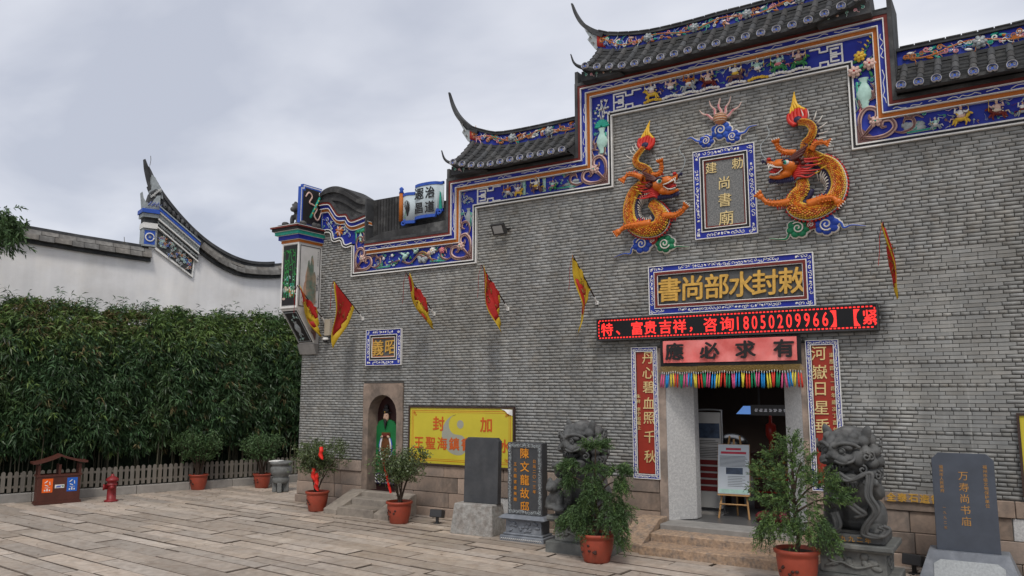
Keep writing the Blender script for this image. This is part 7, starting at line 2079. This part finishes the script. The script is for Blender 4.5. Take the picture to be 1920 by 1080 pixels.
m_pick = M('weathered_picket', (.15, .135, .115), .9, .25, 10, .4, 50, island=.2, stretch=(1, 1, .25))
pm = MB(); P_ = [(-.042, 0), (.042, 0), (.042, .42)] + [(.042 * math.cos(R(a)), .42 + .045 * math.sin(R(a))) for a in range(30, 180, 30)] + [(-.042, .42)]
pm.T = Matrix.Rotation(R(90), 4, 'X'); pm.prism(P_, 0, .022); o = pm.build('picket'); pme = o.data; pme.materials.clear(); pme.materials.append(m_pick); bpy.data.objects.remove(o)
i = 0; x = -2.2
while x < 8.2:
    o = bpy.data.objects.new('picket', pme); COL.objects.link(o); o.parent = fence; o.location = (x, .10 + rr.uniform(-.004, .004), .235 + rr.uniform(-.008, .008)); o.rotation_euler = (0, rr.uniform(-.02, .02), 0); x += .131
for z in (.32, .56):
    b = MB(); b.box(-2.3, .103, z, 8.3, .13, z + .05); b.build('rail', fence, m_pick)
for x in (-1.5, .4, 2.3, 4.2, 6.1, 8.0):
    b = MB(); b.box(x - .03, .132, .2, x + .03, .18, .66); b.build('post', fence, m_pick)
# hedge
hedge = tag(stuff(bpy.data.objects.new('bamboo_hedge', bpy.data.meshes.new('bamboo_hedge'))), 'tall dense bamboo hedge along the white wall behind the picket fence', 'hedge')
bpy.data.objects.remove(hedge)
NS = 19000
hs = np.random.default_rng(5)
s_ = hs.uniform(-3.0, 11.5, NS); z_ = 1.05 + hs.beta(1.2, .9, NS) * 3.75
prof = lambda z: np.where(z < 1.6, .65 - .25 * (z - 1.05) / .55, np.where(z < 3.4, .40 - .12 * np.sin((z - 1.6) / 1.8 * np.pi), .40 + ((z - 3.4) / 1.35) ** 2 * .75))
bulge = .14 * np.sin(s_ * 1.9 + z_ * .8) + .10 * np.sin(s_ * 4.3 - z_ * 2.1) + .07 * np.sin(s_ * 8 + z_ * 5)
o_ = prof(z_) + bulge + np.abs(hs.normal(0, .16, NS)) - .05
top_h = 4.62 + .10 * np.sin(s_ * 2.3) + .08 * np.sin(s_ * 5.1 + 1) + np.clip(hs.normal(0, .1, NS), -.2, .45)
z_ = np.minimum(z_, top_h)
base = np.stack([s_, o_, z_], 1)
ax = np.stack([hs.normal(0, .55, NS), -np.abs(hs.normal(.75, .35, NS)), hs.normal(-.15, .45, NS) + np.clip((z_ - 4.1) * 1.3, 0, .8)], 1); ax = unit(ax)
per = 8
A = np.repeat(base, per, 0); AX = np.repeat(ax, per, 0)
spread = hs.normal(size=(NS * per, 3)) * np.array([.75, .45, .55]) + np.array([0, -.1, -.32])
D = unit(AX * .9 + spread)
A = A + AX * (hs.uniform(0, .16, NS * per)[:, None]) + hs.normal(size=A.shape) * .02
V, F = leaves_np(A, D, .17, .0165, .28, hs)
dry = np.repeat((hs.random(NS) < np.where((z_ > 4.0) & (s_ < 3.2), .20, .03)), per)
lit_top = np.repeat(hs.random(NS) < np.clip((z_ - 3.3) * .9, .04, .8), per) & ~dry  # brighter leaves towards the top: the hedge's lit crown painted as leaf colour
m_bamlit = M('bamboo_lit_leaf', (0.13, 0.20, 0.055), 0.45, 0.2, 1.2, 0, island=.5, col2=(0.05, 0.11, 0.04), mix=(.45, .65), world=True, spec=.4, transl=.2)
def keep(mask):
    return V.reshape(-1, 4, 3)[mask].reshape(-1, 3)
Vg = keep(~dry & ~lit_top); hedge = np_mesh('bamboo_hedge', Vg, np.arange(len(Vg)).reshape(-1, 4), m_bam); hedge.matrix_world = KM
tag(stuff(hedge), 'tall dense bamboo hedge along the white wall behind the picket fence', 'hedge')
Vd = keep(lit_top); stuff(np_mesh('lit_leaves', Vd, np.arange(len(Vd)).reshape(-1, 4), m_bamlit, hedge)); Vd = keep(dry); stuff(np_mesh('dry_leaves', Vd, np.arange(len(Vd)).reshape(-1, 4), m_bamd, hedge))
# upright shoots above the top
A, D = [], []
sh = MB()
for i in range(150):
    s0 = hs.uniform(-2.5, 11); h = abs(hs.normal(.10, .16)) + .06; p = np.array([s0, hs.uniform(.6, 1.3), 4.55]); lean = np.array([hs.normal(0, .12), hs.normal(-.1, .1), 1.0])
    sh.tube([p, p + lean * (h + .15)], .004, 3)
    for k in range(int(8 + h * 26)):
        q = p + lean * hs.uniform(.05, h + .15); A.append(q); D.append(hs.normal(size=3) * np.array([1, .6, .5]) + np.array([0, -.2, .25]))
V, F = leaves_np(np.array(A), unit(np.array(D)), .16, .0125, .2, hs); stuff(np_mesh('shoots', V, F, m_bam, hedge))
cu_ = MB()
for i in range(230):
    s0 = hs.uniform(-3, 11); o0 = hs.uniform(.45, 1.3); dx = hs.normal(0, .06); r = hs.uniform(.008, .016)
    cu_.tube([(s0, o0, .1), (s0 + dx * .5, o0, .9), (s0 + dx, o0 + hs.normal(0, .05), 1.9)], r, 5)
stuff(cu_.build('culms', hedge, M('bamboo_culm', (.075, .07, .045), .6, .3, 4, .1, island=.4)))
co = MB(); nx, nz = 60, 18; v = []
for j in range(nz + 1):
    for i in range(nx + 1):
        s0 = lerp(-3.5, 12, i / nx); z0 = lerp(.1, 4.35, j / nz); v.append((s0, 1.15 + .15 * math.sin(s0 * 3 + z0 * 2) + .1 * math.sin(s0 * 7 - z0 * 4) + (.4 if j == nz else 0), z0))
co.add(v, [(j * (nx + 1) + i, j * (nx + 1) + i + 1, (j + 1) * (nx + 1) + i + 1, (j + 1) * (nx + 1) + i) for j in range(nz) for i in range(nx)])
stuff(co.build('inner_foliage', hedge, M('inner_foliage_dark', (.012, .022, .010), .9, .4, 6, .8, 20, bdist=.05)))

# ------------------------------------------------------------------ white boundary wall with curved coping
ww = thing('boundary_wall', 'white plastered boundary wall with grey tiled coping behind the hedge', 'wall', tuple(KO + KN * 3.2), (R(90), 0, KA))
cop1 = [(-6, 6.95), (-.2, 6.64), (1.75, 6.50), (3.62, 6.40)]
swt = [(3.33, 9.55), (3.49, 9.2), (3.78, 8.66), (4.28, 8.07), (4.86, 7.53), (5.45, 7.13), (6.14, 6.83), (6.84, 6.73), (7.74, 6.86), (8.7, 7.2), (9.6, 7.7)]
SW = [(p.x, p.y) for p in catmull([(a, b, 0) for a, b in swt], 6)]
swb = [(4.6, 7.15), (4.94, 6.90), (5.48, 6.54), (6.17, 6.26), (6.86, 6.21), (7.76, 6.32), (8.7, 6.65), (9.6, 7.1)]
SB = [(p.x, p.y) for p in catmull([(a, b, 0) for a, b in swb], 6)]
b = MB(); b.prism([(-6, 0), (9.6, 0)] + SB[::-1] + [(3.6, 7.6), (3.55, 6.42)] + cop1[::-1], -.35, 0); b.build('wall_body', ww, m_plaster)
def run_of_tiles(path, name, h0, h1, w0, w1, ln, seed):
    """coping pieces following a path"""
    r2 = random.Random(seed); P = [Vector((a, b_, 0)) for a, b_ in path]; S = [0]
    for i in range(1, len(P)): S.append(S[-1] + (P[i] - P[i - 1]).length)
    def at(s):
        i = max(0, min(len(P) - 2, int(np.searchsorted(S, s) - 1))); return P[i].lerp(P[i + 1], (s - S[i]) / max(1e-9, S[i + 1] - S[i]))
    s = 0
    while s < S[-1] - .1:
        e = min(s + ln * r2.uniform(.8, 1.2), S[-1]); a, c = at(s + .006), at(e - .006); mid = (a + c) / 2; ang = math.atan2(c.y - a.y, c.x - a.x); l = (c - a).length / 2
        q = MB(); j = r2.uniform(-.012, .012)
        q.add([(-l, h0 + j, -.30), (l, h0 + j, -.30), (l, h1, -.30), (-l, h1, -.30), (-l, h0 + j, w0), (l, h0 + j, w0), (l, h1, w1), (-l, h1, w1)], [(0, 3, 2, 1), (4, 5, 6, 7), (0, 1, 5, 4), (1, 2, 6, 5), (2, 3, 7, 6), (3, 0, 4, 7)])
        q.build('coping_tile', ww, m_cope, loc=tuple(mid), rot=(0, 0, ang)); s = e
def coping(path, seed):
    b = MB(); up = lambda d: [(a, c + d) for a, c in path]
    b.strip(up(.10), up(.0), -.34, .10); b.strip(up(.50), up(.40), -.26, -.04); b.strip(up(.4), up(.1), -.3, .02)
    b.build('coping_bed', ww, m_tiled)
    run_of_tiles(path, 'lower', .10, .26, .24, .14, .36, seed); run_of_tiles(path, 'upper', .262, .40, .14, .03, .42, seed + 1)
coping(cop1, 1); coping([p for p in SB if p[0] > 4.9], 3)
# rising ridge and carved end panel
b = MB(); lowr = [(a, max(c - lerp(.10, .52, min(1, max(0, (a - 3.33) / 1.8))), 0)) for a, c in SW]
i_end = max(i for i, p in enumerate(SW) if p[0] < 7.7)
b.mat(m_tiled).prism([(3.42, 9.32), (3.50, 9.18), (3.79, 8.62), (4.29, 8.03), (4.87, 7.49), (5.2, 7.25), (4.97, 7.10), (3.76, 8.06), (3.62, 8.55)], -.25, .04)
thk = [lerp(.05, .30, min(1, (i / 14) ** 1.0)) if i < 30 else .46 for i in range(i_end)]
def offvar(P, f):
    out = []
    for i in range(i_end):
        a, c = P[max(i - 1, 0)], P[min(i + 1, i_end)]; d = Vector((c[0] - a[0], c[1] - a[1])).normalized(); k = f(i); out.append((P[i][0] + d.y * k, P[i][1] - d.x * k))
    return out
b.mat(m_tiled).strip(SW[:11], offvar(SW, lambda i: thk[i])[:11], -.16, -.06); b.strip(SW[10:i_end], offvar(SW, lambda i: thk[i])[10:], -.30, .05); b.strip(offvar(SW, lambda i: -.02)[10:], offvar(SW, lambda i: min(.07, thk[i]))[10:], -.34, .10)
b.mat(m_grey).prism([(3.52, 8.55), (3.62, 8.40), (3.86, 8.35), (3.80, 8.62), (3.60, 8.98), (3.50, 9.05)], -.25, .12)
b.build('ridge', ww)
b = MB(); T_ = lambda t, q: (lerp(3.74, 4.97, t), lerp(7.94, 7.02, t) + q)
for q0, q1, wv, mm in [(0.0, .10, .30, m_bluel), (.10, .14, .33, m_grey), (-.05, 0, .27, m_white), (-.22, -.05, .20, m_grey), (-.26, -.22, .23, m_white), (-.46, -.26, .15, m_tiled), (-.50, -.46, .18, m_white)]:
    A_, B_ = [T_(0, q1), T_(1, q1)], [T_(0, q0), T_(1, q0)]; b.mat(mm).strip(A_, B_, -.1, wv)
b.mat(m_white).prism([(3.72, 7.46), (4.90, 6.66), (4.86, 6.04), (3.72, 6.80)], -.1, .08); b.mat(m_tiled).prism([(3.76, 7.40), (4.86, 6.66), (4.81, 6.13), (3.76, 6.86)], -.1, .09)
b.mat(m_grey).box(3.36, 6.86, -.3, 3.74, 7.40, .10); b.mat(m_bluel).box(3.40, 6.92, -.3, 3.70, 7.34, .105); b.mat(m_white).box(3.34, 7.40, -.3, 3.745, 7.56, .16); b.mat(m_tiled).box(3.37, 7.56, -.3, 3.745, 7.72, .13); b.mat(m_grey).box(3.30, 7.72, -.3, 3.75, 7.84, .22); b.mat(m_bluel).box(3.26, 7.84, -.3, 3.755, 7.96, .28)
b.mat(m_grey).prism([(3.30, 7.96), (3.75, 7.98), (3.75, 8.42), (3.66, 8.40), (3.50, 8.12), (3.36, 8.14), (3.28, 8.28), (3.24, 8.46)], -.05, .24); b.mat(m_grey).prism([(3.34, 8.0), (3.71, 8.0), (3.71, 8.30), (3.5, 8.10), (3.36, 8.15)], 0, .25)
b.mat(m_tiled).prism([(3.42, 8.16), (3.78, 8.36), (3.80, 8.55), (3.62, 8.62), (3.5, 8.5)], -.25, .16)
b.build('carved_end', ww)
b = MB(); b.smooth = True; r3 = random.Random(6)
for i in range(64):
    t = r3.uniform(.04, .96); x, z = lerp(3.80, 4.80, t), lerp(7.10, 6.42, t) + r3.uniform(-.22, .2)
    curl(b, x, z, r3.uniform(.05, .09), r3.uniform(0, 6.28), i % 2, (m_white, m_white, m_tealw)[i % 3], (m_grey, m_bluel, m_grey, m_tealw, m_orange)[i % 5], .11)
for i in range(26):
    t = i / 25; curl(b, *T_(t * .95 + .02, -.13), .045, i * 1.7, i % 2, m_white, m_grey, .215); curl(b, *T_(t * .95 + .02, -.36), .05, i * 2.1, i % 2, m_white, m_grey, .165)
for i in range(10):
    curl(b, 3.42 + .035 * i, 8.08 + .04 * (i % 3), .05, i, i % 2, m_white, m_bluel, .27); curl(b, 3.50 + .028 * i, 8.35 + .06 * i * .5, .05, i * 2, i % 2, m_grey, m_white, .18)
b.mat(m_white).tube(sp_pts(3.55, 7.13, .12, .12, 0, 1, 1, 16, .12), .02, 5); curl(b, 3.55, 7.13, .07, 0, 0, m_white, m_grey, .12)
b.build('carving', ww)
for i in range(8):
    b = MB(); b.smooth = True; t = (i + .5) / 8; x, z = lerp(3.82, 4.9, t), lerp(8.18, 7.28, t)
    b.tube([(x, z - .03, .26), (x + .02, z + .08, .12), (x + .03, z + .13, .03)], [.05, .045, .04], 8); b.tube(sp_pts(x, z - .03, .02, .04, 0, 1.2, 1, 10, .28), .012, 4); b.build('tile', ww, m_tile)
# sprigs and weeds growing on the wall top
for i, (sx, sz, h) in enumerate([(2.87, 6.75, .35), (3.43, 9.45, .3)]):
    b = MB(); b.tube([(0, 0, 0), (.02, h * .6, 0), (.0, h, .02)], .008, 4)
    tag(b.build('wall_weed', None, M('dry_twig', (.10, .09, .07), .9)), ['bare twig growing from the left coping of the white wall', 'thin bare twig at the upturned tip of the white wall'][i], 'weed')
WM = Matrix.Translation(KO + KN * 3.2) @ Matrix.Rotation(KA, 4, 'Z') @ Matrix.Rotation(R(90), 4, 'X')
tw = [o for o in COL.objects if o.name.startswith('wall_weed')]
for o, (sx, sz, h) in zip(tw, [(2.87, 6.72, .35), (3.45, 9.35, .3)]):
    o.matrix_world = WM @ Matrix.Translation((sx, sz, 0))

# ------------------------------------------------------------------ litter bin, hydrant, urn, railing, overhanging branch
binT = thing('litter_bin', 'brown wooden twin litter bin with curved roof and coloured stickers', 'litter bin', (-4.45, -3.17, 0), (0, 0, KA))
binT.scale = (1.06, 1.0, 1.1)
m_bin = M('brown_stained_wood', (.075, .022, .014), .55, .25, 6, .3, 40, stretch=(1, 1, .3), spec=.35)
b = MB(); b.box(-.41, -.17, .03, .41, .20, .58, .008); b.build('body', binT, m_bin)
b = MB(); b.box(-.44, -.19, .0, .44, .22, .05); b.build('trim', binT, m_bin)
b = MB(); b.box(-.43, -.185, .56, .43, .215, .60); b.build('trim', binT, m_bin)
for x in (-.39, .0, .39):
    for y in (-.13, .16):
        b = MB(); b.box(x - .025, y - .025, .60, x + .025, y + .025, .80); b.build('post', binT, m_bin)
b = MB(); nn = 14; P1 = []
for i in range(nn + 1):
    u = -1 + 2 * i / nn; P1.append((u * .52, .80 + .17 * (1 - abs(u) ** .8) ** 1.0 + .05 * max(0, abs(u) - .8) * 5 * .5))
v = []
for (x, z) in P1:
    v += [(x, -.25, z), (x, .28, z), (x, .28, z + .04), (x, -.25, z + .04)]
b.add(v, [(4 * i + k, 4 * i + (k + 1) % 4, 4 * i + 4 + (k + 1) % 4, 4 * i + 4 + k) for i in range(nn) for k in range(4)] + [(0, 1, 2, 3), (4 * nn, 4 * nn + 1, 4 * nn + 2, 4 * nn + 3)]); b.build('roof', binT, m_bin)
for x, mm in ((-.22, M('orange_sticker', (.80, .12, .01), .4, .04, 4, 0)), (.25, M('blue_sticker', (.02, .12, .50), .4, .04, 4, 0))):
    b = MB(); b.box(x - .10, -.176, .24, x + .10, -.171, .52); b.build('sticker', binT, mm)
    b = MB(); b.mat(m_white); b.T = Matrix.Translation((x, -.179, .42)) @ Matrix.Rotation(R(90), 4, 'X')
    for k in range(3):
        a = R(90 + 120 * k); p = [Vector((.055 * math.cos(a + q), .055 * math.sin(a + q), 0)) for q in (0, R(75))]; b.tube(p, .009, 4)
    for q in range(3):
        b.box(-.06 + .045 * q, -.15, -.002, -.035 + .045 * q, -.12 + .02 * (q % 2), .002)
    b.box(-.05, -.085, -.002, .05, -.078, .002)
    b.build('symbol', binT)
b = MB(); b.box(-.08, -.176, .32, .10, -.171, .39); b.build('sticker', binT, m_white)
b = MB(); b.mat(m_bluel); b.box(-.06, -.179, .335, .03, -.1765, .355); b.box(-.04, -.179, .36, .05, -.1765, .37); b.mat(m_green).box(.06, -.179, .34, .085, -.1765, .375); b.build('symbol', binT)
hy = thing('fire_hydrant', 'red fire hydrant on the paving beside the litter bin', 'hydrant', (-3.655, -2.338, 0), (0, 0, R(-30)))
m_hyd = M('hydrant_red', (.20, .012, .014), .45, .2, 8, .15, 40, spec=.4)
b = MB(); b.smooth = True; b.lathe([(.15, 0), (.15, .03), (.10, .035), (.095, .36), (.12, .37), (.12, .40), (.10, .41), (.11, .46), (.14, .47), (.14, .50), (.12, .53), (.06, .57), (.035, .58), (.035, .62), (0, .63)], 16); b.build('barrel', hy, m_hyd)
for a, l, r in ((0, .17, .05), (180, .17, .05), (-90, .19, .07)):
    b = MB(); b.smooth = True; d = Vector((math.cos(R(a)), math.sin(R(a)), 0)); p = Vector((0, 0, .33)); b.tube([p, p + d * (l - .04), p + d * (l - .04), p + d * l], [r * .8, r * .8, r, r], 10); b.build('outlet', hy, m_hyd)
ur = thing('stone_urn', 'round grey stone incense urn on block feet by the temple corner', 'urn', (-1.73, 1.02, 0), (0, 0, R(20)))
m_urn = M('urn_stone', (.17, .175, .17), .85, .25, 8, .4, 60, col2=(.11, .11, .105), mix=(.48, .65))
b = MB(); b.smooth = True; b.lathe([(.18, .22), (.20, .25), (.215, .34), (.19, .37), (.19, .40), (.255, .46), (.275, .55), (.255, .63), (.235, .66), (.25, .69), (.275, .70), (.275, .765), (.235, .765), (.23, .66), (.0, .62)], 26); b.build('bowl', ur, m_urn)
b = MB(); b.mat(m_white).box(-.26, -.17, .762, .0, .14, .785); b.build('paper_cover', ur)
for a in (20, 110, 200, 290):
    b = MB(); b.box(-.055, -.055, 0, .055, .055, .24, .01); b.build('foot', ur, m_urn, loc=(.145 * math.cos(R(a)), .145 * math.sin(R(a)), 0), rot=(0, 0, R(a)))
ra = thing('steel_railing', 'thin steel railing closing the passage behind the stone urn', 'railing', (-1.2, 2.6, 0), (0, 0, R(-8)))
for i in range(15):
    b = MB(); b.tube([(-1.3 + .18 * i, 0, .0), (-1.3 + .18 * i, 0, 1.42)], .012, 5); b.build('bar', ra, m_metal)
for z in (.15, 1.36):
    b = MB(); b.tube([(-1.32, 0, z), (1.3, 0, z)], .018, 6); b.build('rail', ra, m_metal)
b = MB(); b.smooth = True; b.tube([(-.45, -.03, 0), (-.45, -.03, 1.62)], .03, 8); b.ell((-.45, -.03, 1.64), (.045, .045, .045), 8, 6); b.build('post', ra, m_steel)
# tree whose branch tip enters at the upper left
tr = thing('conifer_tree', 'dark conifer tree whose drooping branch tip enters at the left edge', 'tree', (-9.3, -6.2, 0))
b = MB(); b.smooth = True; b.tube(catmull([(0, 0, 0), (.05, 0, 3), (-.05, .05, 6), (0, 0, 9)], 5), [lerp(.16, .03, i / 15) for i in range(16)], 9)
tips = []
r5 = random.Random(12)
for i in range(26):
    a = r5.uniform(0, 6.28); z0 = r5.uniform(3.5, 8.6); l = lerp(2.0, .5, (z0 - 3.5) / 5.1); e = Vector((math.cos(a) * l, math.sin(a) * l, z0 - .15 * l)); b.tube(catmull([(0, 0, z0), (e.x * .6, e.y * .6, z0 + .15), e], 4), [lerp(.035, .008, k / 8) for k in range(9)], 5); tips.append((z0, e))
TGT = Vector((-6.15, -4.12, 6.75)) - Vector((-9.3, -6.2, 0))
b.tube(catmull([(0, 0, 7.4), (TGT.x * .6, TGT.y * .6, 7.75), TGT], 4), [lerp(.04, .008, k / 8) for k in range(9)], 5)
b.build('trunk', tr, m_bark)
A, D = [], []
rs5 = np.random.default_rng(9)
def clump(c, n, rad):
    for _ in range(n):
        p = np.array(c) + rs5.normal(size=3) * rad; ax = unit((rs5.normal(size=(1, 3)) * .6 + np.array([[.5, .4, -.6]])))[0]; m = 16; tt = np.linspace(0, .28, m)[:, None]
        A.append(p + ax * tt + np.array([0, 0, -1]) * tt ** 2); out = rs5.normal(size=(m, 3)); D.append(unit(ax * .8 + unit(out) * .7))
for z0, e in tips:
    for t in (.5, .75, 1.0):
        clump((e.x * t, e.y * t, lerp(z0, e.z, t)), 18, .22)
for t in (.6, .8, 1.0):
    clump(tuple(Vector((TGT.x * t, TGT.y * t, lerp(7.6, TGT.z - .2, t)))), 170, .22)
V, F = leaves_np(np.concatenate(A), np.concatenate(D), .14, .02, .25, rs5); stuff(np_mesh('crown', V, F, m_con, tr))

# fallen leaves scattered on the paving
fr_ = np.random.default_rng(77); n_l = 260
px = np.concatenate([fr_.uniform(-4.5, 12, 120), -4.6 + fr_.random(90) * 3.2 + fr_.normal(0, .2, 90), fr_.uniform(.6, 9.5, 50)])
py = np.concatenate([fr_.uniform(-7, -.9, 120), -3.4 + fr_.random(90) * 4.4, -1.15 + fr_.normal(0, .25, 50)])
B_ = np.stack([px, py, np.full(n_l, .014)], 1); a_ = fr_.uniform(0, 6.28, n_l); D_ = np.stack([np.cos(a_), np.sin(a_), fr_.uniform(.0, .12, n_l)], 1)
sd_n = np.stack([-np.sin(a_), np.cos(a_), np.zeros(n_l)], 1); l_ = fr_.uniform(.03, .075, n_l)[:, None]; w_n = l_ * .17
V = np.stack([B_, B_ + D_ * l_ * .5 + sd_n * w_n + [0, 0, .006], B_ + D_ * l_, B_ + D_ * l_ * .5 - sd_n * w_n + [0, 0, .006]], 1).reshape(-1, 3)
tag(stuff(np_mesh('fallen_leaves', V, np.arange(n_l * 4).reshape(-1, 4), M('dead_leaf', (.09, .06, .03), .8, .3, 5, 0, island=.5))), 'small dead leaves scattered over the granite paving', 'leaves')
